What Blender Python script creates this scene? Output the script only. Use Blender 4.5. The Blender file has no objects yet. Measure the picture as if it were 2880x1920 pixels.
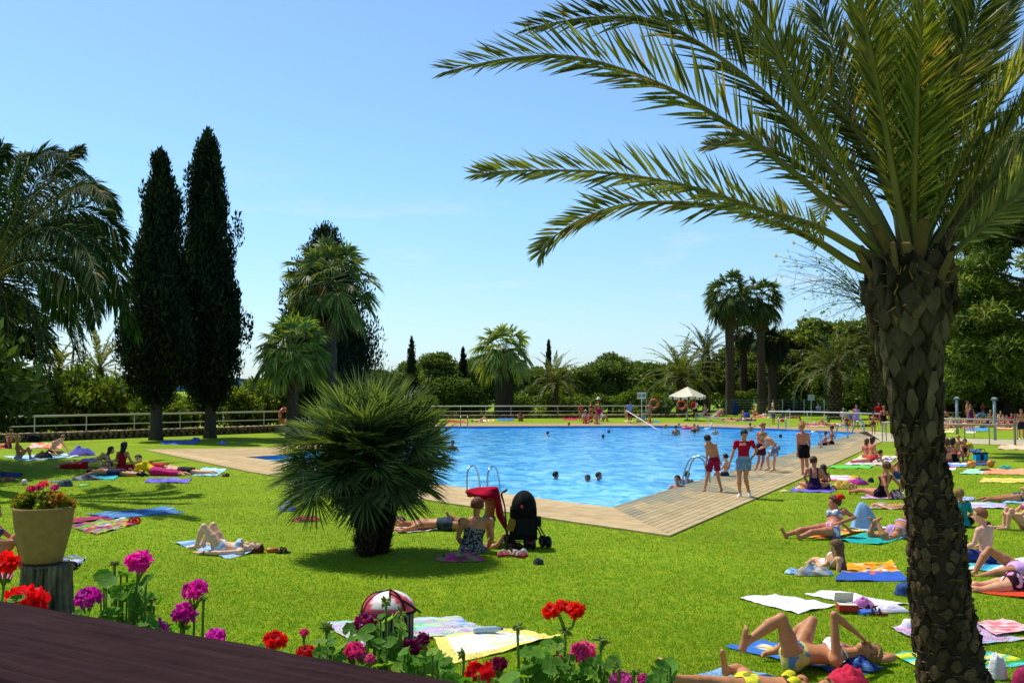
import bpy, bmesh, math, random
import numpy as np
from mathutils import Vector, Matrix, noise as mnoise
R = random.Random(7)
NR = np.random.default_rng(11)
sc = bpy.context.scene
COL = sc.collection
# ------------------------------------------------------------------ camera geometry (a 35 mm lens 2.68 m above the lawn)
FO, CX, CY, EYE = 2800.0, 1440.0, 960.0, 2.68
PITCH = math.atan(136.0 / FO)
cP, sP = math.cos(PITCH), math.sin(PITCH)
def ray(u, v):
    a = (u - CX) / FO; b = (CY - v) / FO
    return np.array([a, cP - b * sP, sP + b * cP])
def G(u, v, z=0.0):
    """point on the level z seen in that direction"""
    d = ray(u, v); t = (z - EYE) / d[2]
    return np.array([d[0] * t, d[1] * t, z])
def A(u, v, D):
    """point at the distance D"""
    d = ray(u, v); t = D / d[1]
    return np.array([d[0] * t, D, EYE + d[2] * t])
def px(D): return FO / D
def lin(c):
    return tuple((x / 12.92 if x <= 0.04045 else ((x + 0.055) / 1.055) ** 2.4) for x in c)
def C(h, m=1.0):
    h = h.lstrip('#')
    c = lin(tuple(int(h[i:i + 2], 16) / 255 for i in (0, 2, 4)))
    return np.array([min(0.92, x * m) for x in c])
def mixc(a, b, t): return np.asarray(a) * (1 - t) + np.asarray(b) * t
# ------------------------------------------------------------------ objects
def link(o, parent=None):
    COL.objects.link(o)
    if parent is not None: o.parent = parent
    return o
def tag(o, label=None, cat=None, group=None, kind=None):
    if label: o['label'] = label
    if cat: o['category'] = cat
    if group: o['group'] = group
    if kind: o['kind'] = kind
    return o
def thing(name, loc, label, cat, group=None, rz=0.0):
    o = bpy.data.objects.new(name, None); o.empty_display_size = 0.2
    o.location = loc; o.rotation_euler = (0, 0, rz); link(o)
    return tag(o, label, cat, group)
def mesh_np(name, V, faces, col=None, smooth=False, mats=None, uv=None):
    """faces: list of int arrays (n,3) / (n,4)"""
    me = bpy.data.meshes.new(name)
    V = np.asarray(V, dtype=np.float32)
    faces = [np.asarray(f, dtype=np.int32) for f in faces if len(f)]
    me.vertices.add(len(V)); me.vertices.foreach_set('co', V.ravel())
    nl = sum(f.size for f in faces); npoly = sum(len(f) for f in faces)
    me.loops.add(nl); me.polygons.add(npoly)
    me.loops.foreach_set('vertex_index', np.concatenate([f.ravel() for f in faces]) if faces else np.zeros(0, np.int32))
    tot = np.concatenate([np.full(len(f), f.shape[1], np.int32) for f in faces]) if faces else np.zeros(0, np.int32)
    st = np.concatenate([[0], np.cumsum(tot)[:-1]]).astype(np.int32) if npoly else tot
    me.polygons.foreach_set('loop_start', st)
    try: me.polygons.foreach_set('loop_total', tot)
    except Exception: pass
    me.polygons.foreach_set('use_smooth', np.full(npoly, bool(smooth)))
    me.update(calc_edges=True)
    if col is not None:
        ca = me.color_attributes.new('Col', 'FLOAT_COLOR', 'POINT')
        c4 = np.ones((len(V), 4), np.float32); c4[:, :3] = col
        ca.data.foreach_set('color', c4.ravel())
    for m in (mats or []): me.materials.append(m)
    return me
class MB:
    """collects pieces of ONE mesh"""
    def __init__(s): s.V = []; s.F3 = []; s.F4 = []; s.C = []; s.n = 0
    def add(s, V, F3=None, F4=None, col=(0.5, 0.5, 0.5)):
        V = np.asarray(V, float)
        if F3 is not None and len(F3): s.F3.append(np.asarray(F3, int) + s.n)
        if F4 is not None and len(F4): s.F4.append(np.asarray(F4, int) + s.n)
        c = np.asarray(col, float)
        s.C.append(np.tile(c, (len(V), 1)) if c.ndim == 1 else c)
        s.V.append(V); s.n += len(V)
    def box(s, c, size, rz=0.0, col=(.5, .5, .5), rot=None, taper=1.0):
        hx, hy, hz = np.asarray(size) / 2
        v = np.array([[x * (taper if z > 0 else 1), y * (taper if z > 0 else 1), z] for z in (-hz, hz) for x, y in ((-hx, -hy), (hx, -hy), (hx, hy), (-hx, hy))])
        if rot is not None: v = v @ np.array(rot).T
        if rz:
            c_, s_ = math.cos(rz), math.sin(rz); v = v @ np.array([[c_, s_, 0], [-s_, c_, 0], [0, 0, 1]])
        s.add(v + np.asarray(c), F4=[[0, 3, 2, 1], [4, 5, 6, 7], [0, 1, 5, 4], [1, 2, 6, 5], [2, 3, 7, 6], [3, 0, 4, 7]], col=col)
    def tube(s, P, r, n=8, col=(.5, .5, .5), cap=True, sq=None):
        P = np.asarray(P, float); m = len(P)
        r = np.full(m, r, float) if np.isscalar(r) else np.asarray(r, float)
        T = np.gradient(P, axis=0); T /= np.linalg.norm(T, axis=1)[:, None] + 1e-9
        ref = np.array([0, 0, 1.0]) if abs(T[0][2]) < 0.9 else np.array([1.0, 0, 0])
        V = []
        nrm = np.cross(T[0], ref); nrm /= np.linalg.norm(nrm)
        for i in range(m):
            nrm = nrm - T[i] * nrm.dot(T[i]); nrm /= np.linalg.norm(nrm) + 1e-9
            b = np.cross(T[i], nrm)
            for k in range(n):
                a = 2 * math.pi * k / n
                V.append(P[i] + (nrm * math.cos(a) + b * math.sin(a) * (sq or 1)) * r[i])
        F = [[i * n + k, i * n + (k + 1) % n, (i + 1) * n + (k + 1) % n, (i + 1) * n + k] for i in range(m - 1) for k in range(n)]
        F3 = []
        if cap:
            V.append(P[0]); V.append(P[-1]); a0 = m * n
            F3 = [[a0, (k + 1) % n, k] for k in range(n)] + [[a0 + 1, (m - 1) * n + k, (m - 1) * n + (k + 1) % n] for k in range(n)]
        s.add(np.array(V), F3=F3, F4=F, col=col)
    def lathe(s, prof, c=(0, 0, 0), n=24, col=(.5, .5, .5), closed_top=True, wob=0.0, rnd=None):
        prof = np.asarray(prof, float); V = []
        for i, (r, z) in enumerate(prof):
            for k in range(n):
                a = 2 * math.pi * k / n
                rr = r * (1 + (wob * math.sin(3 * a + z * 3) if wob else 0))
                V.append((c[0] + rr * math.cos(a), c[1] + rr * math.sin(a), c[2] + z))
        m = len(prof)
        F = [[i * n + k, i * n + (k + 1) % n, (i + 1) * n + (k + 1) % n, (i + 1) * n + k] for i in range(m - 1) for k in range(n)]
        s.add(V, F4=F, col=col)
    def sphere(s, c, r, n=10, m=8, col=(.5, .5, .5), disp=0.0, seed=0):
        r = np.array([r, r, r]) if np.isscalar(r) else np.asarray(r, float)
        V = []
        for i in range(m + 1):
            th = math.pi * i / m
            for k in range(n):
                a = 2 * math.pi * k / n
                d = np.array([math.sin(th) * math.cos(a), math.sin(th) * math.sin(a), math.cos(th)])
                q = 1 + (disp * mnoise.noise(Vector(d * 2.2 + seed)) if disp else 0)
                V.append(np.asarray(c) + d * r * q)
        F = [[i * n + k, (i + 1) * n + k, (i + 1) * n + (k + 1) % n, i * n + (k + 1) % n] for i in range(m) for k in range(n)]
        s.add(V, F4=F, col=col)
    def torus(s, c, R_, r, axis='z', n=24, m=8, colf=None, col=(.5, .5, .5), rot=None):
        V = []; cs = []
        for i in range(n):
            a = 2 * math.pi * i / n
            for k in range(m):
                b = 2 * math.pi * k / m
                p = np.array([(R_ + r * math.cos(b)) * math.cos(a), (R_ + r * math.cos(b)) * math.sin(a), r * math.sin(b)])
                if axis == 'y': p = np.array([p[0], p[2], p[1]])
                if axis == 'x': p = np.array([p[2], p[0], p[1]])
                if rot is not None: p = np.array(rot) @ p
                V.append(p + np.asarray(c)); cs.append(colf(a) if colf else col)
        F = [[i * m + k, ((i + 1) % n) * m + k, ((i + 1) % n) * m + (k + 1) % m, i * m + (k + 1) % m] for i in range(n) for k in range(m)]
        s.add(V, F4=F, col=np.array(cs))
    def build(s, name, mat, parent=None, smooth=False, local=None):
        V = np.concatenate(s.V); c = np.concatenate(s.C)
        if local is not None: V = V - np.asarray(local)
        fs = []
        if s.F4: fs.append(np.concatenate(s.F4))
        if s.F3: fs.append(np.concatenate(s.F3))
        me = mesh_np(name, V, fs, col=c, smooth=smooth, mats=[mat])
        o = bpy.data.objects.new(name, me)
        return link(o, parent)
# ------------------------------------------------------------------ materials
def new_mat(name):
    m = bpy.data.materials.new(name); m.use_nodes = True
    nt = m.node_tree; nt.nodes.clear()
    out = nt.nodes.new('ShaderNodeOutputMaterial')
    b = nt.nodes.new('ShaderNodeBsdfPrincipled')
    nt.links.new(b.outputs[0], out.inputs[0])
    return m, nt, b, out
def N(nt, typ, **kw):
    n = nt.nodes.new(typ)
    for k, v in kw.items():
        if k.startswith('i_'):
            key = k[2:]
            key = int(key) if key.isdigit() else key.replace('_', ' ')
            n.inputs[key].default_value = v
        else: setattr(n, k, v)
    return n
def mat_attr(name, rough=0.8, spec=0.3, var=0.25, vscale=3.0, bump=0.0, bscale=40.0, trans=0.0, sss=0.0, coord='Object', metallic=0.0, sheen=0.0, stretch=None, tcol=(1.5, 1.7, 0.5), wave=None):
    """colour attribute x noise, bump, optional translucency: the common procedural material"""
    m, nt, b, out = new_mat(name); L = nt.links.new
    at = N(nt, 'ShaderNodeAttribute', attribute_name='Col')
    tc = N(nt, 'ShaderNodeTexCoord')
    src = tc.outputs[coord]
    if stretch:
        mp = N(nt, 'ShaderNodeMapping'); mp.inputs['Scale'].default_value = stretch; L(src, mp.inputs[0]); src = mp.outputs[0]
    nz = N(nt, 'ShaderNodeTexNoise', i_Scale=vscale, i_Detail=6.0, i_Roughness=0.65); L(src, nz.inputs['Vector'])
    mr = N(nt, 'ShaderNodeMapRange', i_1=0.25, i_2=0.75, i_3=1 - var, i_4=1 + var); L(nz.outputs[0], mr.inputs[0])
    mul = N(nt, 'ShaderNodeVectorMath', operation='MULTIPLY'); L(at.outputs['Color'], mul.inputs[0]); L(mr.outputs[0], mul.inputs[1])
    col = mul.outputs[0]
    L(col, b.inputs['Base Color'])
    b.inputs['Roughness'].default_value = rough
    b.inputs['Specular IOR Level'].default_value = spec
    b.inputs['Metallic'].default_value = metallic
    if sheen: b.inputs['Sheen Weight'].default_value = sheen
    if sss:
        b.inputs['Subsurface Weight'].default_value = sss
        b.inputs['Subsurface Radius'].default_value = (0.03, 0.012, 0.006)
        b.inputs['Subsurface Scale'].default_value = 0.5
    if bump:
        n2 = N(nt, 'ShaderNodeTexNoise', i_Scale=bscale, i_Detail=5.0, i_Roughness=0.6); L(src, n2.inputs['Vector'])
        bp = N(nt, 'ShaderNodeBump', i_Strength=bump, i_Distance=0.02); L(n2.outputs[0], bp.inputs['Height']); L(bp.outputs[0], b.inputs['Normal'])
    if trans:
        tr = N(nt, 'ShaderNodeBsdfTranslucent')
        m2 = N(nt, 'ShaderNodeVectorMath', operation='MULTIPLY'); m2.inputs[1].default_value = tcol; L(col, m2.inputs[0])
        L(m2.outputs[0], tr.inputs[0])
        mx = N(nt, 'ShaderNodeMixShader'); mx.inputs[0].default_value = trans
        L(b.outputs[0], mx.inputs[1]); L(tr.outputs[0], mx.inputs[2]); L(mx.outputs[0], out.inputs[0])
    return m
M = {}
M['skin'] = mat_attr('skin', rough=0.5, spec=0.3, var=0.2, vscale=7, bump=0.14, bscale=60, sss=0.0)
M['cloth'] = mat_attr('cloth', rough=0.85, spec=0.15, var=0.18, vscale=14, bump=0.35, bscale=35, trans=0.0)
M['towel'] = mat_attr('towel', rough=0.95, spec=0.05, var=0.14, vscale=9, bump=0.55, bscale=90)
M['hair'] = mat_attr('hair', rough=0.5, spec=0.35, var=0.45, vscale=22, bump=0.8, bscale=70, stretch=(1, 1, .35))
M['leaf'] = mat_attr('leaf', rough=0.65, spec=0.12, var=0.3, vscale=1.6, trans=0.35)
M['palm_dark'] = mat_attr('palm_dark', rough=0.65, spec=0.08, var=0.3, vscale=3, trans=0.22, tcol=(1.5, 1.9, .4))
M['palm_leaf'] = mat_attr('palm_leaf', rough=0.5, spec=0.22, var=0.25, vscale=3, trans=0.3, tcol=(1.8, 1.7, .4))
M['needle'] = mat_attr('needle', rough=0.7, spec=0.2, var=0.35, vscale=0.9, trans=0.2)
M['petal'] = mat_attr('petal', rough=0.6, spec=0.2, var=0.25, vscale=60, trans=0.45, tcol=(1.5, 1.1, 1.1), bump=.15, bscale=120)
M['bark'] = mat_attr('bark', rough=0.95, spec=0.1, var=0.5, vscale=5, bump=0.9, bscale=18)
M['plastic'] = mat_attr('plastic', rough=0.4, spec=0.45, var=0.1, vscale=6, bump=.05, bscale=20)
M['paint'] = mat_attr('paint', rough=0.45, spec=0.4, var=0.12, vscale=5, bump=0.08, bscale=30)
M['metal'] = mat_attr('metal', rough=0.28, spec=0.5, var=0.1, vscale=8, metallic=0.9)
M['stone'] = mat_attr('stone', rough=0.95, spec=0.1, var=0.45, vscale=6, bump=0.9, bscale=14)
M['clay'] = mat_attr('clay', rough=0.9, spec=0.1, var=0.22, vscale=9, bump=0.35, bscale=60)
# ------------------------------------------------------------------ people: one smooth surface per body
def v3(*a): return np.array(a, float)
def unit(v): return v / (np.linalg.norm(v) + 1e-9)
def surface_nets(S, o, h):
    s = S < 0
    c = [s[i:s.shape[0] - 1 + i, j:s.shape[1] - 1 + j, k:s.shape[2] - 1 + k] for i in (0, 1) for j in (0, 1) for k in (0, 1)]
    cnt = sum(x.astype(np.int8) for x in c)
    act = (cnt > 0) & (cnt < 8)
    I = np.argwhere(act)
    if len(I) == 0: return np.zeros((0, 3)), np.zeros((0, 4), int)
    idx = np.full(act.shape, -1); idx[act] = np.arange(len(I))
    acc = np.zeros((len(I), 3)); num = np.zeros(len(I))
    corners = [(i, j, k) for i in (0, 1) for j in (0, 1) for k in (0, 1)]
    val = {q: S[I[:, 0] + q[0], I[:, 1] + q[1], I[:, 2] + q[2]] for q in corners}
    for a in corners:
        for ax in range(3):
            if a[ax] == 0:
                b = list(a); b[ax] = 1; b = tuple(b)
                va, vb = val[a], val[b]; m = (va < 0) != (vb < 0)
                t = np.where(m, va / np.where(va == vb, 1, va - vb), 0)
                p = np.tile(np.array(a, float), (len(I), 1)); p[:, ax] += t
                acc[m] += p[m]; num[m] += 1
    V = (I + acc / num[:, None]) * h + o
    F = []
    for ax in range(3):
        sl0 = [slice(1, -1)] * 3; sl0[ax] = slice(0, -1)
        sl1 = [slice(1, -1)] * 3; sl1[ax] = slice(1, None)
        s0 = s[tuple(sl0)]; s1 = s[tuple(sl1)]
        E = np.argwhere(s0 != s1)
        if not len(E): continue
        off = np.array([1, 1, 1]); off[ax] = 0
        P = E + off
        flip = s0[E[:, 0], E[:, 1], E[:, 2]]
        u, w = [(1, 2), (2, 0), (0, 1)][ax]
        def cell(du, dw):
            Q = P.copy(); Q[:, u] += du; Q[:, w] += dw
            return idx[Q[:, 0], Q[:, 1], Q[:, 2]]
        q = np.stack([cell(-1, -1), cell(0, -1), cell(0, 0), cell(-1, 0)], 1)
        q[~flip] = q[~flip][:, ::-1]
        F.append(q[(q >= 0).all(1)])
    return V, np.concatenate(F)
class SDF:
    def __init__(s, lo, hi, h):
        s.h = h; s.o = np.asarray(lo) - 3 * h
        n = np.ceil((np.asarray(hi) - s.o) / h).astype(int) + 4
        s.S = np.full(n, 0.5, np.float32); s.n = n
    def _sub(s, lo, hi):
        a = np.clip(np.floor((lo - s.o) / s.h).astype(int), 0, s.n - 1); b = np.clip(np.ceil((hi - s.o) / s.h).astype(int) + 1, 1, s.n)
        sl = tuple(slice(x, y) for x, y in zip(a, b))
        ax = [s.o[i] + s.h * np.arange(a[i], b[i]) for i in range(3)]
        return sl, np.stack(np.meshgrid(*ax, indexing='ij'), -1)
    def _put(s, sl, d, k):
        o = s.S[sl]
        if k > 0:
            hh = np.clip(0.5 + 0.5 * (o - d) / k, 0, 1); s.S[sl] = o * (1 - hh) + d * hh - k * hh * (1 - hh)
        else: s.S[sl] = np.minimum(o, d)
    def cone(s, a, b, r1, r2, k=.02, sq=None):
        a = np.asarray(a, float); b = np.asarray(b, float); m = max(r1, r2) * 1.5 + .07
        sl, p = s._sub(np.minimum(a, b) - m, np.maximum(a, b) + m)
        if sq is not None:                                   # squash along an axis: flatten the section
            ax, f = sq
            w = lambda q: q + np.multiply.outer((q @ ax), ax) * (1 / f - 1)
            p2 = w(p - a); ab = w((b - a)[None])[0]
        else: p2 = p - a; ab = b - a
        t = np.clip((p2 @ ab) / (ab @ ab + 1e-9), 0, 1)
        d = np.linalg.norm(p2 - t[..., None] * ab, axis=-1) - (r1 + (r2 - r1) * t)
        if sq is not None: d = d * (0.5 + 0.5 * sq[1])
        s._put(sl, d, k)
    def ell(s, c, r, fr=None, k=.015, cut=None, dis=None):
        c = np.asarray(c, float); r = np.asarray(r, float); m = r.max() + .06
        sl, p = s._sub(c - m, c + m); q = p - c
        if fr is not None: q = q @ np.asarray(fr).T
        k0 = np.linalg.norm(q / r, axis=-1); k1 = np.linalg.norm(q / r ** 2, axis=-1) + 1e-9
        d = k0 * (k0 - 1) / k1
        if cut is not None: d = np.maximum(d, cut(q))
        if dis is not None: d = d + dis(q)
        s._put(sl, d, k)
    def mesh(s): return surface_nets(s.S, s.o, s.h)
def vnormals(V, F):
    n = np.zeros_like(V)
    fn = np.cross(V[F[:, 2]] - V[F[:, 0]], V[F[:, 3 if F.shape[1] == 4 else 1]] - V[F[:, 1 if F.shape[1] == 4 else 0]])
    for i in range(F.shape[1]): np.add.at(n, F[:, i], fn)
    return n / (np.linalg.norm(n, axis=1)[:, None] + 1e-9)
def clip_mesh(V, F4, f):
    """the part of the mesh where f >= 0, cut cleanly"""
    T = np.concatenate([F4[:, [0, 1, 2]], F4[:, [0, 2, 3]]])
    ins = f[T] >= 0; c = ins.sum(1)
    out = T[c == 3].tolist(); NV = []; n0 = len(V); cache = {}; src = []
    def cutp(a, b):
        k = (a, b) if a < b else (b, a)
        if k not in cache:
            t = f[a] / (f[a] - f[b]); cache[k] = n0 + len(NV); NV.append(V[a] + (V[b] - V[a]) * t); src.append(a)
        return cache[k]
    for t in T[(c > 0) & (c < 3)].tolist():
        poly = []
        for i in range(3):
            a, b = t[i], t[(i + 1) % 3]
            if f[a] >= 0: poly.append(a)
            if (f[a] >= 0) != (f[b] >= 0): poly.append(cutp(a, b))
        for i in range(1, len(poly) - 1): out.append([poly[0], poly[i], poly[i + 1]])
    if not out: return None
    W = np.concatenate([V, np.array(NV)]) if NV else V
    T = np.array(out); used, inv = np.unique(T.ravel(), return_inverse=True)
    return W[used], inv.reshape(-1, 3)
SK = {'pale': '#e0b494', 'light': '#d59f78', 'tan': '#bd8056', 'red': '#c07a5c', 'dark': '#95603f', 'pink': '#dca388'}
def pat(colors, V, mode='plain', sc_=10.0, seed=0.0):
    cs = [C(c) for c in ([colors] if isinstance(colors, str) else colors)]
    out = np.tile(cs[0], (len(V), 1))
    if len(cs) > 1:
        for i, p in enumerate(V):
            if mode == 'stripe': q = (p[2] * sc_ + p[0] * sc_ * .3) % 1.0
            else: q = 0.5 + 0.62 * mnoise.noise(Vector(p * sc_) + Vector((seed, 0, seed)))
            out[i] = cs[min(len(cs) - 1, max(0, int(q * len(cs))))]
    return out
def person(label, J, k=1.0, sex='f', skin='light', hair=('short', '#2a1a10'), wear=(), face=None, group=None, res=None, build=1.06, top=None, part_labels=None):
    """J: joints in world space. k: size against a 1.70 m adult. wear: (name, kind, colours, mode)"""
    J = {a: np.asarray(b, float) for a, b in J.items()}
    P, Nk, Hd = J['P'], J['N'], J['Hd']
    up = unit(Nk - P); lat = unit(J['LS'] - J['RS']); lat = unit(lat - up * lat.dot(up)); fr = unit(np.cross(lat, up)) * 1.0
    fr = -fr if fr.dot(np.cross(up, lat)) < 0 and False else np.cross(up, lat) * -1
    # lateral points to the person's left; front = left x up turned to face forward
    fr = unit(np.cross(lat, up))
    hl = unit(J['LH'] - J['RH'])
    dist = max(4.0, P[1]); h = res or min(0.034, max(0.011, dist * 0.00062)); h *= max(.75, min(1, k))
    near = dist < 48; vnear = dist < 17
    pts = np.array([p for q, p in J.items() if q != 'hairdir']); S = SDF(pts.min(0) - .2 * k, pts.max(0) + .2 * k, h)
    b = build; f = sex == 'f'
    W = J.get('W', P + (Nk - P) * .42 + (fr * .0)); Ch = J.get('Ch', P + (Nk - P) * .70)
    sq = (fr, .66)
    S.cone(P - up * .02 * k, W, (.150 if f else .138) * k * b, (.108 if f else .118) * k * b, k=0, sq=sq)
    S.cone(W, Ch, (.108 if f else .118) * k * b, (.128 if f else .142) * k * b, k=.03, sq=sq)
    S.cone(Ch, Nk - up * .05 * k, (.128 if f else .142) * k * b, .07 * k, k=.04, sq=sq)
    for sd in 'LR':
        s_ = 1 if sd == 'L' else -1
        sh, el, wr = J[sd + 'S'], J[sd + 'E'], J[sd + 'W']; hp, kn, an, to = J[sd + 'H'], J[sd + 'K'], J[sd + 'A'], J[sd + 'T']
        S.cone(Nk - up * .06 * k, sh, .05 * k, .052 * k * b, k=.03)
        S.cone(Ch + lat * s_ * .05 * k, sh, .07 * k, .045 * k, k=.04)
        ab = (.044 if f else .05) * k * b
        S.cone(sh, el, ab, .035 * k, k=.02); S.cone(el + (wr - el) * .0, el + (wr - el) * .3, .035 * k, .037 * k * b, k=.01)
        S.cone(el + (wr - el) * .3, wr, .037 * k * b, .024 * k, k=.01)
        hd = J.get(sd + 'F', wr + unit(wr - el) * .18 * k)                  # fingertip
        hdir = unit(hd - wr); pa = unit(np.cross(hdir, fr if abs(hdir.dot(fr)) < .9 else up))
        S.cone(wr, wr + hdir * .075 * k, .026 * k, .036 * k, k=.012, sq=(unit(np.cross(hdir, pa)), .55))
        S.cone(hp, hp + (kn - hp) * .5, .088 * k * b, .074 * k * b, k=.035); S.cone(hp + (kn - hp) * .5, kn, .074 * k * b, .052 * k, k=.02)
        back = unit(np.cross(kn - hp, an - kn)); calf = unit(np.cross(an - kn, back)) if np.linalg.norm(np.cross(unit(kn - hp), unit(an - kn))) > .15 else -fr
        cm = kn + (an - kn) * .3 + (calf * .012 * k if near else 0)
        S.cone(kn, cm, .050 * k, .055 * k * b, k=.015); S.cone(cm, an, .055 * k * b, .032 * k, k=.015)
        td = unit(to - an); heel = an - td * .035 * k + (an - kn) / np.linalg.norm(an - kn) * .03 * k
        S.cone(an, heel, .034 * k, .032 * k, k=.015); S.cone(heel, to, .034 * k, .026 * k, k=.02)
        if vnear:
            fl = unit(np.cross(td, unit(an - kn)))
            for q, (o_, l_) in enumerate(((-.026, .03), (-.008, .03), (.008, .024), (.02, .016), (.03, .006))):
                S.ell(to + fl * o_ * k * s_ + td * l_ * k, np.array([.012, .012, .012]) * k * (1.25 if q == 0 else 1), k=.006)
        if f: S.ell(Ch + fr * .075 * k * b + lat * s_ * .065 * k + up * .015 * k, np.array([.056, .05, .056]) * k, k=.03)
        S.ell(P - fr * .065 * k + hl * s_ * .065 * k - up * .05 * k, np.array([.085, .085, .085]) * k * b, k=.04)
    # head
    hu = unit(Hd - Nk); ff = unit(face if face is not None else fr); hu2 = unit(hu - ff * hu.dot(ff)) if abs(hu.dot(ff)) < .93 else unit(np.cross(lat, ff))
    if hu2.dot(hu) < 0: hu2 = -hu2
    hl2 = np.cross(hu2, ff); FRM = np.stack([hl2, ff, hu2])
    kh = J.get('kh', np.array([max(k, k * .5 + .5)])).item() if 'kh' in J else (k * .55 + .45)
    S.cone(Nk - up * .03 * k, Hd - hu * .04 * kh, .056 * k, .05 * k, k=.02)
    S.ell(Hd + ff * -.005 * kh + hu2 * .025 * kh, np.array([.076, .095, .095]) * kh, FRM, k=.01)
    S.ell(Hd + ff * .035 * kh - hu2 * .045 * kh, np.array([.055, .058, .068]) * kh, FRM, k=.025)
    if near:
        S.cone(Hd + ff * .09 * kh + hu2 * .005 * kh, Hd + ff * .112 * kh - hu2 * .028 * kh, .010 * kh, .015 * kh, k=.01)
        S.ell(Hd + ff * .083 * kh - hu2 * .066 * kh, np.array([.024, .012, .011]) * kh, FRM, k=.008)
        for s_ in (-1, 1): S.ell(Hd + hl2 * s_ * .078 * kh - hu2 * .01 * kh, np.array([.014, .02, .03]) * kh, FRM, k=.008)
    V, F = S.mesh()
    # finger tubes belong to the same mesh
    eV = []; eF = []; n0 = len(V)
    if near:
        for sd in 'LR':
            s_ = 1 if sd == 'L' else -1
            el, wr = J[sd + 'E'], J[sd + 'W']; hd = J.get(sd + 'F', wr + unit(wr - el) * .18 * k)
            hdir = unit(hd - wr); pa = unit(np.cross(hdir, fr if abs(hdir.dot(fr)) < .9 else up)); pn = unit(np.cross(pa, hdir))
            if pn.dot(P - wr) < 0: pn = -pn
            for q in range(5):
                if q < 4:
                    base = wr + hdir * .085 * k + pa * (q - 1.5) * .019 * k; ln = (.066, .078, .073, .055)[q] * k; d1 = unit(hdir + pa * (q - 1.5) * .06); r0 = .0095 * k
                else:
                    base = wr + hdir * .03 * k + pa * -.032 * k; ln = .058 * k; d1 = unit(hdir * .7 - pa * .75); r0 = .011 * k
                p1 = base + d1 * ln * .5; p2 = p1 + unit(d1 + pn * (.55 if q < 4 else .25)) * ln * .5
                for (c_, r_) in ((base, r0 * 1.05), (p1, r0), (p2, r0 * .7)):
                    for a in range(5):
                        t_ = 2 * math.pi * a / 5; eV.append(c_ + (pa * math.cos(t_) + pn * math.sin(t_)) * r_)
                o_ = n0 + len(eV) - 15
                for i in range(2):
                    for a in range(5): eF.append([o_ + i * 5 + a, o_ + i * 5 + (a + 1) % 5, o_ + (i + 1) * 5 + (a + 1) % 5, o_ + (i + 1) * 5 + a])
                eF.append([o_ + 10, o_ + 11, o_ + 12, o_ + 13]); eF.append([o_ + 10, o_ + 13, o_ + 14, o_ + 10])
    bV, bF = V, F
    nrm = vnormals(V, F)
    sk = C(SK.get(skin, skin)); colr = np.tile(sk, (len(V), 1))
    loc = (V - Hd) @ FRM.T / kh
    if dist < 40:
        lip = np.exp(-((loc[:, 0] / .026) ** 2 + ((loc[:, 2] + .066) / .011) ** 2)) * (loc[:, 1] > .05)
        colr = colr * (1 - .6 * lip[:, None]) + np.array([.35, .09, .08]) * .6 * lip[:, None]
        for s_ in (-1, 1):
            e = np.exp(-(((loc[:, 0] - s_ * .032) / .014) ** 2 + ((loc[:, 2] - .004) / .009) ** 2)) * (loc[:, 1] > .04)
            br = np.exp(-(((loc[:, 0] - s_ * .033) / .02) ** 2 + ((loc[:, 2] - .03) / .007) ** 2)) * (loc[:, 1] > .04)
            e = np.clip(e * 1.2 + br * .6, 0, .9)
            colr = colr * (1 - e[:, None]) + np.array([.03, .02, .015]) * e[:, None]
    for jn in ('LK', 'RK', 'LE', 'RE'):                                  # redder knees and elbows
        w_ = np.exp(-(np.linalg.norm(V - J[jn], axis=1) / (.07 * k)) ** 2)[:, None] * .22
        colr = colr * (1 - w_) + colr * np.array([1.0, .72, .66]) * w_
    if eV:
        V = np.concatenate([V, np.array(eV)]); colr = np.concatenate([colr, np.tile(sk * .95, (len(eV), 1))])
        tri = np.array([e for e in eF if e[0] != e[3]]); tr3 = np.array([e[:3] for e in eF if e[0] == e[3]])
        faces = [np.concatenate([F, tri]), tr3]
    else: faces = [F]
    base = v3(P[0], P[1], min(pts[:, 2].min(), 0.0)) if top is None else v3(*top)
    me = mesh_np('person', V - base, faces, col=colr, smooth=True, mats=[M['skin']])
    o = bpy.data.objects.new('person', me); o.location = base; link(o); tag(o, label, 'person', group)
    # clothing: pieces of the body surface, lifted off it
    bones = [('torso', P - up * .04 * k, Nk, .12, None)]
    for sd in 'LR': bones += [('ua', J[sd + 'S'], J[sd + 'E'], .045, sd), ('fa', J[sd + 'E'], J[sd + 'W'], .034, sd), ('th', J[sd + 'H'], J[sd + 'K'], .075, sd), ('ca', J[sd + 'K'], J[sd + 'A'], .05, sd), ('ft', J[sd + 'A'], J[sd + 'T'], .035, sd)]
    bones.append(('hd', Nk + (Hd - Nk) * .3, Hd + hu * .1 * k, .085, None))
    if wear:
        dd = []; tt = []
        for (nm, a, b_, r, _) in bones:
            ab = b_ - a; t = np.clip(((bV - a) @ ab) / (ab @ ab + 1e-9), 0, 1)
            q = bV - a - t[:, None] * ab
            if nm == 'torso': q = q + np.outer(q @ fr, fr) * .4
            dd.append(np.linalg.norm(q, axis=1) - r * k); tt.append(t)
        dd = np.array(dd); tt = np.array(tt); g = dd.argmin(0)
        names = np.array([x[0] for x in bones])[g]; t = tt[g, np.arange(len(g))]
        q = (bV - P) / k; u_ = q @ up; l_ = q @ lat; f_ = q @ fr
        ln = np.linalg.norm(Nk - P) / k
        u_ = u_ * .5 / ln
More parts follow.
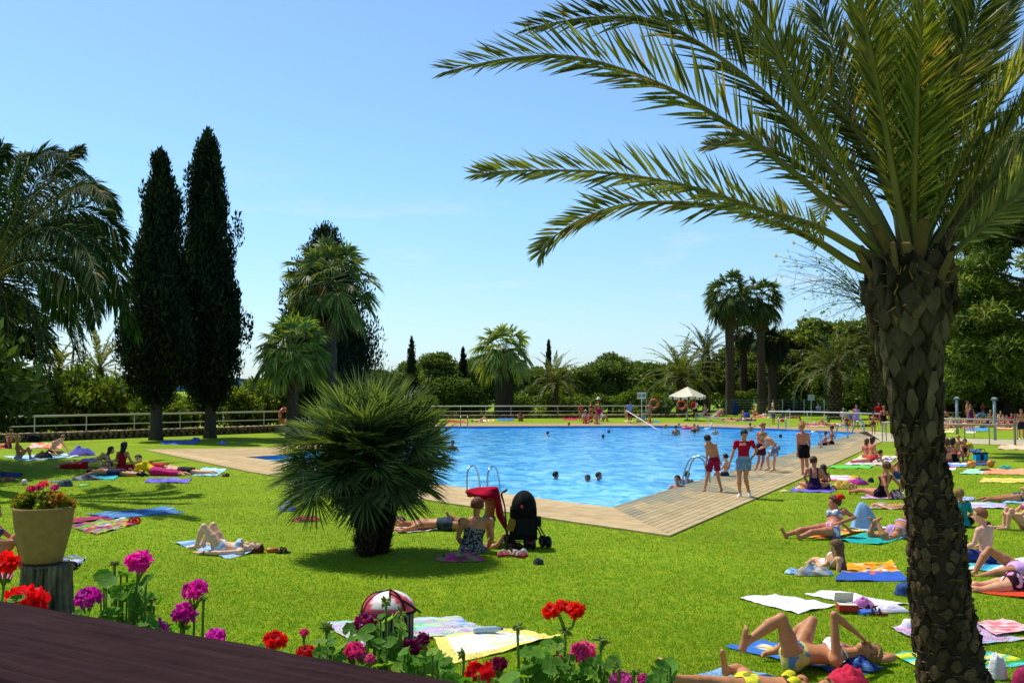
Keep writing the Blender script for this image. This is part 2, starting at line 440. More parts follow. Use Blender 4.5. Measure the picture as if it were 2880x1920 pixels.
        for w in wear:
            nm, kind, cols = w[:3]; mode = w[3] if len(w) > 3 else 'plain'; off = w[4] if len(w) > 4 else .008
            fld = np.full(len(bV), -1.0); T_ = names == 'torso'; TH = names == 'th'; CA = names == 'ca'; UA = names == 'ua'; FA = names == 'fa'
            if kind == 'bottom':
                fld[T_] = .05 - u_[T_]; fld[TH] = (.13 - t[TH]) * .4
            elif kind == 'shorts':
                fld[T_] = .09 - u_[T_]; fld[TH] = (.72 - t[TH]) * .4
            elif kind == 'trunks':
                fld[T_] = .08 - u_[T_]; fld[TH] = (.3 - t[TH]) * .4
            elif kind == 'skirt':
                fld[T_] = .1 - u_[T_]; fld[TH] = (.55 - t[TH]) * .4
            elif kind == 'trousers':
                fld[T_] = .09 - u_[T_]; fld[TH] = .3; fld[CA] = (.8 - t[CA]) * .4
            elif kind == 'swimsuit':
                tp = np.where(f_ > 0, .42, .22) ; s1 = tp - u_; s2 = .016 - np.abs(np.abs(l_) - .085)
                fld[T_] = np.maximum(s1, np.where(u_ < .5, s2, -1))[T_]; fld[TH] = (.12 - t[TH]) * .4; fld[UA] = -.2
            elif kind == 'strapless':
                fld[T_] = (.33 - u_)[T_]; fld[TH] = (.5 - t[TH]) * .4
            elif kind == 'dress':
                fld[T_] = (.47 - u_)[T_]; fld[TH] = (.6 - t[TH]) * .4
            elif kind == 'bra':
                band = np.where(f_ > .02, .055 - np.abs(u_ - .345), .018 - np.abs(u_ - .32))
                st = np.where((u_ > .33) & (u_ < .5), .011 - np.abs(np.abs(l_) - .075), -1)
                fld[T_] = np.maximum(band, st)[T_]
            elif kind == 'tank':
                fld[T_] = np.minimum(np.minimum(u_ - .04, .44 - u_ + .2 * (np.abs(l_) > .05) * (np.abs(l_) < .11)), .5 - u_)[T_]
            elif kind == 'tshirt':
                fld[T_] = np.minimum(u_ + .0, .485 - u_)[T_]; fld[UA] = (.58 - t[UA]) * .3
            elif kind == 'longshirt':
                fld[T_] = np.minimum(u_ + .06, .485 - u_)[T_]; fld[UA] = (.8 - t[UA]) * .3; fld[TH] = (.08 - t[TH]) * .3
            elif kind == 'socks':
                fld[names == 'ft'] = .2; fld[CA] = (t[CA] - .93) * .4
            elif kind == 'watch':
                fld[FA] = (.035 - np.abs(t[FA] - .92)) * .3
            lift = bV + nrm * off * k
            if kind in ('shorts', 'skirt', 'dress'):
                fl = np.where(TH, t, 0)
                lift = lift + nrm * (fl * .035 * k)[:, None]
            if near:
                wob = np.array([mnoise.noise(Vector(x * 14)) for x in bV]) * .004 * k
                lift = lift + nrm * wob[:, None]
            r = clip_mesh(lift, bF, fld)
            if r is None: continue
            cv, cf = r
            cme = mesh_np(nm, cv - base, [cf], col=pat(cols, cv, mode, (30 if mode == 'fine' else 9) / k, seed=len(label)), smooth=True, mats=[M['cloth']])
            co = bpy.data.objects.new(nm, cme); link(co, o)
    # hair
    if hair and hair[0] != 'none':
        style, hc = hair[0], C(hair[1]); hh = h * .8 if near else h
        ex = .55 * k if style in ('long', 'pony') else .2
        H2 = SDF(Hd - .17 * kh - (np.array([0, 0, ex])), Hd + .19 * kh, hh)
        amp = .012 if style == 'curly' else .006
        dis = (lambda q: amp * np.sin(q[..., 0] * 170) * np.sin(q[..., 1] * 150 + 1) * np.sin(q[..., 2] * (160 if style == 'curly' else 60)))
        th = .017 if style == 'short' else .026 if style != 'curly' else .036
        cut = lambda q: np.maximum(np.minimum((q[..., 1] - .045 * kh), (.04 * kh - q[..., 2]) + (q[..., 1] - .05 * kh) * .55), (-.045 * kh - q[..., 2]) + q[..., 1] * .5)
        H2.ell(Hd - ff * .012 * kh + hu2 * .028 * kh, (np.array([.076, .096, .095]) + th) * kh, FRM, k=0, cut=cut, dis=dis)
        if style == 'bun': H2.ell(Hd - ff * .1 * kh + hu2 * .05 * kh, np.array([.05, .045, .05]) * kh, FRM, k=.02)
        if style in ('long', 'bob'):
            dn = J.get('hairdir', unit(Nk - Hd + v3(0, 0, -.1))); Lh = (.36 if style == 'long' else .13) * kh
            for a in (-.055, -.02, .02, .055):
                st = Hd - ff * (.055 if abs(a) < .04 else .02) * kh + hl2 * a * 1.1 * kh
                H2.cone(st, st + dn * Lh - ff * .03 * kh + hl2 * a * .3, .045 * kh, .022 * kh, k=.02)
        if style == 'pony':
            st = Hd - ff * .1 * kh + hu2 * .02 * kh
            H2.cone(st, st - ff * .05 + v3(0, 0, -.22) * kh, .035 * kh, .018 * kh, k=.02)
        hv, hf = H2.mesh()
        if len(hv):
            hme = mesh_np('hair', hv - base, [hf], col=pat([hair[1]], hv) * (0.85 + .3 * NR.random((len(hv), 1))), smooth=True, mats=[M['hair']])
            link(bpy.data.objects.new('hair', hme), o)
    return o
# --- pose templates: local frame, facing +y, left is -x
def tmpl(name, **ov):
    a = {}
    def s(j, x, y, z): a['L' + j] = (-x, y, z); a['R' + j] = (x, y, z)
    if name == 'stand':
        a.update(P=(0, 0, .93), N=(0, -.01, 1.44), Hd=(0, .02, 1.6)); s('S', .18, -.01, 1.38); s('E', .25, -.03, 1.1); s('W', .27, .05, .86); s('H', .09, 0, .9); s('K', .1, .03, .5); s('A', .1, -.02, .08); s('T', .13, .15, .03)
    elif name == 'hip':
        a = tmpl('stand'); s('E', .36, -.1, 1.13); s('W', .2, .02, .98)
    elif name == 'wade':
        a = tmpl('stand'); s('E', .34, .1, 1.2); s('W', .42, .32, 1.22)
    elif name == 'swim':
        a = tmpl('stand'); a.update(N=(0, .05, 1.42), Hd=(0, .1, 1.57)); s('E', .3, .22, 1.25); s('W', .34, .42, 1.33)
    elif name == 'sit':
        a.update(P=(0, 0, .11), N=(0, -.06, .61), Hd=(0, -.02, .78)); s('S', .17, -.06, .55); s('E', .23, .1, .33); s('W', .16, .3, .22); s('H', .09, .02, .1); s('K', .12, .42, .14); s('A', .11, .84, .07); s('T', .14, .9, .22)
    elif name == 'knees':
        a = tmpl('sit'); s('K', .11, .33, .43); s('A', .11, .42, .07); s('T', .12, .6, .03); s('E', .26, .16, .36); s('W', .08, .38, .34)
    elif name == 'cross':
        a = tmpl('sit'); s('K', .34, .24, .15); a['LA'] = (.1, .36, .07); a['RA'] = (-.1, .28, .07); a['LT'] = (.22, .3, .04); a['RT'] = (-.22, .22, .04); s('E', .27, .06, .32); s('W', .2, .26, .24)
        a.update(N=(0, .04, .6), Hd=(0, .1, .76)); s('S', .17, .03, .54)
    elif name == 'lean':
        a = tmpl('sit'); a.update(N=(0, -.2, .57), Hd=(0, -.19, .75)); s('S', .17, -.19, .52); s('E', .24, -.36, .32); s('W', .22, -.42, .04)
    elif name == 'edge':
        a = tmpl('sit'); s('K', .11, .4, .1); s('A', .11, .46, -.34); s('T', .12, .62, -.4)
    elif name == 'bench':
        a = tmpl('sit'); a = {q: (p[0], p[1], p[2] + .42) for q, p in a.items()}; s('K', .12, .42, .52); s('A', .12, .46, .08); s('T', .13, .64, .03)
    elif name == 'back':
        a.update(P=(0, 0, .11), N=(0, .5, .1), Hd=(0, .68, .1)); s('S', .17, .44, .1); s('E', .24, .16, .06); s('W', .22, -.1, .05); s('H', .09, -.04, .1); s('K', .11, -.46, .1); s('A', .12, -.88, .06); s('T', .17, -.9, .22)
    elif name == 'backknee':
        a = tmpl('back'); s('K', .1, -.32, .44); s('A', .11, -.56, .07); s('T', .12, -.74, .03)
    elif name == 'prone':
        a.update(P=(0, 0, .11), N=(0, .5, .12), Hd=(0, .67, .12)); s('S', -.18, .46, .1); s('E', -.3, .62, .05); s('W', -.12, .74, .05); s('H', -.09, -.03, .1); s('K', -.1, -.45, .08); s('A', -.11, -.87, .07); s('T', -.12, -1.02, .03)
    elif name == 'elbows':
        a = tmpl('prone'); a.update(N=(0, .44, .3), Hd=(0, .54, .44)); s('S', -.17, .42, .25); s('E', -.2, .52, .04); s('W', -.06, .68, .12)
    elif name == 'recline':
        a = tmpl('back'); a.update(N=(0, .38, .37), Hd=(0, .42, .55)); s('S', .17, .35, .32); s('E', .22, .46, .05); s('W', .2, .2, .04)
    elif name == 'bend':
        a = tmpl('stand'); a.update(P=(0, -.12, .88), N=(0, .32, 1.1), Hd=(0, .46, 1.08)); s('S', .17, .28, 1.04); s('E', .2, .32, .76); s('W', .12, .4, .56); s('H', .09, -.12, .86)
    elif name == 'crouch':
        a.update(P=(0, 0, .3), N=(0, .2, .76), Hd=(0, .27, .93)); s('S', .17, .18, .7); s('E', .2, .34, .45); s('W', .1, .5, .3); s('H', .09, 0, .28); s('K', .14, .36, .42); s('A', .12, .06, .08); s('T', .13, .24, .03)
    a.update(ov); return a
FLIP = ('prone', 'elbows')
def put(label, pose, u, v, k, facing, z=0.0, D=None, **kw):
    """a person in a template pose on the ground point (u, v), turned FACING degrees clockwise from straight away"""
    g = G(u, v, z) if D is None else A(u, v, D)
    a = tmpl(pose) if isinstance(pose, str) else pose
    th = math.radians(facing); c, s_ = math.cos(th), math.sin(th); rnd = random.Random(hash(label) % 9999 if False else sum(map(ord, label)))
    J = {}
    for q, p in a.items():
        p = np.array(p) * k
        if q not in ('LH', 'RH', 'P', 'N'): p = p + np.array([rnd.uniform(-1, 1), rnd.uniform(-1, 1), 0]) * .018 * k
        J[q] = g + np.array([p[0] * c + p[1] * s_, -p[0] * s_ + p[1] * c, p[2]])
    fw = np.array([s_, c, 0])
    if 'face' not in kw:
        if pose in ('back', 'backknee'): kw['face'] = np.array([.1, 0, 1.0])
        elif pose == 'prone': kw['face'] = unit(np.array([c, -s_, 0]) * (1 if rnd.random() < .5 else -1) + fw * .2 + v3(0, 0, -.1))
        elif pose == 'recline': kw['face'] = -fw
        else: kw['face'] = unit(fw + v3(0, 0, -.12))
    return person(label, J, k=k, **kw)
def traced(label, D, k, j, **kw):
    """joints given as directions from the eye with a depth offset from D"""
    J = {}
    for q, p in j.items():
        J[q] = A(p[0], p[1], D + (p[2] if len(p) > 2 else 0)) if q != 'hairdir' else v3(*p)
    return person(label, J, k=k, **kw)
# ------------------------------------------------------------------ plants
def smooth_path(P, n):
    """Catmull-Rom through the points, n samples"""
    P = np.asarray(P, float); m = len(P)
    Q = np.concatenate([[2 * P[0] - P[1]], P, [2 * P[-1] - P[-2]]])
    out = []
    for s in np.linspace(0, m - 1 - 1e-6, n):
        i = int(s); t = s - i; p0, p1, p2, p3 = Q[i], Q[i + 1], Q[i + 2], Q[i + 3]
        out.append(.5 * ((2 * p1) + (-p0 + p2) * t + (2 * p0 - 5 * p1 + 4 * p2 - p3) * t * t + (-p0 + 3 * p1 - 3 * p2 + p3) * t ** 3))
    return np.array(out)
def blades(base, d, side, nrm, L, w, droop, rnd, fold=.35):
    """folded narrow leaflets: arrays of base, direction, side, normal, length, width -> V, F3 (8 points each, two bends)"""
    n = len(base); L = L[:, None]; w = w[:, None]; dz = np.array([0, 0, -1.0])
    m1 = base + d * L * .3 + dz * L * droop[:, None] * .05; m2 = base + d * L * .66 + dz * L * droop[:, None] * .22; tp = base + d * L + dz * L * droop[:, None] * .5
    f = nrm * w * fold
    V = np.stack([base, m1 - side * w + f, m1, m1 + side * w + f, m2 - side * w * .8 + f * .8, m2, m2 + side * w * .8 + f * .8, tp], 1).reshape(-1, 3)
    t = np.array([[0, 1, 2], [0, 2, 3], [1, 4, 5], [1, 5, 2], [2, 5, 6], [2, 6, 3], [4, 7, 5], [5, 7, 6]])
    F = (np.arange(n)[:, None, None] * 8 + t[None]).reshape(-1, 3)
    return V, F
def feather_frond(mb, path, leaf, n=70, a0=62, a1=22, width=.016, cols=('#55661f', '#7f8a3a'), stalk='#7c7a3c', rr=(.035, .006), up=None, start=.22, lift=.35, droop=.25, seed=0, stiff=1.0):
    r = np.random.default_rng(seed); N_ = 60
    P = smooth_path(path, N_); T = np.gradient(P, axis=0); T /= np.linalg.norm(T, axis=1)[:, None]
    upv = np.array([0, 0, 1.0]) if up is None else unit(np.asarray(up, float))
    S = np.cross(T, upv); S /= np.linalg.norm(S, axis=1)[:, None] + 1e-6
    for i in range(1, N_):
        if S[i].dot(S[i - 1]) < 0: S[i] *= -1
    Nn = np.cross(S, T)
    mb.tube(P, np.linspace(rr[0], rr[1], N_) * (1 + .9 * np.exp(-np.linspace(0, 14, N_))), n=6, col=C(stalk), sq=.6)
    c0, c1 = C(cols[0]), C(cols[1])
    for sgn in (-1, 1):
        t = np.linspace(start, .995, n) + r.normal(0, .004, n); t = np.clip(t, 0, .999)
        x = t * (N_ - 1); i = x.astype(int); fr_ = (x - i)[:, None]; i2 = np.minimum(i + 1, N_ - 1)
        b = P[i] * (1 - fr_) + P[i2] * fr_; tt = T[i]; ss = S[i] * sgn; nn = Nn[i]
        s = (t - start) / (1 - start)
        prof = np.clip(.35 + 1.9 * s, 0, 1) * (1 - .68 * np.clip((s - .35) / .65, 0, 1) ** 1.3)
        ang = np.radians(a0 - (a0 - a1) * s) + r.normal(0, .12, n)
        lf = lift + r.normal(0, .16, n)
        d = tt * np.cos(ang)[:, None] + (ss * np.cos(lf)[:, None] + nn * np.sin(lf)[:, None]) * np.sin(ang)[:, None]
        d /= np.linalg.norm(d, axis=1)[:, None]
        sd = np.cross(d, nn + r.normal(0, .25, (n, 3))); sd /= np.linalg.norm(sd, axis=1)[:, None]
        nr = np.cross(sd, d)
        L = leaf * prof * r.uniform(.82, 1.1, n); w = width * (.55 + .45 * prof) * r.uniform(.8, 1.15, n)
        V, F = blades(b, d, sd, nr, L, w, droop * r.uniform(.4, 1.5, n), r)
        q = r.random(n); cc = c0[None] * (1 - q[:, None]) + c1[None] * q[:, None]; cc *= r.uniform(.75, 1.2, n)[:, None]
        dry = r.random(n) < .03; cc[dry] = C('#a58a55')
        mb.add(V, F3=F, col=np.repeat(cc, 8, 0))
def fan_leaf(mb, o, d, nrm, Rb, n=24, spread=2.5, petiole=None, cols=('#4a6b2a', '#6f8a3c'), wid=.5, droop=.2, joined=.35, seed=0, stalk='#6b7a3a', pr=.01):
    """a fan: hub at o, axis d, leaf normal nrm"""
    r = np.random.default_rng(seed); d = unit(np.asarray(d, float)); nrm = unit(nrm - d * d.dot(nrm)); s = np.cross(d, nrm)
    if petiole is not None: mb.tube(smooth_path([petiole, (np.asarray(petiole) + o) / 2 + np.array([0, 0, .04]), o], 5), pr, n=5, col=C(stalk))
    a = np.linspace(-spread / 2, spread / 2, n) + r.normal(0, .02, n)
    dirs = np.cos(a)[:, None] * d + np.sin(a)[:, None] * s + nrm * (.18 * np.abs(np.sin(a)))[:, None] + r.normal(0, .035, (n, 3)); dirs /= np.linalg.norm(dirs, axis=1)[:, None]
    L = Rb * (1 - .22 * np.abs(a / (spread / 2)) ** 2) * r.uniform(.9, 1.05, n)
    w = L * math.sin(spread / n / 2) * wid * 1.6
    sd = np.cross(dirs, nrm); sd /= np.linalg.norm(sd, axis=1)[:, None]
    V, F = blades(np.tile(o, (n, 1)), dirs, sd, np.tile(nrm, (n, 1)), L, w, droop * r.uniform(.5, 1.5, n), r, fold=.7)
    q = r.random(n)[:, None]; cc = (C(cols[0]) * (1 - q) + C(cols[1]) * q) * r.uniform(.8, 1.2)
    mb.add(V, F3=F, col=np.repeat(cc, 8, 0))
def leaf_cloud(centers, radii, n, size, cols, seed=0, stretch=1.0, flat=.0, updir=0.0, dark_low=.5, shell=.55, aspect=.5):
    """n small pointed faces spread through overlapping clumps"""
    r = np.random.default_rng(seed); centers = np.asarray(centers, float); radii = np.asarray(radii, float)
    if radii.ndim == 1: radii = np.stack([radii] * 3, 1)
    wgt = (radii.prod(1)) ** (2 / 3); k = r.choice(len(centers), n, p=wgt / wgt.sum())
    u = r.normal(size=(n, 3)); u /= np.linalg.norm(u, axis=1)[:, None]
    rad = (shell + (1 - shell) * r.random(n) ** .5) * r.uniform(.7, 1.12, n)
    p = centers[k] + u * radii[k] * rad[:, None]
    d = r.normal(size=(n, 3)) + u * .9 + np.array([0, 0, updir]); d /= np.linalg.norm(d, axis=1)[:, None]
    s = np.cross(d, r.normal(size=(n, 3))); s /= np.linalg.norm(s, axis=1)[:, None]
    L = size * r.uniform(.6, 1.4, n)[:, None]; w = L * aspect
    V = np.stack([p - d * L * .5, p + s * w * .5, p + d * L * .6 * stretch, p - s * w * .5], 1).reshape(-1, 3)
    F = np.arange(n * 4).reshape(-1, 4)
    c = np.array([C(x) for x in cols]); ck = r.integers(0, len(cols), len(centers))
    q = r.random(n); base = np.where((q < .6)[:, None], c[ck[k]], c[r.integers(0, len(cols), n)])
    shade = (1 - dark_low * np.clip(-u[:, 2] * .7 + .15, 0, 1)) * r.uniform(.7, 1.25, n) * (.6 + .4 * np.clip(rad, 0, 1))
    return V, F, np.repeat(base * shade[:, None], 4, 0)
def pine_mesh(name, seed, hgt, wid, cols, n=7000, base=.12, leaf=.28, flat=False):
    r = np.random.default_rng(seed); cs = []; rs = []
    k = 34
    for i in range(k):
        z = base + (1 - base) * (r.random() ** .8); prof = math.sin(math.pi * min(1, (.18 + .82 * (z - base) / (1 - base)) ** .75)) ** .55
        a = r.uniform(0, 6.28); q = r.uniform(.3, .95) * prof
        cs.append((math.cos(a) * q * wid / 2, math.sin(a) * q * wid / 2, z * hgt * .93)); rr = r.uniform(.13, .24) * wid * (.6 + .5 * prof)
        rs.append((rr, rr, rr * .75))
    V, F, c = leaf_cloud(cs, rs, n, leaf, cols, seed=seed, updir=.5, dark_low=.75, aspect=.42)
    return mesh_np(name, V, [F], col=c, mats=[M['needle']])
def trunk_mesh(name, hgt, r0, r1, lean=(0, 0), limbs=5, seed=0, col='#4a3c2e', wid=2.0):
    r = random.Random(seed); mb = MB()
    P = [(lean[0] * (t ** 1.5) + .06 * hgt * .1 * math.sin(t * 5 + seed), lean[1] * t, hgt * t) for t in np.linspace(0, 1, 9)]
    rad = np.linspace(r0, r1, 9); rad[0] *= 1.35
    mb.tube(P, rad, n=10, col=C(col))
    for i in range(limbs):
        t = r.uniform(.35, .9); a = r.uniform(0, 6.28); b = np.array([lean[0] * t ** 1.5, lean[1] * t, hgt * t]); e = b + np.array([math.cos(a) * wid * .4, math.sin(a) * wid * .4, hgt * .16])
        mb.tube(smooth_path([b, (b + e) / 2 + np.array([0, 0, -.03 * hgt]), e], 6), np.linspace(r1 * .8, r1 * .25, 6), n=6, col=C(col))
    V = np.concatenate(mb.V); c = np.concatenate(mb.C)
    return mesh_np(name, V, [np.concatenate(mb.F4)] + ([np.concatenate(mb.F3)] if mb.F3 else []), col=c, smooth=True, mats=[M['bark']])
def tree(name, label, loc, trunk_me, crown_me, scale=1.0, rz=0.0, group=None, sz=None, cat='tree'):
    t = thing(name, loc, label, cat, group, rz); t.scale = (scale, scale, sz or scale)
    for nm, me in (('trunk', trunk_me), ('crown', crown_me)):
        if me is not None: link(bpy.data.objects.new(nm, me), t)
    return t
def cypress(label, loc, hgt, wid, seed, loose=0.0, n=60000, split=0.0, trunk_h=2.0, lean=0.0, cols=('#18240f', '#223314', '#2e3e17', '#1c2c11')):
    t = thing('cypress_tree', loc, label, 'tree', 'cypresses')
    r = np.random.default_rng(seed)
    nb = 420; tz = r.random(nb) ** .85
    def prof(z): return np.clip(np.minimum((z / .16) ** .55, 1), 0, 1) * np.clip(1.15 * np.clip(1 - z, 0, 1) ** .52, 0, 1)
    a = r.uniform(0, 6.28, nb); q = r.uniform(.35, 1.0, nb)
    lump = 1 + .18 * np.sin(a * 3 + tz * 9 + seed) + .1 * np.sin(a * 7 + tz * 23)
    rad = wid / 2 * prof(tz) * lump * (1 + loose * (r.random(nb) < .12) * r.uniform(.2, .6, nb))
    cs = np.stack([np.cos(a) * rad * q * .86 + lean * tz, np.sin(a) * rad * q * .86, trunk_h * .75 + tz * (hgt - trunk_h * .75) * .965], 1)
    rr = np.clip(wid * .1 * (.5 + prof(tz)), .12, None); rs = np.stack([rr, rr, rr * 2.4], 1)
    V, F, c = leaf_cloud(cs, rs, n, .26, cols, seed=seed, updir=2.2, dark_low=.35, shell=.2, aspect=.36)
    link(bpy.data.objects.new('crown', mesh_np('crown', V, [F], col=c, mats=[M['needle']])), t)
    mb = MB(); mb.tube([(0, 0, -.1), (.02, 0, .5), (0, .02, 1.5), (lean * .3, 0, hgt * .3), (lean * .7, 0, hgt * .7)], [.42, .34, .3, .24, .08], n=12, col=C('#474038'))
    mb.build('trunk', M['bark'], t, smooth=True)
    return t
def arc_path(o, az, el0, L, bend, n=6):
    """a frond midrib that leaves at the elevation el0 and bends over"""
    P = [np.asarray(o, float)]; el = el0
    for i in range(n):
        P.append(P[-1] + np.array([math.cos(az) * math.cos(el), math.sin(az) * math.cos(el), math.sin(el)]) * L / n); el -= bend / n * (.5 + i / n)
    return P
def scaly_trunk(mb, path, rad, col, dark, seed=0, rows=26, per=9, size=1.0, ragged=0.4):
    r = np.random.default_rng(seed); P = smooth_path(path, 60); rr = np.interp(np.linspace(0, 1, 60), np.linspace(0, 1, len(rad)), rad)
    mb.tube(P, rr * .93, n=18, col=C(dark))
    for i in range(rows):
        for k in range(per):
            t = (i + .5 + r.uniform(-.12, .12)) / rows; x = t * 59; j = int(x); c_ = P[j] + (P[min(j + 1, 59)] - P[j]) * (x - j); R_ = rr[j]
            a = 2 * math.pi * (k + .5 * (i % 2)) / per + r.uniform(-.1, .1)
            n_ = np.array([math.cos(a), math.sin(a), 0]); s_ = np.array([-math.sin(a), math.cos(a), 0])
            hh = np.linalg.norm(P[-1] - P[0]) / rows * .72; w = math.pi * R_ / per * .95
            b = c_ + n_ * R_ * .96; out = n_ * R_ * r.uniform(.02, .10) * size
            v = np.array([b - np.array([0, 0, hh]), b + s_ * w + np.array([0, 0, hh * .1]), b + out + np.array([0, 0, hh * r.uniform(.7, 1.0)]) + s_ * w * r.uniform(-ragged, ragged), b - s_ * w + np.array([0, 0, hh * .1]), b + out * 1.25 + np.array([0, 0, hh * .1])])
            mb.add(v, F3=[[0, 1, 4], [1, 2, 4], [2, 3, 4], [3, 0, 4]], col=C(col) * r.uniform(.6, 1.25))
def group_poly(name, pts, z, mat, col, kind='structure', hole=None):
    bm = bmesh.new()
    def loop(ps):
        vs = [bm.verts.new((p[0], p[1], z)) for p in ps]
        return [bm.edges.new((vs[i], vs[(i + 1) % len(vs)])) for i in range(len(vs))]
    e = loop(pts)
    if hole is not None: e += loop(hole)
    bmesh.ops.triangle_fill(bm, edges=e, use_beauty=True)
    bmesh.ops.recalc_face_normals(bm, faces=bm.faces)
    for f in bm.faces:
        if f.normal.z < 0: f.normal_flip()
    me = bpy.data.meshes.new(name); bm.to_mesh(me); bm.free(); me.materials.append(mat)
    ca = me.color_attributes.new('Col', 'FLOAT_COLOR', 'POINT'); ca.data.foreach_set('color', np.tile(np.append(col, 1.0), len(me.vertices)).astype(np.float32))
    o = bpy.data.objects.new(name, me); link(o); o['kind'] = kind; return o
# ================================================================== THE SETTING
SUN = Vector((-0.42, 0.36, 0.98)).normalized()          # towards the sun
w = bpy.data.worlds.new('World'); sc.world = w; w.use_nodes = True
nt = w.node_tree; nt.nodes.clear(); L = nt.links.new
out = N(nt, 'ShaderNodeOutputWorld'); bg = N(nt, 'ShaderNodeBackground')
sky = N(nt, 'ShaderNodeTexSky', sky_type='NISHITA', sun_disc=False, sun_elevation=math.asin(SUN.z), sun_rotation=math.atan2(SUN.x, SUN.y), air_density=1.0, dust_density=0.6, ozone_density=1.5)
tc = N(nt, 'ShaderNodeTexCoord'); sep = N(nt, 'ShaderNodeSeparateXYZ'); L(tc.outputs['Generated'], sep.inputs[0])
rp = N(nt, 'ShaderNodeValToRGB'); L(sep.outputs['Z'], rp.inputs[0])
cr = rp.color_ramp; cr.elements[0].position = 0.0; cr.elements[0].color = (1.12, 1.42, 1.9, 1)
cr.elements[1].position = 0.65; cr.elements[1].color = (1.0, 1.0, 1.0, 1)
for p_, c_ in ((.07, (1.16, 1.44, 1.76)), (.18, (1.2, 1.58, 1.8)), (.36, (1.28, 1.6, 1.82))):
    e = cr.elements.new(p_); e.color = (*c_, 1)
mul = N(nt, 'ShaderNodeVectorMath', operation='MULTIPLY'); L(sky.outputs[0], mul.inputs[0]); L(rp.outputs[0], mul.inputs[1])
# faint wisps of cloud low in the sky
mp = N(nt, 'ShaderNodeMapping'); mp.inputs['Scale'].default_value = (5, 5, 26); L(tc.outputs['Generated'], mp.inputs[0])
nz = N(nt, 'ShaderNodeTexNoise', i_Scale=1.6, i_Detail=7.0, i_Roughness=.62); L(mp.outputs[0], nz.inputs['Vector'])
m1 = N(nt, 'ShaderNodeMapRange', i_1=.56, i_2=.78, i_3=0.0, i_4=.5); L(nz.outputs[0], m1.inputs[0])
m2 = N(nt, 'ShaderNodeMapRange', i_1=.26, i_2=.10, i_3=0.0, i_4=1.0); L(sep.outputs['Z'], m2.inputs[0])
mm = N(nt, 'ShaderNodeMath', operation='MULTIPLY'); L(m1.outputs[0], mm.inputs[0]); L(m2.outputs[0], mm.inputs[1])
mix = N(nt, 'ShaderNodeMix', data_type='RGBA'); L(mm.outputs[0], mix.inputs[0]); L(mul.outputs[0], mix.inputs[6]); mix.inputs[7].default_value = (8.6, 8.8, 9.0, 1)
L(mix.outputs[2], bg.inputs[0]); bg.inputs[1].default_value = 0.1; L(bg.outputs[0], out.inputs[0])
l = bpy.data.lights.new('sun', 'SUN'); l.energy = 5.0; l.angle = math.radians(.53); l.color = (1, .955, .87)
lo = bpy.data.objects.new('sun', l); link(lo); lo.rotation_euler = SUN.to_track_quat('Z', 'Y').to_euler(); lo.location = (-20, 20, 40)
cam = bpy.data.cameras.new('camera'); co = bpy.data.objects.new('camera', cam); link(co)
co.location = (0, 0, EYE); co.rotation_euler = (math.pi / 2 + PITCH, 0, 0); cam.sensor_width = 36; cam.lens = 35; cam.clip_start = .05; cam.clip_end = 6000; sc.camera = co
sc.view_settings.view_transform = 'Standard'; sc.view_settings.look = 'None'; sc.view_settings.exposure = 0
sc.cycles.max_bounces = 6; sc.cycles.transparent_max_bounces = 12; sc.cycles.use_denoising = True
# --- lawn
m, nt, b, out = new_mat('lawn'); L = nt.links.new
tc = N(nt, 'ShaderNodeTexCoord')
def nzs(scale, det=4.0, rough=.6):
    q = N(nt, 'ShaderNodeTexNoise', i_Scale=scale, i_Detail=det, i_Roughness=rough); L(tc.outputs['Object'], q.inputs['Vector']); return q
n1, n2, n3 = nzs(.35, 4), nzs(4.5, 5), nzs(55, 3, .7)
r1 = N(nt, 'ShaderNodeValToRGB'); L(n2.outputs[0], r1.inputs[0])
r1.color_ramp.elements[0].position = .3; r1.color_ramp.elements[0].color = (*C('#66900d'), 1); r1.color_ramp.elements[1].position = .72; r1.color_ramp.elements[1].color = (*C('#97a41e'), 1)
r3 = N(nt, 'ShaderNodeMapRange', i_1=.3, i_2=.7, i_3=.72, i_4=1.25); L(n3.outputs[0], r3.inputs[0])
r0 = N(nt, 'ShaderNodeMapRange', i_1=.3, i_2=.7, i_3=.8, i_4=1.15); L(n1.outputs[0], r0.inputs[0])
a1 = N(nt, 'ShaderNodeMath', operation='MULTIPLY'); L(r3.outputs[0], a1.inputs[0]); L(r0.outputs[0], a1.inputs[1])
a2 = N(nt, 'ShaderNodeVectorMath', operation='MULTIPLY'); L(r1.outputs[0], a2.inputs[0]); L(a1.outputs[0], a2.inputs[1])
L(a2.outputs[0], b.inputs['Base Color']); b.inputs['Roughness'].default_value = .9; b.inputs['Specular IOR Level'].default_value = .1
bp = N(nt, 'ShaderNodeBump', i_Strength=.7, i_Distance=.03); L(n3.outputs[0], bp.inputs['Height']); L(bp.outputs[0], b.inputs['Normal'])
M['lawn'] = m
M['grass'] = mat_attr('grass_blade', rough=.6, spec=.15, var=.2, vscale=.8, trans=.3, tcol=(1.2, 1.5, .3))
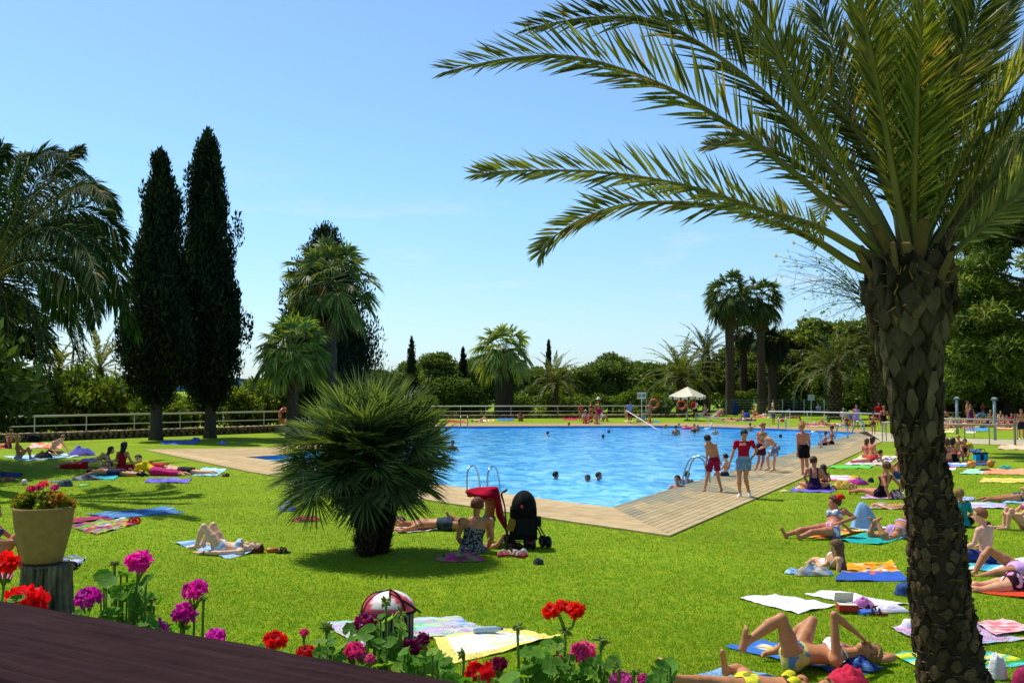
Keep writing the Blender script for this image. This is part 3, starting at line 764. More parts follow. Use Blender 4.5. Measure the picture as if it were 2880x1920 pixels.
# pool outline (clockwise seen from above does not matter) and the deck's outer edge
POOL_F = [(690, 1287), (1247, 1366), (1600, 1416), (1720, 1429), (1919, 1367), (2280, 1260), (2347, 1237), (2412, 1217), (2200, 1207), (2005, 1201), (1860, 1198), (1500, 1199), (1240, 1200), (800, 1280)]
OUT_F = [(407, 1266), (700, 1328), (1260, 1417), (1600, 1469), (1885, 1510), (2131, 1402), (2327, 1315), (2482, 1242), (2433, 1210), (2200, 1199.5), (2010, 1191), (1860, 1191), (1500, 1191.5), (1215, 1192), (780, 1259)]
POOL = [G(*p) for p in POOL_F]; OUTER = [G(*p) for p in OUT_F]
group_poly('lawn', [(-1500, -40), (1500, -40), (1500, 3000), (-1500, 3000)], 0.0, M['lawn'], C('#6f8e1c'), hole=POOL)
# deck: planks that run along each side of the pool
DK = mat_attr('deck_wood', rough=.75, spec=.25, var=.28, vscale=2.2, bump=.35, bscale=30, stretch=(1, 1, 1))
def strip(name, inner, outer, nb, c0, c1, gap=.05, seed=0, seg=7, wet=0.0):
    """boards between two edge lines"""
    r = random.Random(seed); mb = MB(); I = [np.asarray(p) for p in inner]; O = [np.asarray(p) for p in outer]
    I2 = smooth_line(I, 49); O2 = smooth_line(O, 49)
    for i in range(nb):
        a, b_ = (i + gap) / nb, (i + 1 - gap) / nb
        j = 0
        while j < 48:
            j2 = min(48, j + r.choice((9, 13, 16, 20)))
            cc = mixc(C(c0), C(c1), r.random()) * r.uniform(.92, 1.06)
            e = .002 * r.random()
            for q in range(j, j2):
                A0 = I2[q] + (O2[q] - I2[q]) * a; A1 = I2[q] + (O2[q] - I2[q]) * b_; B0 = I2[q + 1] + (O2[q + 1] - I2[q + 1]) * a; B1 = I2[q + 1] + (O2[q + 1] - I2[q + 1]) * b_
                V = [A0, A1, B1, B0]; V = [v3(x[0], x[1], .035 + e) for x in V] + [v3(x[0], x[1], .006) for x in V]
                wet_ = wet * max(0, min(1, 1.5 - 2.6 * a + 1.6 * mnoise.noise(Vector(A0 * .55)))) if wet else 0
                cw = cc * (1 - wet_ * .62) + np.array([.03, .075, .085]) * wet_
                mb.add(V, F4=[[0, 1, 2, 3], [0, 4, 5, 1], [3, 2, 6, 7], [1, 5, 6, 2], [0, 3, 7, 4]], col=cw)
            j = j2
    o = mb.build(name, DK); o['kind'] = 'structure'; return o
def smooth_line(P, n):
    P = np.array(P); d = np.concatenate([[0], np.cumsum(np.linalg.norm(np.diff(P, axis=0), axis=1))]); t = np.linspace(0, d[-1], n)
    return np.stack([np.interp(t, d, P[:, i]) for i in range(3)], 1)
base = group_poly('deck_base', [p for p in OUTER], 0.004, M['bark'], C('#3a2e22'), hole=POOL); base.name = 'deck_base'
strip('deck_near', [POOL[0], G(800,1301), POOL[1], POOL[2], POOL[3]], [OUTER[0], OUTER[1], OUTER[2], OUTER[3], OUTER[4]], 14, '#b3986c', '#c2aa7e', gap=.012, seed=1)
strip('deck_side', [POOL[3], POOL[4], POOL[5], POOL[6], POOL[7]], [OUTER[4], OUTER[5], OUTER[6], OUTER[7]], 15, '#a8946a', '#b8a47a', gap=.055, seed=2, wet=.75)
strip('deck_far', [POOL[7], POOL[8], POOL[9], POOL[10], POOL[11], POOL[12]], [OUTER[8] + v3(1, 0, 0), OUTER[9], OUTER[10], OUTER[11], OUTER[12], OUTER[13]], 7, '#a3875f', '#b1936a', gap=.0, seed=3)
strip('deck_end', [POOL[12], POOL[13], POOL[0]], [OUTER[13], OUTER[14], OUTER[0]], 8, '#ae9468', '#b89f74', gap=.0, seed=4)
# side path beyond the big palm
group_poly('path', [G(2482, 1242), G(2880, 1252), G(3100, 1258), G(3100, 1238), G(2880, 1237), G(2700, 1233), G(2530, 1222), G(2433, 1210)], .012, mat_attr('path', rough=.9, var=.3, vscale=3, bump=.3), C('#b3a888'))
# pool basin and water
mb = MB()
for i in range(len(POOL)):
    a, b_ = POOL[i], POOL[(i + 1) % len(POOL)]
    mb.add([v3(a[0], a[1], .0), v3(b_[0], b_[1], .0), v3(b_[0], b_[1], -1.6), v3(a[0], a[1], -1.6)], F4=[[0, 1, 2, 3]], col=C('#2f86c8'))
o = mb.build('pool_wall', M['paint']); o['kind'] = 'structure'
group_poly('pool_floor', POOL, -1.6, M['paint'], C('#4fb3ea'))
m, nt, b, out = new_mat('pool_water'); L = nt.links.new
tc = N(nt, 'ShaderNodeTexCoord'); mp = N(nt, 'ShaderNodeMapping'); mp.inputs['Scale'].default_value = (1, .55, 1); L(tc.outputs['Object'], mp.inputs[0])
w1 = N(nt, 'ShaderNodeTexNoise', i_Scale=1.5, i_Detail=5.0, i_Roughness=.62, i_Distortion=.8); L(mp.outputs[0], w1.inputs['Vector'])
w2 = N(nt, 'ShaderNodeTexNoise', i_Scale=.35, i_Detail=3.0); L(mp.outputs[0], w2.inputs['Vector'])
rp = N(nt, 'ShaderNodeValToRGB'); L(w1.outputs[0], rp.inputs[0]); cr = rp.color_ramp
cr.elements[0].position = .30; cr.elements[0].color = (*C('#1f86cc'), 1); cr.elements[1].position = .68; cr.elements[1].color = (*C('#9ae6fa'), 1)
e = cr.elements.new(.46); e.color = (*C('#42b2f2'), 1)
r2 = N(nt, 'ShaderNodeMapRange', i_1=.3, i_2=.7, i_3=.98, i_4=1.2); L(w2.outputs[0], r2.inputs[0])
# deeper blue towards the far end
sp = N(nt, 'ShaderNodeSeparateXYZ'); L(tc.outputs['Object'], sp.inputs[0])
fy = N(nt, 'ShaderNodeMapRange', i_1=25.0, i_2=72.0, i_3=0.0, i_4=1.0); L(sp.outputs['Y'], fy.inputs[0])
md = N(nt, 'ShaderNodeMix', data_type='RGBA'); L(fy.outputs[0], md.inputs[0]); md.inputs[6].default_value = (1, 1, 1, 1); md.inputs[7].default_value = (.5, .72, .95, 1)
k1 = N(nt, 'ShaderNodeVectorMath', operation='MULTIPLY'); L(rp.outputs[0], k1.inputs[0]); L(md.outputs[2], k1.inputs[1])
k2 = N(nt, 'ShaderNodeVectorMath', operation='MULTIPLY'); L(k1.outputs[0], k2.inputs[0]); L(r2.outputs[0], k2.inputs[1])
L(k2.outputs[0], b.inputs['Base Color']); b.inputs['Roughness'].default_value = .12; b.inputs['IOR'].default_value = 1.33; b.inputs['Specular IOR Level'].default_value = .2
bp = N(nt, 'ShaderNodeBump', i_Strength=.55, i_Distance=.12); L(w1.outputs[0], bp.inputs['Height'])
w3 = N(nt, 'ShaderNodeTexNoise', i_Scale=7.0, i_Detail=3.0); L(mp.outputs[0], w3.inputs['Vector'])
bp2 = N(nt, 'ShaderNodeBump', i_Strength=.35, i_Distance=.04); L(w3.outputs[0], bp2.inputs['Height']); L(bp.outputs[0], bp2.inputs['Normal']); L(bp2.outputs[0], b.inputs['Normal'])
group_poly('pool_water', POOL, -.11, m, C('#3a9fe0'))

# blades of grass on the part of the lawn one can make out
gr = np.random.default_rng(5); n_ = 290000
v_ = 1105 + (2000 - 1105) * gr.random(n_ * 2) ** .8; u_ = gr.uniform(-60, 2940, n_ * 2)
D_ = EYE * FO / (v_ - 1096); keep = (D_ > 7.5) & (D_ < 34); u_, D_ = u_[keep][:n_], D_[keep][:n_]
X_ = (u_ - CX) / FO * D_
def inside(px_, py_, poly):
    r_ = np.zeros(len(px_), bool); q = poly[-1]
    for p in poly:
        c_ = ((p[1] > py_) != (q[1] > py_)) & (px_ < (q[0] - p[0]) * (py_ - p[1]) / (q[1] - p[1] + 1e-12) + p[0]); r_ ^= c_; q = p
    return r_
ok = ~inside(X_, D_, [(p[0], p[1]) for p in OUTER]); X_, D_ = X_[ok], D_[ok]; n_ = len(X_)
p_ = np.stack([X_, D_, np.zeros(n_)], 1); a_ = gr.uniform(0, 6.28, n_); hb = gr.uniform(.012, .030, n_) * (1 + D_ / 60); wb = .0032 * (D_ / 9) ** .9 * gr.uniform(.7, 1.4, n_)
s_ = np.stack([np.cos(a_), np.sin(a_), np.zeros(n_)], 1) * wb[:, None]; ln = np.stack([gr.normal(0, .55, n_), gr.normal(0, .55, n_), np.ones(n_)], 1) * hb[:, None]
V = np.stack([p_ - s_, p_ + s_, p_ + ln], 1).reshape(-1, 3); F = np.arange(n_ * 3).reshape(-1, 3)
cg = np.array([C('#669112'), C('#729a14'), C('#7f9f18'), C('#5f8a12'), C('#8c9c26')])[gr.choice(5, n_, p=[.34, .33, .16, .12, .05])]
pt_ = np.clip(.5 + .5 * np.sin(X_ * .9 + 1.3 * np.sin(D_ * .7)) * np.sin(D_ * .8 + 1.1 * np.sin(X_ * 1.3 + 2)) + gr.normal(0, .2, n_), 0, 1)[:, None]; cg = cg * (1 - .34 * pt_) + C('#a09a2e') * .34 * pt_
me = mesh_np('grass', V, [F], col=np.repeat(cg, 3, 0), mats=[M['grass']]); o = bpy.data.objects.new('grass', me); link(o); tag(o, 'short sunlit lawn grass around the pool', 'grass', kind='stuff')
# ================================================================== TREES AND PLANTS
# ---- the big date palm in front
D0 = 8.4
TP = [(2703, 2060), (2685, 1920), (2648, 1715), (2627, 1470), (2592, 1280), (2577, 1157), (2563, 1019), (2557, 927), (2556, 835), (2560, 767), (2563, 715)]
TR = [.34, .305, .26, .232, .182, .212, .252, .298, .36, .345, .26]
tp = [A(u, v, D0) for u, v in TP]; tp[0][2] = -.05
bigpalm = thing('date_palm', tp[0] * np.array([1, 1, 0]), 'big date palm with a leaning scaly trunk, its fronds hanging over the pool', 'palm tree')
loc0 = tp[0] * np.array([1, 1, 0])
mb = MB()
rt = np.random.default_rng(3)
Pm = smooth_path(tp, 80); Rm = np.interp(np.linspace(0, 1, 80), np.linspace(0, 1, len(TR)), TR) * .93
mb.tube(Pm, Rm * .95, n=28, col=C('#3c3126'))
z_ = np.array([0, 0, 1.0]); ln_ = np.linalg.norm(tp[-1] - tp[0]); zt = .02; row = 0
while zt < .97:                                                # plates left by old fronds: long diamonds above, flat cracked ones below
    up_ = min(1, max(0, (zt - .36) / .14)); step = .062 + .07 * up_; per = 14 if up_ < .5 else 11
    for k in range(per):
        t = min(.99, zt + rt.uniform(-.012, .012)); x = t * 79; j = int(x); c_ = Pm[j]; R_ = Rm[j]
        a = 2 * math.pi * (k + .5 * (row % 2)) / per + rt.uniform(-.09, .09); n_ = np.array([math.cos(a), math.sin(a), 0]); s_ = np.array([-math.sin(a), math.cos(a), 0])
        hh = step * rt.uniform(.92, 1.2); w_ = math.pi * R_ / per * rt.uniform(.86, 1.0); b = c_ + n_ * R_ * .955; o_ = n_ * R_ * (rt.uniform(.03, .09) + .07 * up_ * rt.random())
        pts = [(0, -hh), (w_ * .8, -hh * .35), (w_ * .86, hh * .2), (w_ * .3, hh * .85), (-w_ * .3, hh * .85), (-w_ * .86, hh * .2), (-w_ * .8, -hh * .35)]
        jit = .008 + .016 * (t > .78)
        v = [b + s_ * x_ * 1.1 + z_ * y_ for x_, y_ in pts] + [b + o_ * (1 if y_ < 0 else 1.3) + s_ * x_ * .88 + z_ * y_ * .88 + rt.normal(0, jit, 3) for x_, y_ in pts]
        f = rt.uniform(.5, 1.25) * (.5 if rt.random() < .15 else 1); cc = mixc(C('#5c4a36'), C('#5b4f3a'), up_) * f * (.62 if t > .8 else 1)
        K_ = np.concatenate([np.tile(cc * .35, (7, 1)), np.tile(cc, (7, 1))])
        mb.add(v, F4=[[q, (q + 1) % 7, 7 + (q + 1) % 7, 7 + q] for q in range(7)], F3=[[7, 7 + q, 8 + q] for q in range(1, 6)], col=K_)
    zt += step / ln_ * .98; row += 1
for i in range(900):                                           # ragged lips and fibre on the lower trunk
    t = rt.uniform(.0, .5); x = t * 79; j = int(x); a = rt.uniform(0, 6.28); n_ = np.array([math.cos(a), math.sin(a), 0]); s_ = np.array([-math.sin(a), math.cos(a), 0]); b = Pm[j] + n_ * Rm[j] * .97; w_ = rt.uniform(.012, .045); o_ = n_ * rt.uniform(.012, .04)
    mb.add([b - s_ * w_ - z_ * .008, b + s_ * w_ - z_ * .008, b + o_ + s_ * w_ * .4 + z_ * rt.uniform(-.01, .016), b + o_ - s_ * w_ * .5 + z_ * rt.uniform(-.01, .016)], F4=[[0, 1, 2, 3]], col=C('#7d6a50') * rt.uniform(.3, 1.2))
for i in range(22):                                            # stubs of cut leaf stalks below the crown
    a = i * 2.39996; n_ = np.array([math.cos(a), math.sin(a), 0]); q = rt.uniform(.80, .97); j = int(q * 79); b = Pm[j] + n_ * Rm[j] * .75; d = unit(n_ * rt.uniform(.35, .8) + z_)
    mb.tube([b, b + d * .12, b + d * rt.uniform(.2, .42)], [.07, .055, .04], n=6, col=C('#6a5638') * rt.uniform(.5, 1.2), sq=.5)
for i in range(520):                                           # torn fibre around the crown base and a few spikes low down
    t = rt.uniform(.70, .99) if i < 430 else rt.uniform(.02, .2); x = t * 79; j = int(x); a = rt.uniform(0, 6.28); n_ = np.array([math.cos(a), math.sin(a), 0])
    if i >= 430: n_ = np.array([.9, -.35, 0])
    b = Pm[j] + n_ * Rm[j] * .9; d = unit(n_ * .6 + np.array([0, 0, rt.uniform(-.6, 1)]) + rt.normal(0, .4, 3)); ln = rt.uniform(.06, .2); s_ = unit(np.cross(d, n_)) * (.014 if i < 430 else .003)
    mb.add([b - s_, b + s_, b + d * ln], F3=[[0, 1, 2]], col=C('#94754a' if i < 430 else '#54602c') * rt.uniform(.4, 1.1))
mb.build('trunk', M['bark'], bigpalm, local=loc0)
crown = A(2562, 745, D0)
def traced_frond(pts, d0, d1, leaf=.42, n=116, seed=0, w=.0128, **k):
    ps = [crown + np.array([(A(pts[0][0], pts[0][1], D0) - crown)[0] * .3, (d0 - D0) * .3, -.05])]
    m_ = len(pts)
    for i, (u, v) in enumerate(pts): ps.append(A(u, v, D0 + (d0 - D0) * min(1, .3 + i / m_) + (d1 - d0) * (i / (m_ - 1)) ** 1.3))
    mb = MB(); rr_ = random.Random(seed); tv = unit(ps[-1] - ps[1])
    upv = unit(np.array([rr_.uniform(-.35, .35), -1, rr_.uniform(.2, .6)]))
    if abs(tv.dot(upv)) > .62: upv = np.array([-.5 * np.sign(tv[0]), 0, 1.0])
    feather_frond(mb, ps, leaf, n=n, width=w, rr=(.062, .005), seed=seed, cols=k.pop('cols', [('#414e22', '#858c48'), ('#2f3b1b', '#616b3a'), ('#384520', '#747c42'), ('#525c2c', '#a3a86a')][seed % 4]), stalk='#7b7a44', up=upv, a0=50, a1=25, **k)
    mb.build('frond', M['palm_leaf'], bigpalm, local=loc0)
TF = [
 ([(2453, 690), (2286, 530), (2077, 370), (1868, 244), (1630, 164), (1437, 165), (1262, 200)], 8.3, 7.7, .48, .55),
 ([(2480, 690), (2286, 418), (2112, 230), (1868, 70), (1670, 50), (1490, 78)], 8.5, 8.9, .46, .5),
 ([(2500, 680), (2390, 520), (2286, 349), (2216, 209), (2146, 70), (2040, -60), (1900, -150)], 8.2, 7.4, .44, .5),
 ([(2418, 704), (2286, 634), (2146, 593), (1937, 526), (1693, 485), (1449, 481), (1345, 490)], 8.3, 7.9, .36, .5),
 ([(2418, 753), (2300, 680), (2181, 628), (2007, 579), (1798, 572), (1658, 607), (1554, 669), (1519, 712)], 8.6, 8.8, .32, .45),
 ([(2470, 690), (2410, 600), (2360, 560), (2320, 600), (2300, 690)], 9.2, 10.6, .34, .3),
 ([(2530, 650), (2500, 400), (2440, 150), (2370, -80)], 8.3, 7.9, .46, .4),
 ([(2560, 640), (2540, 350), (2535, 100), (2530, -180)], 8.6, 9.2, .44, .4),
 ([(2590, 650), (2600, 400), (2640, 150), (2690, -80)], 8.3, 8.0, .46, .4),
 ([(2610, 650), (2680, 430), (2760, 200), (2850, -20)], 8.5, 9.0, .44, .4),
 ([(2630, 680), (2740, 500), (2860, 330), (2980, 200)], 8.2, 7.6, .42, .4),
 ([(2670, 720), (2770, 630), (2880, 535), (3010, 470), (3100, 480)], 8.4, 8.2, .38, .4),
 ([(2660, 700), (2730, 610), (2820, 500), (2920, 380)], 9.0, 10.0, .40, .4),
 ([(2540, 660), (2470, 480), (2390, 300), (2330, 100), (2250, -120)], 8.7, 9.6, .44, .4),
 ([(2550, 660), (2450, 430), (2300, 250), (2150, 130), (1980, 60), (1850, 60)], 8.8, 9.6, .40, .4),
 ([(2510, 680), (2400, 480), (2250, 280), (2080, 110), (1900, -30), (1760, -90)], 8.9, 9.9, .42, .4),
 ([(2570, 640), (2580, 300), (2600, -100)], 7.9, 6.6, .42, .4),
 ([(2580, 640), (2650, 350), (2740, 60), (2800, -150)], 8.0, 6.8, .42, .4),
 ([(2540, 640), (2480, 300), (2420, 0), (2380, -200)], 7.9, 6.6, .42, .4),
 ([(2600, 660), (2720, 420), (2880, 200), (3040, 60)], 8.0, 7.0, .42, .4),
 ([(2640, 690), (2790, 520), (2960, 420), (3100, 390)], 8.7, 9.6, .40, .4),
 ([(2590, 650), (2640, 420), (2700, 250), (2800, 80), (2900, -60)], 9.0, 10.2, .42, .4),
 ([(2560, 650), (2570, 420), (2590, 200), (2600, 0)], 9.2, 10.8, .42, .4),
 ([(2530, 660), (2490, 460), (2430, 270), (2350, 120), (2240, 20)], 9.2, 11.0, .42, .4),
 ([(2500, 690), (2420, 560), (2330, 440), (2220, 350), (2120, 320)], 9.2, 11.0, .38, .35),
 ([(2480, 700), (2400, 590), (2300, 500), (2190, 430), (2080, 400), (1990, 410)], 8.9, 9.8, .38, .35),
 ([(2650, 700), (2740, 580), (2850, 470), (2960, 400)], 9.1, 10.8, .38, .35),
 ([(2570, 640), (2620, 330), (2680, 60), (2720, -160)], 8.9, 9.8, .42, .35),
 ([(2550, 640), (2510, 330), (2470, 60), (2440, -160)], 9.0, 10.0, .42, .35),
 ([(2610, 660), (2700, 470), (2810, 280), (2900, 120), (2960, 0)], 8.3, 7.8, .42, .35),
 ([(2620, 680), (2750, 500), (2900, 330), (3050, 250)], 9.0, 10, .42, .35),
]
for i, (p, d0, d1, lf, lift) in enumerate(TF):
    traced_frond(p, d0, d1, leaf=lf * (1.3 if i in (0, 1, 3, 4) else 1.22), seed=100 + i, lift=lift, droop=.08, start=.30 if i not in (0, 1, 3, 4) else .24)
# ---- chamaerops: the low clump of fan palms in the middle of the lawn
pb = G(1045, 1560)
bush = thing('fan_palm_bush', pb, 'low bushy fan palm with a round head of spiky leaves on shaggy trunks', 'palm bush')
mb = MB(); rb = np.random.default_rng(21)
stems = [((-.06, -.1, -.05), (-.1, -.2, 1.05), .17), ((.13, .12, -.05), (.32, .1, 1.15), .13), ((-.17, .2, -.05), (-.3, .3, 1.0), .12), ((.1, .3, -.05), (.1, .4, 1.3), .17)]
for (a, b_, r_) in stems:
    mb.tube(smooth_path([a, (np.array(a) + b_) / 2 + np.array([.03, 0, 0]), b_], 10), np.linspace(r_ * .8, r_, 10), n=12, col=C('#241b12'))
    for i in range(330):
        t = rb.random(); an = rb.uniform(0, 6.28); n_ = np.array([math.cos(an), math.sin(an), 0]); p = np.array(a) * (1 - t) + np.array(b_) * t + n_ * r_ * .92
        d = unit(n_ * .8 + np.array([0, 0, rb.uniform(.3, 1.1)]) + rb.normal(0, .2, 3)); s_ = unit(np.cross(d, n_)) * .016
        mb.add([p - s_, p + s_, p + d * rb.uniform(.06, .15)], F3=[[0, 1, 2]], col=C('#5a4730') * rb.uniform(.4, 1.2))
mb.build('trunk', M['bark'], bush)
# leaf meshes shared between the leaves
LM = []
for i in range(5):
    mb = MB(); fan_leaf(mb, np.array([0, 0, 0]), (0, 1, .0), np.array([0, 0, 1.0]), .70, n=44, spread=3.4, petiole=np.array([0, -.62, -.05]), cols=('#2a4022', '#7c9060'), wid=.31, droop=.16, seed=50 + i, stalk='#5f6f38', pr=.011)
    LM.append(mesh_np('leaf', np.concatenate(mb.V), [np.concatenate(mb.F4), np.concatenate(mb.F3)], col=np.concatenate(mb.C), mats=[M['palm_leaf']]))
cen = np.array([-.07, .0, 1.50])
for i in range(98):
    z = 1 - 1.62 * (i + .5) / 98; an = i * 2.39996 + rb.uniform(-.2, .2); rr_ = math.sqrt(max(0, 1 - z * z))
    d = np.array([rr_ * math.cos(an), rr_ * math.sin(an), z]); d = unit(d + rb.normal(0, .08, 3))
    rad = .70 + .14 * rb.random() + (.1 if z > .3 else 0) + (.18 if d[0] < -.5 and z < .1 else 0)
    hub = cen + d * np.array([rad * 1.12, rad * .95, rad * 1.1])
    y = unit(d + np.array([0, 0, -.18])); zx = unit(np.array([0, 0, 1.0]) + rb.normal(0, .45, 3) + d * .3); x = unit(np.cross(y, zx)); zz = np.cross(x, y)
    o = bpy.data.objects.new('leaf', LM[i % 5]); s_ = rb.uniform(.86, 1.12)
    o.matrix_world = Matrix([[x[0] * s_, y[0] * s_, zz[0] * s_, hub[0]], [x[1] * s_, y[1] * s_, zz[1] * s_, hub[1]], [x[2] * s_, y[2] * s_, zz[2] * s_, hub[2]], [0, 0, 0, 1]])
    mat = o.matrix_world.copy(); link(o, bush); o.matrix_local = mat
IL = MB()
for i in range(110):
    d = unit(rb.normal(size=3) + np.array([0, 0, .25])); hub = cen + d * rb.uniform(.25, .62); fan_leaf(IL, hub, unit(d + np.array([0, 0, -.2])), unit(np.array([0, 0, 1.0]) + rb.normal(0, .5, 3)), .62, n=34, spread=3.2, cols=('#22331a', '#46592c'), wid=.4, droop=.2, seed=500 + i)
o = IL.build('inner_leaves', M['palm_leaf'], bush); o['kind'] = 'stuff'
# ---- the date palm at the far side of the lawn edge (its crown only half in view)
lp = thing('date_palm', A(-60, 1300, 27) * np.array([1, 1, 0]), 'half-seen dark date palm with arching feathery fronds before a drooping conifer', 'palm tree')
l0 = np.array(lp.location); lc = A(-45, 790, 27)
mb = MB(); scaly_trunk(mb, [l0, (l0 + lc) / 2 + np.array([.05, 0, 0]), lc], [.36, .30, .34, .45], '#54452f', '#241c12', seed=5, rows=40, per=9)
mb.build('trunk', M['bark'], lp, local=l0)
rf = np.random.default_rng(8)
LT = [([(60, 600), (150, 500), (200, 440), (226, 418)], 0), ([(80, 620), (200, 520), (290, 540), (328, 600)], .5), ([(90, 650), (220, 590), (320, 640), (345, 730)], .2), ([(90, 690), (220, 650), (320, 740), (355, 880)], -.5), ([(80, 720), (200, 720), (300, 800), (385, 935)], .3),
      ([(70, 740), (170, 760), (250, 830), (270, 900)], -.6), ([(40, 600), (60, 500), (120, 430), (190, 430)], -.8), ([(20, 600), (30, 500), (60, 440), (95, 430)], .8), ([(-20, 600), (-30, 500), (0, 420), (10, 430)], 0), ([(60, 660), (160, 560), (250, 520), (300, 560)], -1.2), ([(70, 700), (190, 620), (270, 660), (310, 780)], 1.2), ([(50, 630), (110, 500), (200, 470), (260, 500)], 1.0),
      ([(60, 760), (140, 800), (190, 880), (200, 930)], .9), ([(50, 680), (150, 640), (240, 700), (280, 820)], -1.4), ([(-100, 620), (-200, 520), (-300, 520), (-380, 620)], 0), ([(-100, 680), (-220, 640), (-330, 720), (-390, 860)], .5), ([(-90, 720), (-190, 740), (-260, 830)], -.8), ([(-80, 600), (-120, 480), (-180, 420)], .8)]
for i, (pts, dd) in enumerate(LT):
    ps = [lc + np.array([0, 0, -.1])] + [A(u, v, 27 + dd * (j + 1) * .8) for j, (u, v) in enumerate(pts)]
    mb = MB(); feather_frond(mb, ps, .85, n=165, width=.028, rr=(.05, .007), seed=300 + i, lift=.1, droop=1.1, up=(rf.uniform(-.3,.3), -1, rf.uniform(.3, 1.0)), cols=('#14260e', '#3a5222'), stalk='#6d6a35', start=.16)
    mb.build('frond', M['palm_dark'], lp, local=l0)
# ---- two tall cypresses and the one behind the fan palms
cypress('shorter smooth-topped cypress next to the tallest one, bare trunk at the lawn edge', G(438, 1237), 15.9, 3.9, 1, loose=.2, trunk_h=2.6)
cypress('tallest dark cypress with a ragged wispy tip, bare trunk by the stone wall', G(590, 1231), 17.7, 3.9, 2, loose=1.0, trunk_h=2.4, lean=-.4)
cypress('dark cypress standing behind the tall fan palm', A(912, 1190, 66) * np.array([1, 1, 0]), 13.6, 6.6, 3, loose=.6, trunk_h=1.5)
# ---- shared meshes of the far trees
PC = ('#5a6e30', '#748438', '#86903f', '#647634'); DKC = ('#1b2414', '#232c16', '#2c361a')
PM = [pine_mesh('crown', 40 + i, 1.0 * 7, 6.5, PC, n=13000, leaf=.34) for i in range(4)]
DM = [pine_mesh('crown', 60 + i, 10, 7, ('#52642a', '#6c7c32', '#828c3c'), n=13000, leaf=.40) for i in range(2)]
TM = [trunk_mesh('trunk', 5, .16, .06, lean=(.4 * (-1) ** i, .2), seed=i) for i in range(3)]
SM = []
for i in range(3):
    r = np.random.default_rng(80 + i); cs = r.normal(0, .5, (14, 3)) * np.array([1.1, 1.1, .5]) + np.array([0, 0, .8])
    V, F, c = leaf_cloud(cs, r.uniform(.35, .6, 14), 4200, .15, ('#55672a', '#6f8030', '#8a903e', '#5e7030'), seed=i, dark_low=.7)
    SM.append(mesh_np('shrub', V, [F], col=c, mats=[M['leaf']]))
def ground_at(u, D): return np.array([(u - CX) / FO * D, D, 0.0])
# pines of the belt of wood: (u of the middle, v of the top, distance, width factor)
BELT = [(1165, 1000, 118, 1.0), (1235, 985, 112, 1.1), (1300, 1000, 120, 1.0), (1362, 990, 114, 1.0), (1500, 1020, 118, 1.1), (1580, 1030, 125, 1.1), (1655, 1010, 116, 1.0), (1715, 985, 118, 1.15), (1775, 1005, 124, 1.0), (1832, 1015, 116, 1.0), (1905, 1000, 122, 1.1), (1980, 1000, 128, 1.2), (2060, 960, 126, 1.1), (2140, 940, 124, 1.1), (2215, 915, 120, 1.1), (2290, 880, 116, 1.2), (2370, 890, 118, 1.2), (2440, 880, 112, 1.2), (2740, 940, 105, 1.3), (2830, 900, 108, 1.3), (2900, 930, 100, 1.2)]
where = ['behind the fan palm bush', 'where the far railing starts', 'beside the thin cypress', 'next to the central fan palm', 'just past the central fan palm', 'behind the slender date palm', 'with a low dense crown by the far railing', 'tallest of the rounded ones past the slender palm', 'behind the man with the pole', 'behind the prohibition sign', 'behind the white parasol', 'between the parasol and the tall twin palms', 'behind the tall twin palms', 'in the shade past the tall twin palms', 'behind the lamp post', 'behind the blank sign', 'above the group by the pool railing', 'close behind the big trunk', 'behind the first shower post', 'behind the second shower post', 'at the edge of the picnic lawn']
for i, (u, v, D, wf) in enumerate(BELT):
    hgt = EYE + (1096 - v) / FO * D; g = ground_at(u, D); dk = u > 2000
    s_ = hgt / (10.4 if dk else 7.3)
    tree('pine_tree', 'bushy pine %s' % where[i], g, TM[i % 3], (DM[i % 2] if dk else PM[i % 4]), scale=s_ * wf * 1.15, rz=i * 1.3, group='pines of the wood behind the pool', sz=s_)
# lower pines and shrubs filling the slope behind the near railing
FILL = [(640, 1075, 92, 1.3), (735, 1060, 88, 1.2), (800, 1070, 95, 1.3), (1010, 1050, 105, 1.2), (1085, 1030, 110, 1.2), (470, 1100, 84, 1.2), (380, 1090, 90, 1.2)]
fw = ['on the slope between the cypress trunks and the small fan palm', 'beneath the small fan palm', 'behind the small fan palm trunk', 'half hidden by the fan palm bush', 'above the top of the fan palm bush', 'glimpsed between the two cypress trunks', 'beside the shorter cypress trunk']
for i, (u, v, D, wf) in enumerate(FILL):
    hgt = EYE + (1096 - v) / FO * D; s_ = max(.35, hgt / 7.3)
    tree('pine_tree', 'low rounded pine %s' % fw[i], ground_at(u, D), TM[i % 3], PM[i % 4], scale=s_ * wf * 1.6, rz=i * 2.1, group='low pines on the slope', sz=s_)
SH = [(30, 58, 1.6, 2.2), (110, 57, 1.9, 2.4), (200, 59, 2.0, 2.6), (290, 60, 1.9, 2.4), (370, 61, 1.3, 1.9), (470, 66, 1.5, 1.6), (540, 68, 1.5, 1.6), (640, 69, 1.7, 2.0), (720, 71, 1.9, 2.2), (800, 73, 2.0, 2.2), (890, 80, 2.0, 2.0), (980, 88, 2.2, 2.0), (1230, 110, 2.2, 1.6), (1320, 112, 2.2, 1.5), (1470, 112, 2.2, 1.6), (1570, 113, 2.3, 1.5), (1660, 113, 2.3, 1.6), (1760, 112, 2.3, 1.6), (1850, 112, 2.2, 1.7), (2090, 116, 2.6, 1.8), (2200, 114, 2.6, 1.8), (2320, 112, 2.6, 1.8), (2450, 110, 2.6, 1.8), (1150, 100, 2.0, 1.5)]
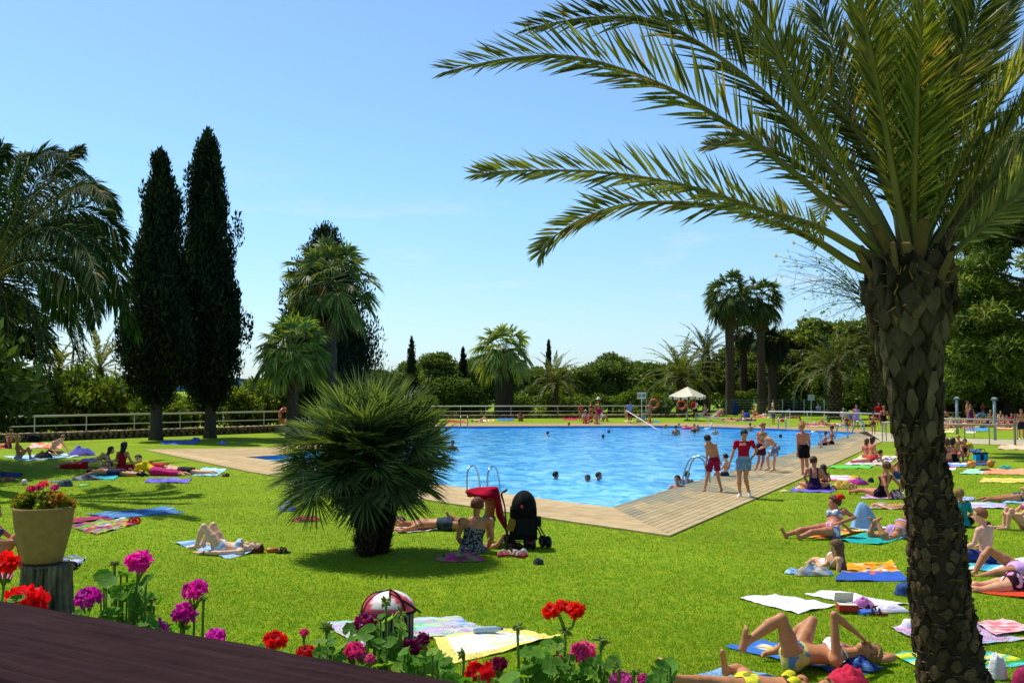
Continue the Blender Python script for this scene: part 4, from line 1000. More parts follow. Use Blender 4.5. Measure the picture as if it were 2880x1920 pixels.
sw = ['in deep shade at the railing by the dark palm', 'behind the first railing post', 'with pale leaf tips behind the long railing', 'behind the railing by the prone sunbathers', 'just beside the shorter cypress trunk', 'between the two cypress trunks', 'close to the tallest cypress trunk', 'past the tallest cypress behind the railing', 'behind the red lifebuoy', 'beside the hidden end of the railing', 'half covered by the fan palm bush', 'covered by the top of the fan palm bush', 'at the start of the far railing', 'behind the lying sunbathers on the far lawn', 'right of the central palm trunk', 'beside the slender date palm trunk', 'behind the poolside group of bathers', 'between the bathers and the man with the pole', 'under the prohibition sign', 'behind the mesh fence under the twin palms', 'behind the mesh fence by the lamp post', 'behind the blank sign post', 'behind the lady in the lavender dress', 'beside the first far railing post']
for i, (u, D, s_, z_) in enumerate(SH):
    o = bpy.data.objects.new('shrub', SM[i % 3]); o.location = ground_at(u, D) - np.array([0, 0, .2]); o.rotation_euler = (0, 0, i * 1.7); o.scale = (s_, s_, z_)
    link(o); tag(o, 'leafy shrub %s' % sw[i].replace('right of', 'past'), 'shrub', 'shrubs behind the railings')
for i in range(12):
    o = bpy.data.objects.new('shrub', SM[i % 3]); o.location = ground_at(2470 + 40 * i, 108 + (i % 3) * 5) - np.array([0, 0, .2]); o.rotation_euler = (0, 0, i * 1.9); o.scale = (2.8, 2.8, 2.6); link(o); tag(o, 'dark shrub in the shade beyond the picnic lawn', 'shrub', 'shrubs beyond the picnic lawn')  # added row of shrubs, covers bright grass where tree shade should be
# distant hills through the gaps
mb = MB(); hv = []; n_ = 90
for i in range(n_):
    a = -.75 + 1.5 * i / (n_ - 1); d = 1500; hgt = 16 + 20 * max(0, mnoise.noise(Vector((a * 5, 2, 0)))) + 6 * mnoise.noise(Vector((a * 17, 5, 0)))
    hv += [(math.sin(a) * d, math.cos(a) * d, -2), (math.sin(a) * d, math.cos(a) * d, hgt), (math.sin(a) * (d + 400), math.cos(a) * (d + 400), hgt * 1.1)]
F4 = []
for i in range(n_ - 1): F4 += [[i * 3, i * 3 + 3, i * 3 + 4, i * 3 + 1], [i * 3 + 1, i * 3 + 4, i * 3 + 5, i * 3 + 2]]
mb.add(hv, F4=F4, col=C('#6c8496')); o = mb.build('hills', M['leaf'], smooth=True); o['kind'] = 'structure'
# ---- fan palms (Washingtonia) and date palms of the distance
def fan_palm(label, g, hgt, tr, Rl, nl, seed, skirt=0.3, cols=('#4a6630', '#8a9a50'), lo=-.7, petl=.9, group=None, trunkcol='#4a4032', drp=.75):
    t = thing('fan_palm', g, label, 'palm tree', group); r = np.random.default_rng(seed)
    mb = MB(); P = [(0, 0, -.1), (.05, 0, hgt * .4), (0, 0, hgt * .8), (0, 0, hgt)]; mb.tube(smooth_path(P, 24), np.interp(np.linspace(0, 1, 24), [0, .15, .6, 1], [tr * 1.25, tr * 1.05, tr, tr * .75]) * (1 + .05 * np.sin(np.arange(24) * 2.1)), n=14, col=C(trunkcol))
    mb.build('trunk', M['bark'], t, smooth=True)
    mb = MB(); c_ = np.array([0, 0, hgt])
    for i in range(nl):
        z = 1 - (1 - lo) * (i + .5) / nl; a = i * 2.39996 + r.uniform(-.25, .25); q = math.sqrt(1 - z * z * .98)
        d = unit(np.array([q * math.cos(a), q * math.sin(a), z])); L_ = petl * r.uniform(.75, 1.15); hub = c_ + d * L_ - np.array([0, 0, .12 * L_ * (1 - z)])
        dd = unit(d + np.array([0, 0, -.35 + .3 * z])); nn = unit(np.array([0, 0, 1.0]) + r.normal(0, .35, 3) - dd * .2)
        fan_leaf(mb, hub, dd, nn, Rl * r.uniform(.8, 1.1), n=26, spread=3.1, petiole=c_ + np.array([0, 0, r.uniform(-.2, .1)]), cols=cols, wid=.62, droop=1.35*drp * (1.2 - .5 * max(0, z)), seed=seed * 100 + i, pr=.025)
    mb.build('crown', M['palm_leaf'], t)
    if skirt:
        mb = MB()
        for i in range(int(90 * skirt) + 20):
            a = r.uniform(0, 6.28); n_ = np.array([math.cos(a), math.sin(a), 0]); b = c_ + n_ * tr * r.uniform(.8, 2.2) - np.array([0, 0, r.uniform(.1, .9 + skirt * 2)]); d = unit(np.array([0, 0, -1.0]) + n_ * r.uniform(.05, .35))
            fan_leaf(mb, b, d, n_, Rl * r.uniform(.6, .9), n=9, spread=.8, cols=('#4f4a2a', '#857345'), wid=.6, droop=.2, seed=i)
        mb.build('dead_leaves', M['leaf'], t)
    return t
def gz(u, D): return ground_at(u, D)
def hz(v, D): return EYE + (1096 - v) / FO * D
fan_palm('tall fan palm with drooping leaf tips in front of a dark cypress', gz(925, 60), hz(790, 60), .42, 1.35, 46, 31, skirt=1.0, lo=-.85, petl=1.95, cols=('#33491f', '#808c4a'), drp=.55)
fan_palm('small bright fan palm at the foot of the tall one', gz(822, 56), hz(985, 56), .3, 1.2, 44, 32, skirt=.3, lo=-.6, petl=1.4, cols=('#456427', '#8a9c50'))
fan_palm('central fan palm with a thick trunk on the far lawn by the railing', gz(1417, 102), hz(985, 102), .95, 1.75, 40, 33, skirt=.3, lo=-.72, petl=1.9, cols=('#5d7a3c', '#a3ad68'), trunkcol='#3a342a')
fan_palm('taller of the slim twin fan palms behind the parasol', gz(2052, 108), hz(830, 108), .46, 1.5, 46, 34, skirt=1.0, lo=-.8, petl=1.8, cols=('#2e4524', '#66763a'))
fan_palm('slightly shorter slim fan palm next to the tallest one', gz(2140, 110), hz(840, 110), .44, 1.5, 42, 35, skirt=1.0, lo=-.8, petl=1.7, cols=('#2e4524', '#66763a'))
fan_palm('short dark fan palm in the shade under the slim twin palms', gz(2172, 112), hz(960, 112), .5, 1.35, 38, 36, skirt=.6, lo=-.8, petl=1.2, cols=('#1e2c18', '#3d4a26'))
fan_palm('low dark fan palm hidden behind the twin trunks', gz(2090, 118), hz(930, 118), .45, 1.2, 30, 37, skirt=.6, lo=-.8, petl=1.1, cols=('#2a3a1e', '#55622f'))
def date_palm(label, g, hgt, tr, fl, nf, seed, cols=('#3c4f22', '#77803f'), leaf=.55, group=None, lo=-.25, bend=1.6):
    t = thing('date_palm', g, label, 'palm tree', group); r = np.random.default_rng(seed)
    mb = MB(); scaly_trunk(mb, [(0, 0, -.1), (.1, 0, hgt * .5), (0, 0, hgt)], [tr * 1.2, tr, tr, tr * 1.35], '#5a4b35', '#2d2418', seed=seed, rows=18, per=8)
    mb.build('trunk', M['bark'], t)
    mb = MB()
    for i in range(nf):
        el = 1.45 - (1.45 - lo) * ((i + .5) / nf) ** .9; a = i * 2.39996 + r.uniform(-.2, .2)
        feather_frond(mb, arc_path((0, 0, hgt), a, el, fl * r.uniform(.85, 1.1), bend * (.55 + .5 * (1 - el / 1.5))), leaf, n=34, width=.045, rr=(.05, .01), seed=seed * 50 + i, lift=.3, droop=.5, cols=cols, stalk='#77703a', start=.14)
    mb.build('crown', M['palm_leaf'], t)
    return t
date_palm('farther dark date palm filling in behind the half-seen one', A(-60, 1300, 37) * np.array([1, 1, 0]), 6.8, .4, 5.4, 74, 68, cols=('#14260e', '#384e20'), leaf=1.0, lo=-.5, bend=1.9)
date_palm('slender date palm with a thin straight trunk on the far lawn', gz(1560, 98), hz(1075, 98), .28, 3.4, 34, 61)
date_palm('broad date palm rising behind the white parasol', gz(1915, 104), hz(1060, 104), .5, 5.0, 44, 62, leaf=.7)
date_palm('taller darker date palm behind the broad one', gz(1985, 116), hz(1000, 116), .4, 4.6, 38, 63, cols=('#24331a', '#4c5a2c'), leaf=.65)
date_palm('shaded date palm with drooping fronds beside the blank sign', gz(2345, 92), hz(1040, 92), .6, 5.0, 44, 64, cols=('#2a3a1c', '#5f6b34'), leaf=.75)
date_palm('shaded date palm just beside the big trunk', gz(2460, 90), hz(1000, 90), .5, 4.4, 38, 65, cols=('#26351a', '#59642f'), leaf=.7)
date_palm('pale little date palm beyond the railing beside the cypress', gz(280, 68), hz(1040, 68), .22, 3.6, 22, 66, cols=('#4c5a2a', '#8a8a48'), leaf=.5, bend=1.2)
date_palm('small date palm beyond the railing under the dark palm', gz(165, 72), hz(1040, 72), .22, 2.8, 20, 67, cols=('#56602e', '#94924c'), leaf=.45)
cypress('thin lone cypress at the start of the far railing', gz(1157, 108), 8.6, 1.5, 11, loose=1.0, n=5200, trunk_h=.8, cols=('#22301c', '#2c3b22'))
cypress('pencil-thin cypress behind the slender date palm', gz(1543, 112), 8.4, 1.0, 12, loose=.2, n=4200, trunk_h=.8, cols=('#22301c', '#2c3b22'))
cypress('short dark cypress close to the central fan palm', gz(1302, 112), 7.6, 1.6, 13, loose=.3, n=5200, trunk_h=.6, cols=('#1a2516', '#24301b'))
# ---- dark drooping conifer behind the half-seen date palm
g = gz(-10, 58); t = thing('conifer', g, 'dark conifer with drooping branches behind the half-seen date palm', 'tree')
r = np.random.default_rng(90); cs = []; rs = []; mbt = MB(); mbt.tube([(0, 0, -.1), (0, 0, 3), (0, 0, 8.5)], [.3, .24, .08], n=8, col=C('#3a3026'))
for i in range(46):
    z = r.uniform(.8, 8.4); a = r.uniform(0, 6.28); Lb = (4.4 - .25 * z) * r.uniform(.6, 1.0)
    for q in np.linspace(.3, 1, 4): cs.append((math.cos(a) * Lb * q, math.sin(a) * Lb * q, z - .45 * q * q)); rs.append((.8, .8, .42))
for (u, v) in ((130, 905), (165, 895), (100, 930), (110, 980), (70, 900), (130, 1010), (60, 1050)):
    p = A(u, v, 58) - g; cs.append(p); rs.append((.9, .8, .36)); mbt.tube([(0, 0, p[2] + .5), p], [.08, .03], n=5, col=C('#3a3026'))
V, F, c = leaf_cloud(cs, rs, 40000, .22, ('#18220f', '#222e15', '#303a1c'), seed=91, updir=.3, dark_low=.5, shell=.2, aspect=.35)
link(bpy.data.objects.new('crown', mesh_np('crown', V, [F], col=c, mats=[M['needle']])), t); mbt.build('trunk', M['bark'], t)
# ---- the tall pine beyond the big palm
g = gz(2960, 40); t = thing('pine_tree', g, 'tall pine with hanging green needle clumps filling the edge beside the big trunk', 'tree')
r = np.random.default_rng(95); cs = []; rs = []; mbt = MB(); mbt.tube(smooth_path([(0, 0, -.1), (.1, 0, 4), (-.1, 0, 9), (0, 0, 13)], 12), np.linspace(.42, .1, 12), n=10, col=C('#4d4034'))
for i in range(190):
    z = 3.0 + 9.5 * r.random(); a = r.uniform(0, 6.28); Lb = 4.6 * math.sqrt(max(.1, 1 - ((z - 6.5) / 7.5) ** 2)) * r.uniform(.45, 1.0)
    e = np.array([math.cos(a) * Lb, math.sin(a) * Lb, z]); cs.append(e); rs.append((.85, .85, .6))
    if i % 3 == 0: mbt.tube(smooth_path([(0, 0, z - .8), e * np.array([.5, .5, 1]) + np.array([0, 0, .1]), e], 6), np.linspace(.09, .02, 6), n=5, col=C('#6b5d4c'))
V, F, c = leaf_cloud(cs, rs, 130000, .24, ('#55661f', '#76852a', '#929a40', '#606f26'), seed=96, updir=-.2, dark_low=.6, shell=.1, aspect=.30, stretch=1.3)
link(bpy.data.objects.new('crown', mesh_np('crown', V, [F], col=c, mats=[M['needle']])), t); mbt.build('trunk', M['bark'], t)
tree('pine_tree', 'wide bushy pine at the far edge of the lawn, shading the prone sunbathers', v3(-20.5, 31, 0), TM[0], PM[1], scale=1.25, rz=2, sz=1.2)  # unseen tree, there to cast shade on the lawn
# dark trunks standing in the shade of the picnic lawn
for i, (u, D, hh, rr_, lb) in enumerate([(2715, 96, 9, .45, 'bare brown tree trunk in shade behind the couple by the shower'), (2835, 98, 9, .6, 'thick dark tree trunk in shade behind the second shower post'), (2660, 104, 9, .35, 'thin dark tree trunk in shade close beside the big palm trunk')]):
    tree('shade_tree', lb, gz(u, D), trunk_mesh('trunk', hh, rr_, rr_ * .6, seed=20 + i, col='#3e342a'), DM[i % 2], scale=1.0, rz=i, group='trees over the picnic lawn')
# ---- wispy plant with yellow flowers springing from the crown base of the big palm
wp = A(2440, 850, 8.9); t = thing('flowering_weed', wp, 'wispy bare-stemmed plant with tiny yellow flowers at the big palm crown', 'plant')
r = np.random.default_rng(77); mb = MB(); mf = MB()
for i in range(34):
    u1, v1 = r.uniform(2180, 2400), r.uniform(690, 930); e = A(u1, v1, 8.9 + r.uniform(-.4, .4)); m_ = (e + wp) / 2 + np.array([0, 0, r.uniform(.0, .16)])
    P = smooth_path([wp + r.normal(0, .04, 3), m_, e], 9); mb.tube(P, np.linspace(.0034, .0011, 9), n=4, col=C('#6f7a3c') * r.uniform(.6, 1.2))
    for q in range(6):
        b = P[r.integers(3, 9)]; d = b + r.normal(0, .09, 3); mb.tube([b, (b + d) / 2 + r.normal(0, .012, 3), d], .0010, n=3, col=C('#8c9250'), cap=False)
        if r.random() < .55: mb.add([d, d + r.normal(0, .012, 3), d + r.normal(0, .02, 3), d + r.normal(0, .012, 3)], F4=[[0, 1, 2, 3]], col=C('#8a9a48'))
        elif r.random() < .12:
            for a in range(8): mf.add([d, d + np.array([math.cos(a * .785), -.2, math.sin(a * .785)]) * .012, d + np.array([math.cos(a * .785 + .5), -.2, math.sin(a * .785 + .5)]) * .012], F3=[[0, 1, 2]], col=C('#d9c21e'))
for (u, v) in ((2232, 683), (2182, 720), (2205, 735), (2275, 655)):
    d = A(u, v, 8.9)
    mb.tube(smooth_path([wp, (wp + d) / 2 + np.array([0, 0, .1]), d], 7), np.linspace(.004, .0015, 7), n=4, col=C('#6f7a3c'))
    for a in range(10): mf.add([d, d + np.array([math.cos(a * .628), -.3, math.sin(a * .628)]) * .016, d + np.array([math.cos(a * .628 + .5), -.3, math.sin(a * .628 + .5)]) * .016], F3=[[0, 1, 2]], col=C('#dcc51c'))
mb.build('stems', M['leaf'], t, local=wp); mf.build('flowers', M['petal'], t, local=wp)
# ================================================================== WALLS, RAILINGS, FURNITURE, TOWELS
def run_line(pts, n):
    return smooth_line([np.asarray(p) for p in pts], n)
def stone_wall(label, pts, h, th=.34, seed=0, size=.34):
    """a low wall of irregular stones with a paler cap, as ONE mesh"""
    r = np.random.default_rng(seed); mb = MB()
    d = [np.linalg.norm(np.asarray(pts[i + 1]) - np.asarray(pts[i])) for i in range(len(pts) - 1)]
    for i in range(len(pts) - 1):
        a, b_ = np.asarray(pts[i]), np.asarray(pts[i + 1]); t = unit(b_ - a); n_ = np.array([t[1], -t[0], 0]); rz = math.atan2(t[1], t[0])
        mid = (a + b_) / 2; mb.box(mid + np.array([0, 0, h * .44]), (d[i], th * .8, h * .88), rz=rz, col=C('#3d3226'))
        for row in range(2):
            x = 0
            while x < d[i]:
                w_ = size * r.uniform(.6, 1.4); p = a + t * (x + w_ / 2) + n_ * th * .4
                mb.sphere(p + np.array([0, 0, h * (.22 + .42 * row)]), (w_ * .5, .07, h * .24), n=7, m=5, col=C('#7c6a50') * r.uniform(.5, 1.2), disp=.35, seed=r.uniform(0, 50)); x += w_
        x = 0
        while x < d[i]:
            w_ = size * r.uniform(.9, 1.8); p = a + t * (x + w_ / 2); mb.sphere(p + np.array([0, 0, h * .93]), (w_ * .55, th * .62, .055), n=8, m=5, col=C('#b39c78') * r.uniform(.75, 1.1), disp=.3, seed=r.uniform(0, 50)); x += w_
    o = mb.build('stone_wall', M['stone'], smooth=True); return tag(o, label, 'wall')
def railing(label, pts, ztop, zmid, zb, step, rt_=.05, rm=.025, col='#b9b7a4', name='railing', posts=None):
    a0 = np.asarray(pts[0]); t = thing(name, (a0[0], a0[1], 0), label, 'railing'); off = np.array([a0[0], a0[1], 0])
    Q = [np.asarray(p) for p in pts]
    for z, rr, nm in ((ztop, rt_, 'top_rail'), (zmid, rm, 'middle_rail')):
        if z is None: continue
        mb = MB(); mb.tube([q + np.array([0, 0, z]) for q in Q], rr, n=8, col=C(col)); mb.build(nm, M['paint'], t, smooth=True, local=off)
    if posts is None:
        L_ = sum(np.linalg.norm(Q[i + 1] - Q[i]) for i in range(len(Q) - 1)); posts = run_line(Q, max(2, int(L_ / step) + 1))
    for p in posts:
        mb = MB(); mb.tube([(p[0], p[1], zb), (p[0], p[1], ztop)], .028, n=6, col=C(col)); mb.build('post', M['paint'], t, local=off)
    return t
W1 = [G(-170, 1252), G(0, 1245), G(400, 1229.5), G(784, 1215), G(1020, 1197), G(1190, 1177)]
stone_wall('low rough stone wall beneath the long railing behind the cypresses', W1[:5], .45, seed=1)
pn = [G(u, 1245 - u * .0385) for u in (-70, 96, 242, 377, 506, 627, 742, 850, 950)]
railing('long pale tubular railing on the stone wall behind the cypress trunks', W1[:5], 1.31, .80, .42, 2.4, posts=pn)
W2 = [G(1190, 1177), G(1500, 1176), G(1900, 1174), G(1990, 1172)]
stone_wall('thin stone wall edging the lawn at the far end of the pool', W2, .32, seed=2, size=.6)
pf = [G(u, 1176) for u in (1221, 1295, 1366, 1437, 1503, 1569, 1633, 1696, 1757, 1816)]
railing('pale tubular railing on the far lawn behind the slender date palm', W2[:2] + [G(1818, 1175)], 1.15, .68, .30, 2.4, posts=pf, rt_=.055)
railing('white handrail standing along the far deck before the sunbathers', [G(2162, 1201), G(2300, 1204), G(2490, 1213)], 1.13, None, 0, 3, col='#cfd4d2', posts=[G(u, 1201 + (u - 2162) * .036) for u in (2164, 2222, 2271, 2319, 2370, 2422, 2486)], rt_=.045)
railing('short metal barrier at the deck corner beside the big trunk', [G(2482, 1242), G(2545, 1243)], .98, None, 0, 3, col='#a9aa98', posts=[G(2482, 1242), G(2493, 1240), G(2508, 1233), G(2545, 1243)])
railing('metal barrier in front of the side path with two shower posts', [G(2600, 1245), G(2714, 1248), G(2783, 1250), G(2860, 1251)], .96, None, 0, 3, col='#a6998a', posts=[G(2640, 1246), G(2714, 1248), G(2783, 1250), G(2853, 1251)])
railing('farther metal barrier along the back of the side path', [G(2560, 1229), G(2700, 1232), G(2865, 1236)], 1.06, None, 0, 3, col='#b9ac9c', posts=[G(2640, 1231), G(2740, 1233), G(2862, 1236)])
g0 = G(2856, 1252); t = thing('gate', g0, 'tall brown metal gate frame at the end of the path barrier', 'gate')
for i, (dx, hh) in enumerate(((0, 1.5), (.9, 1.5))):
    mb = MB(); mb.tube([(dx, 0, 0), (dx, 0, hh)], .04, n=6, col=C('#7d6f5c')); mb.build('post', M['paint'], t)
mb = MB(); mb.tube([(0, 0, 1.5), (.9, 0, 1.5)], .035, n=6, col=C('#7d6f5c')); mb.tube([(0, 0, 1.36), (.9, 0, 1.36)], .025, n=6, col=C('#7d6f5c')); mb.build('crossbar', M['paint'], t)
# mesh fence
g0 = ground_at(1816, 103); t = thing('mesh_fence', g0, 'green wire mesh fence with pale posts behind the parasol and lamp post', 'fence')
mb = MB(); Ld = 103 * (2330 - 1816) / FO
for i in range(int(Ld / .28) + 1): mb.tube([(i * .28, 0, .05), (i * .28, 0, 1.66)], .006, n=3, col=C('#6d8a7c'), cap=False)
for j in range(7): mb.tube([(0, 0, .1 + j * .26), (Ld, 0, .1 + j * .26)], .008, n=3, col=C('#6d8a7c'), cap=False)
mb.build('wire_mesh', M['paint'], t)
for u in (1818, 1872, 1955, 2041, 2120, 2200, 2260, 2317):
    mb = MB(); x = (u - 1816) / FO * 103; mb.tube([(x, .03, 0), (x, .03, 1.72)], .05, n=6, col=C('#9fb3a8')); mb.build('post', M['paint'], t)
# lifebuoys
def buoy(label, p, r_=.36, axis='y', pole=True, rz=0.0):
    t = thing('lifebuoy', (p[0], p[1], p[2]), label, 'lifebuoy', rz=rz)
    mb = MB(); mb.torus((0, 0, 0), r_, r_ * .24, axis=axis, n=28, m=10, colf=lambda a: C('#c9401c') if (a * 4 / math.pi / 2 + .12) % 1 > .16 else C('#d9a58c')); mb.build('ring', M['plastic'], t, smooth=True)
    mb = MB()
    for q in range(4):
        a0 = q * math.pi / 2; P = [((r_ * 1.27) * math.cos(a0 + x), -.02, (r_ * 1.27 - .05 * math.sin(x * 2)) * math.sin(a0 + x)) for x in np.linspace(0, math.pi / 2, 7)]
        mb.tube(P, .012, n=4, col=C('#b9ad98'))
    mb.build('rope', M['cloth'], t)
    return t
buoy('red lifebuoy on the railing half hidden by the fan palm bush', A(800, 1168, 62.5), .42, rz=1.1)
buoy('orange lifebuoy behind the bather in the bikini at the far side', A(1839, 1135, 88), .37)
buoy('orange lifebuoy hanging beneath the white parasol', A(1917, 1138, 89), .37)
# signs
def sign(label, g, top, w_, h_, marks):
    t = thing('sign', g, label, 'sign'); mb = MB(); mb.tube([(0, 0, 0), (0, 0, top)], .035, n=8, col=C('#c9d3cf')); mb.build('post', M['paint'], t)
    mb = MB(); mb.box((0, -.05, top - h_ / 2), (w_, .03, h_), col=C('#d5dde3' if marks else '#aebccb')); mb.build('panel', M['paint'], t)
    if marks:
        for i, (x, c_) in enumerate(((-w_ * .25, '#b8323a'), (w_ * .25, '#3c4f8e'))):
            mb = MB(); mb.torus((x, -.075, top - h_ * .5), w_ * .17, .022, axis='y', n=20, m=6, col=C(c_)); a = .78 if i == 0 else 2.35
            d = np.array([math.cos(a), 0, math.sin(a)]) * w_ * .17; mb.tube([np.array([x, -.075, top - h_ * .5]) - d, np.array([x, -.075, top - h_ * .5]) + d], .02, n=5, col=C(c_))
            if i == 0: mb.box((x - .01, -.07, top - h_ * .5), (.13, .008, .055), col=C('#3a3a44')); mb.box((x + .05, -.07, top - h_ * .45), (.05, .008, .06), col=C('#3a3a44')); mb.box((x - .05, -.07, top - h_ * .57), (.02, .008, .06), col=C('#3a3a44'))
            else: mb.sphere((x, -.07, top - h_ * .45), (.05, .01, .05), n=8, m=6, col=C('#3a3a44')); mb.box((x, -.07, top - h_ * .58), (.13, .008, .05), col=C('#3a3a44'))
            mb.build('prohibition_symbol', M['paint'], t)
    return t
sign('white sign with two round prohibition symbols by the far poolside', G(1805, 1184), hz(1103, 85), .74, .56, True)
sign('plain pale blue sign on a thin post by the shaded palms', G(2282, 1176), hz(1109, 94), .64, .55, False)
g0 = G(2233, 1167); t = thing('lamp_post', g0, 'slim grey lamp post with a flat round cap behind the sunbathers', 'lamp post'); mb = MB(); mb.tube([(0, 0, 0), (0, 0, 2.2)], .075, n=8, col=C('#66736f')); mb.build('post', M['paint'], t)
mb = MB(); mb.lathe([(.0, 0), (.16, 0), (.2, .08), (.12, .16), (.22, .17), (.2, .2), (0, .24)], c=(0, 0, 2.2), n=14, col=C('#8b999a')); mb.build('lamp_head', M['paint'], t)
# parasol
g0 = G(1930, 1182.5); t = thing('parasol', g0, 'white square parasol with a scalloped edge at the far poolside', 'parasol')
mb = MB(); ap = np.array([.12, 0, 2.95]); cor = [np.array([a * 1.5 + .12, b * 1.5, 2.16]) for a, b in ((-1.15, -.35), (.1, -1.2), (1.15, .35), (-.1, 1.2))]
V = [ap]; F3 = []
for q in range(4):
    a, b_ = cor[q], cor[(q + 1) % 4]
    for j in range(9): s_ = j / 8; V.append(a + (b_ - a) * s_ - np.array([0, 0, .12 * math.sin(math.pi * s_)]))
for q in range(4):
    for j in range(8): F3.append([0, 1 + q * 9 + j, 1 + q * 9 + j + 1])
mb.add(V, F3=F3, col=C('#efe6d2')); mb.build('canopy', mat_attr('canvas', rough=.9, var=.05, vscale=4, trans=.25, tcol=(1, 1, .9)), t)
mb = MB()
for q in range(4):
    a, b_ = cor[q], cor[(q + 1) % 4]
    for j in range(24):
        s0, s1 = j / 24, (j + 1) / 24; f = lambda s: a + (b_ - a) * s - np.array([0, 0, .12 * math.sin(math.pi * s)]); dr = lambda s: np.array([0, 0, -.16 - .1 * abs(math.sin(math.pi * s * 3))])
        mb.add([f(s0), f(s1), f(s1) + dr(s1), f(s0) + dr(s0)], F4=[[0, 1, 2, 3]], col=C('#5a3a28') if j % 8 in (3, 4) else C('#e4dac4'))
mb.build('valance', M['cloth'], t)
mb = MB(); mb.tube([(.12, 0, 0), (.12, 0, 2.9)], .035, n=8, col=C('#8e948c')); mb.build('pole', M['paint'], t)
mb = MB(); mb.lathe([(0, .1), (.1, .1), (.34, .06), (.36, 0)], c=(.12, 0, 0), n=14, col=C('#2c3328')); mb.build('base', M['stone'], t)
# table and bin
g0 = G(1938, 1182) + v3(.3, .6, 0); t = thing('table', g0, 'small wooden table beneath the white parasol', 'table'); mb = MB(); mb.box((0, 0, .73), (.95, .6, .05), col=C('#7c5a42')); mb.build('tabletop', M['bark'], t)
for a in (-1, 1):
    for b_ in (-1, 1): mb = MB(); mb.box((a * .4, b_ * .22, .355), (.05, .05, .7), col=C('#c8c4b8')); mb.build('leg', M['paint'], t)
p = G(1876, 1174.5); t = thing('litter_bin', p + v3(0, 0, .33), 'black litter bin on the far wall beside the hanging lifebuoy', 'bin'); mb = MB(); mb.lathe([(0, 0), (.2, 0), (.24, .62), (.26, .64), (.2, .64), (.18, .3)], n=14, col=C('#15130f')); mb.build('bin_body', M['plastic'], t, smooth=False)
mb = MB(); mb.lathe([(.25, .6), (.275, .62), (.275, .68), (.24, .68)], n=14, col=C('#1d1a15')); mb.build('rim', M['plastic'], t)
o = MB(); o.lathe([(0, 1.62), (.03, 1.6), (.10, 1.5), (.26, 1.1), (.34, .7), (.36, .35), (.3, .1), (0, .06)], n=16, col=C('#1c3360'), wob=.12); o = o.build('folded_parasol', M['cloth']); o.location = G(2068, 1170); tag(o, 'folded blue parasol standing against the tall palm trunks', 'parasol')
# loungers with magenta fabric
def deck_chair(label, u, v, rz):
    t = thing('deck_chair', G(u, v), label, 'deck chair', 'magenta deck chairs by the far pool', rz)
    mb = MB()
    for y in (-.3, .3): mb.tube([(-.75, y, .03), (.35, y, 1.0)], .025, n=6, col=C('#e6e6e6')); mb.tube([(.75, y, .03), (-.35, y, .55)], .025, n=6, col=C('#e6e6e6')); mb.tube([(-.45, y, .34), (.55, y, .42)], .022, n=6, col=C('#e6e6e6'))
    mb.build('frame', M['paint'], t, smooth=True)
    mb = MB(); P = smooth_path([(-.5, 0, .36), (-.1, 0, .30), (.12, 0, .42), (.3, 0, .75), (.4, 0, 1.02)], 12); V = []
    for q in P: V += [q + np.array([0, -.29, 0]), q + np.array([0, .29, 0])]
    mb.add(V, F4=[[2 * i, 2 * i + 1, 2 * i + 3, 2 * i + 2] for i in range(11)], col=C('#a5174f')); mb.build('fabric', M['cloth'], t)
    return t
deck_chair('magenta deck chair with a white frame nearest the parasol pole', 1978, 1183, .15)
deck_chair('magenta deck chair standing closest to the water', 2012, 1187, .0)
# pool ladders
LADN = 0
def ladder(label, u, v, away, sp_=.5, hgt=.78, k=1.0):
    p = G(u, v); d = unit(np.array([away[0], away[1], 0.])); s_ = np.array([d[1], -d[0], 0]); t = thing('pool_ladder', p, label, 'pool ladder', 'steel ladders round the pool')
    for a in (-1, 1):
        o_ = s_ * a * sp_ / 2; P = [o_ - d * .42 + v3(0, 0, .03), o_ - d * .42 + v3(0, 0, hgt * .6), o_ - d * .34 + v3(0, 0, hgt * .9), o_ - d * .14 + v3(0, 0, hgt), o_ + d * .06 + v3(0, 0, hgt * .86), o_ + d * .2 + v3(0, 0, hgt * .4), o_ + d * .28 + v3(0, 0, -.1), o_ + d * .3 + v3(0, 0, -.9)]
        mb = MB(); mb.tube(smooth_path(P, 28), .024, n=8, col=C('#9fb0bd')); mb.build('handrail', M['metal'], t, smooth=True)
    for z in (-.25, -.5, -.75): mb = MB(); mb.box(d * .29 + v3(0, 0, z), (sp_, .08, .025), rz=math.atan2(s_[1], s_[0]), col=C('#aab6bf')); mb.build('step', M['metal'], t)
    return t
nd = np.array([.55, 1.0]); sd = np.array([-1, .45])
ladder('steel pool ladder at the near edge behind the pushchair', 1365, 1382, nd, sp_=.62, hgt=.68)
ladder('steel pool ladder beside the walking boy in maroon shorts', 1950, 1360, sd, sp_=.5)
ladder('steel pool ladder just behind the boy in black shorts', 2283, 1261, sd)
ladder('steel pool ladder next to the seated pair at the poolside', 2362, 1233, sd)
ladder('steel pool ladder at the pointed far corner of the pool', 2410, 1219, sd)
ladder('steel pool ladder at the far edge near the child in blue shorts', 2200, 1206, np.array([-.2, -1]))
ladder('steel pool ladder at the far edge before the lying sunbathers', 1305, 1199.5, np.array([0, -1]))
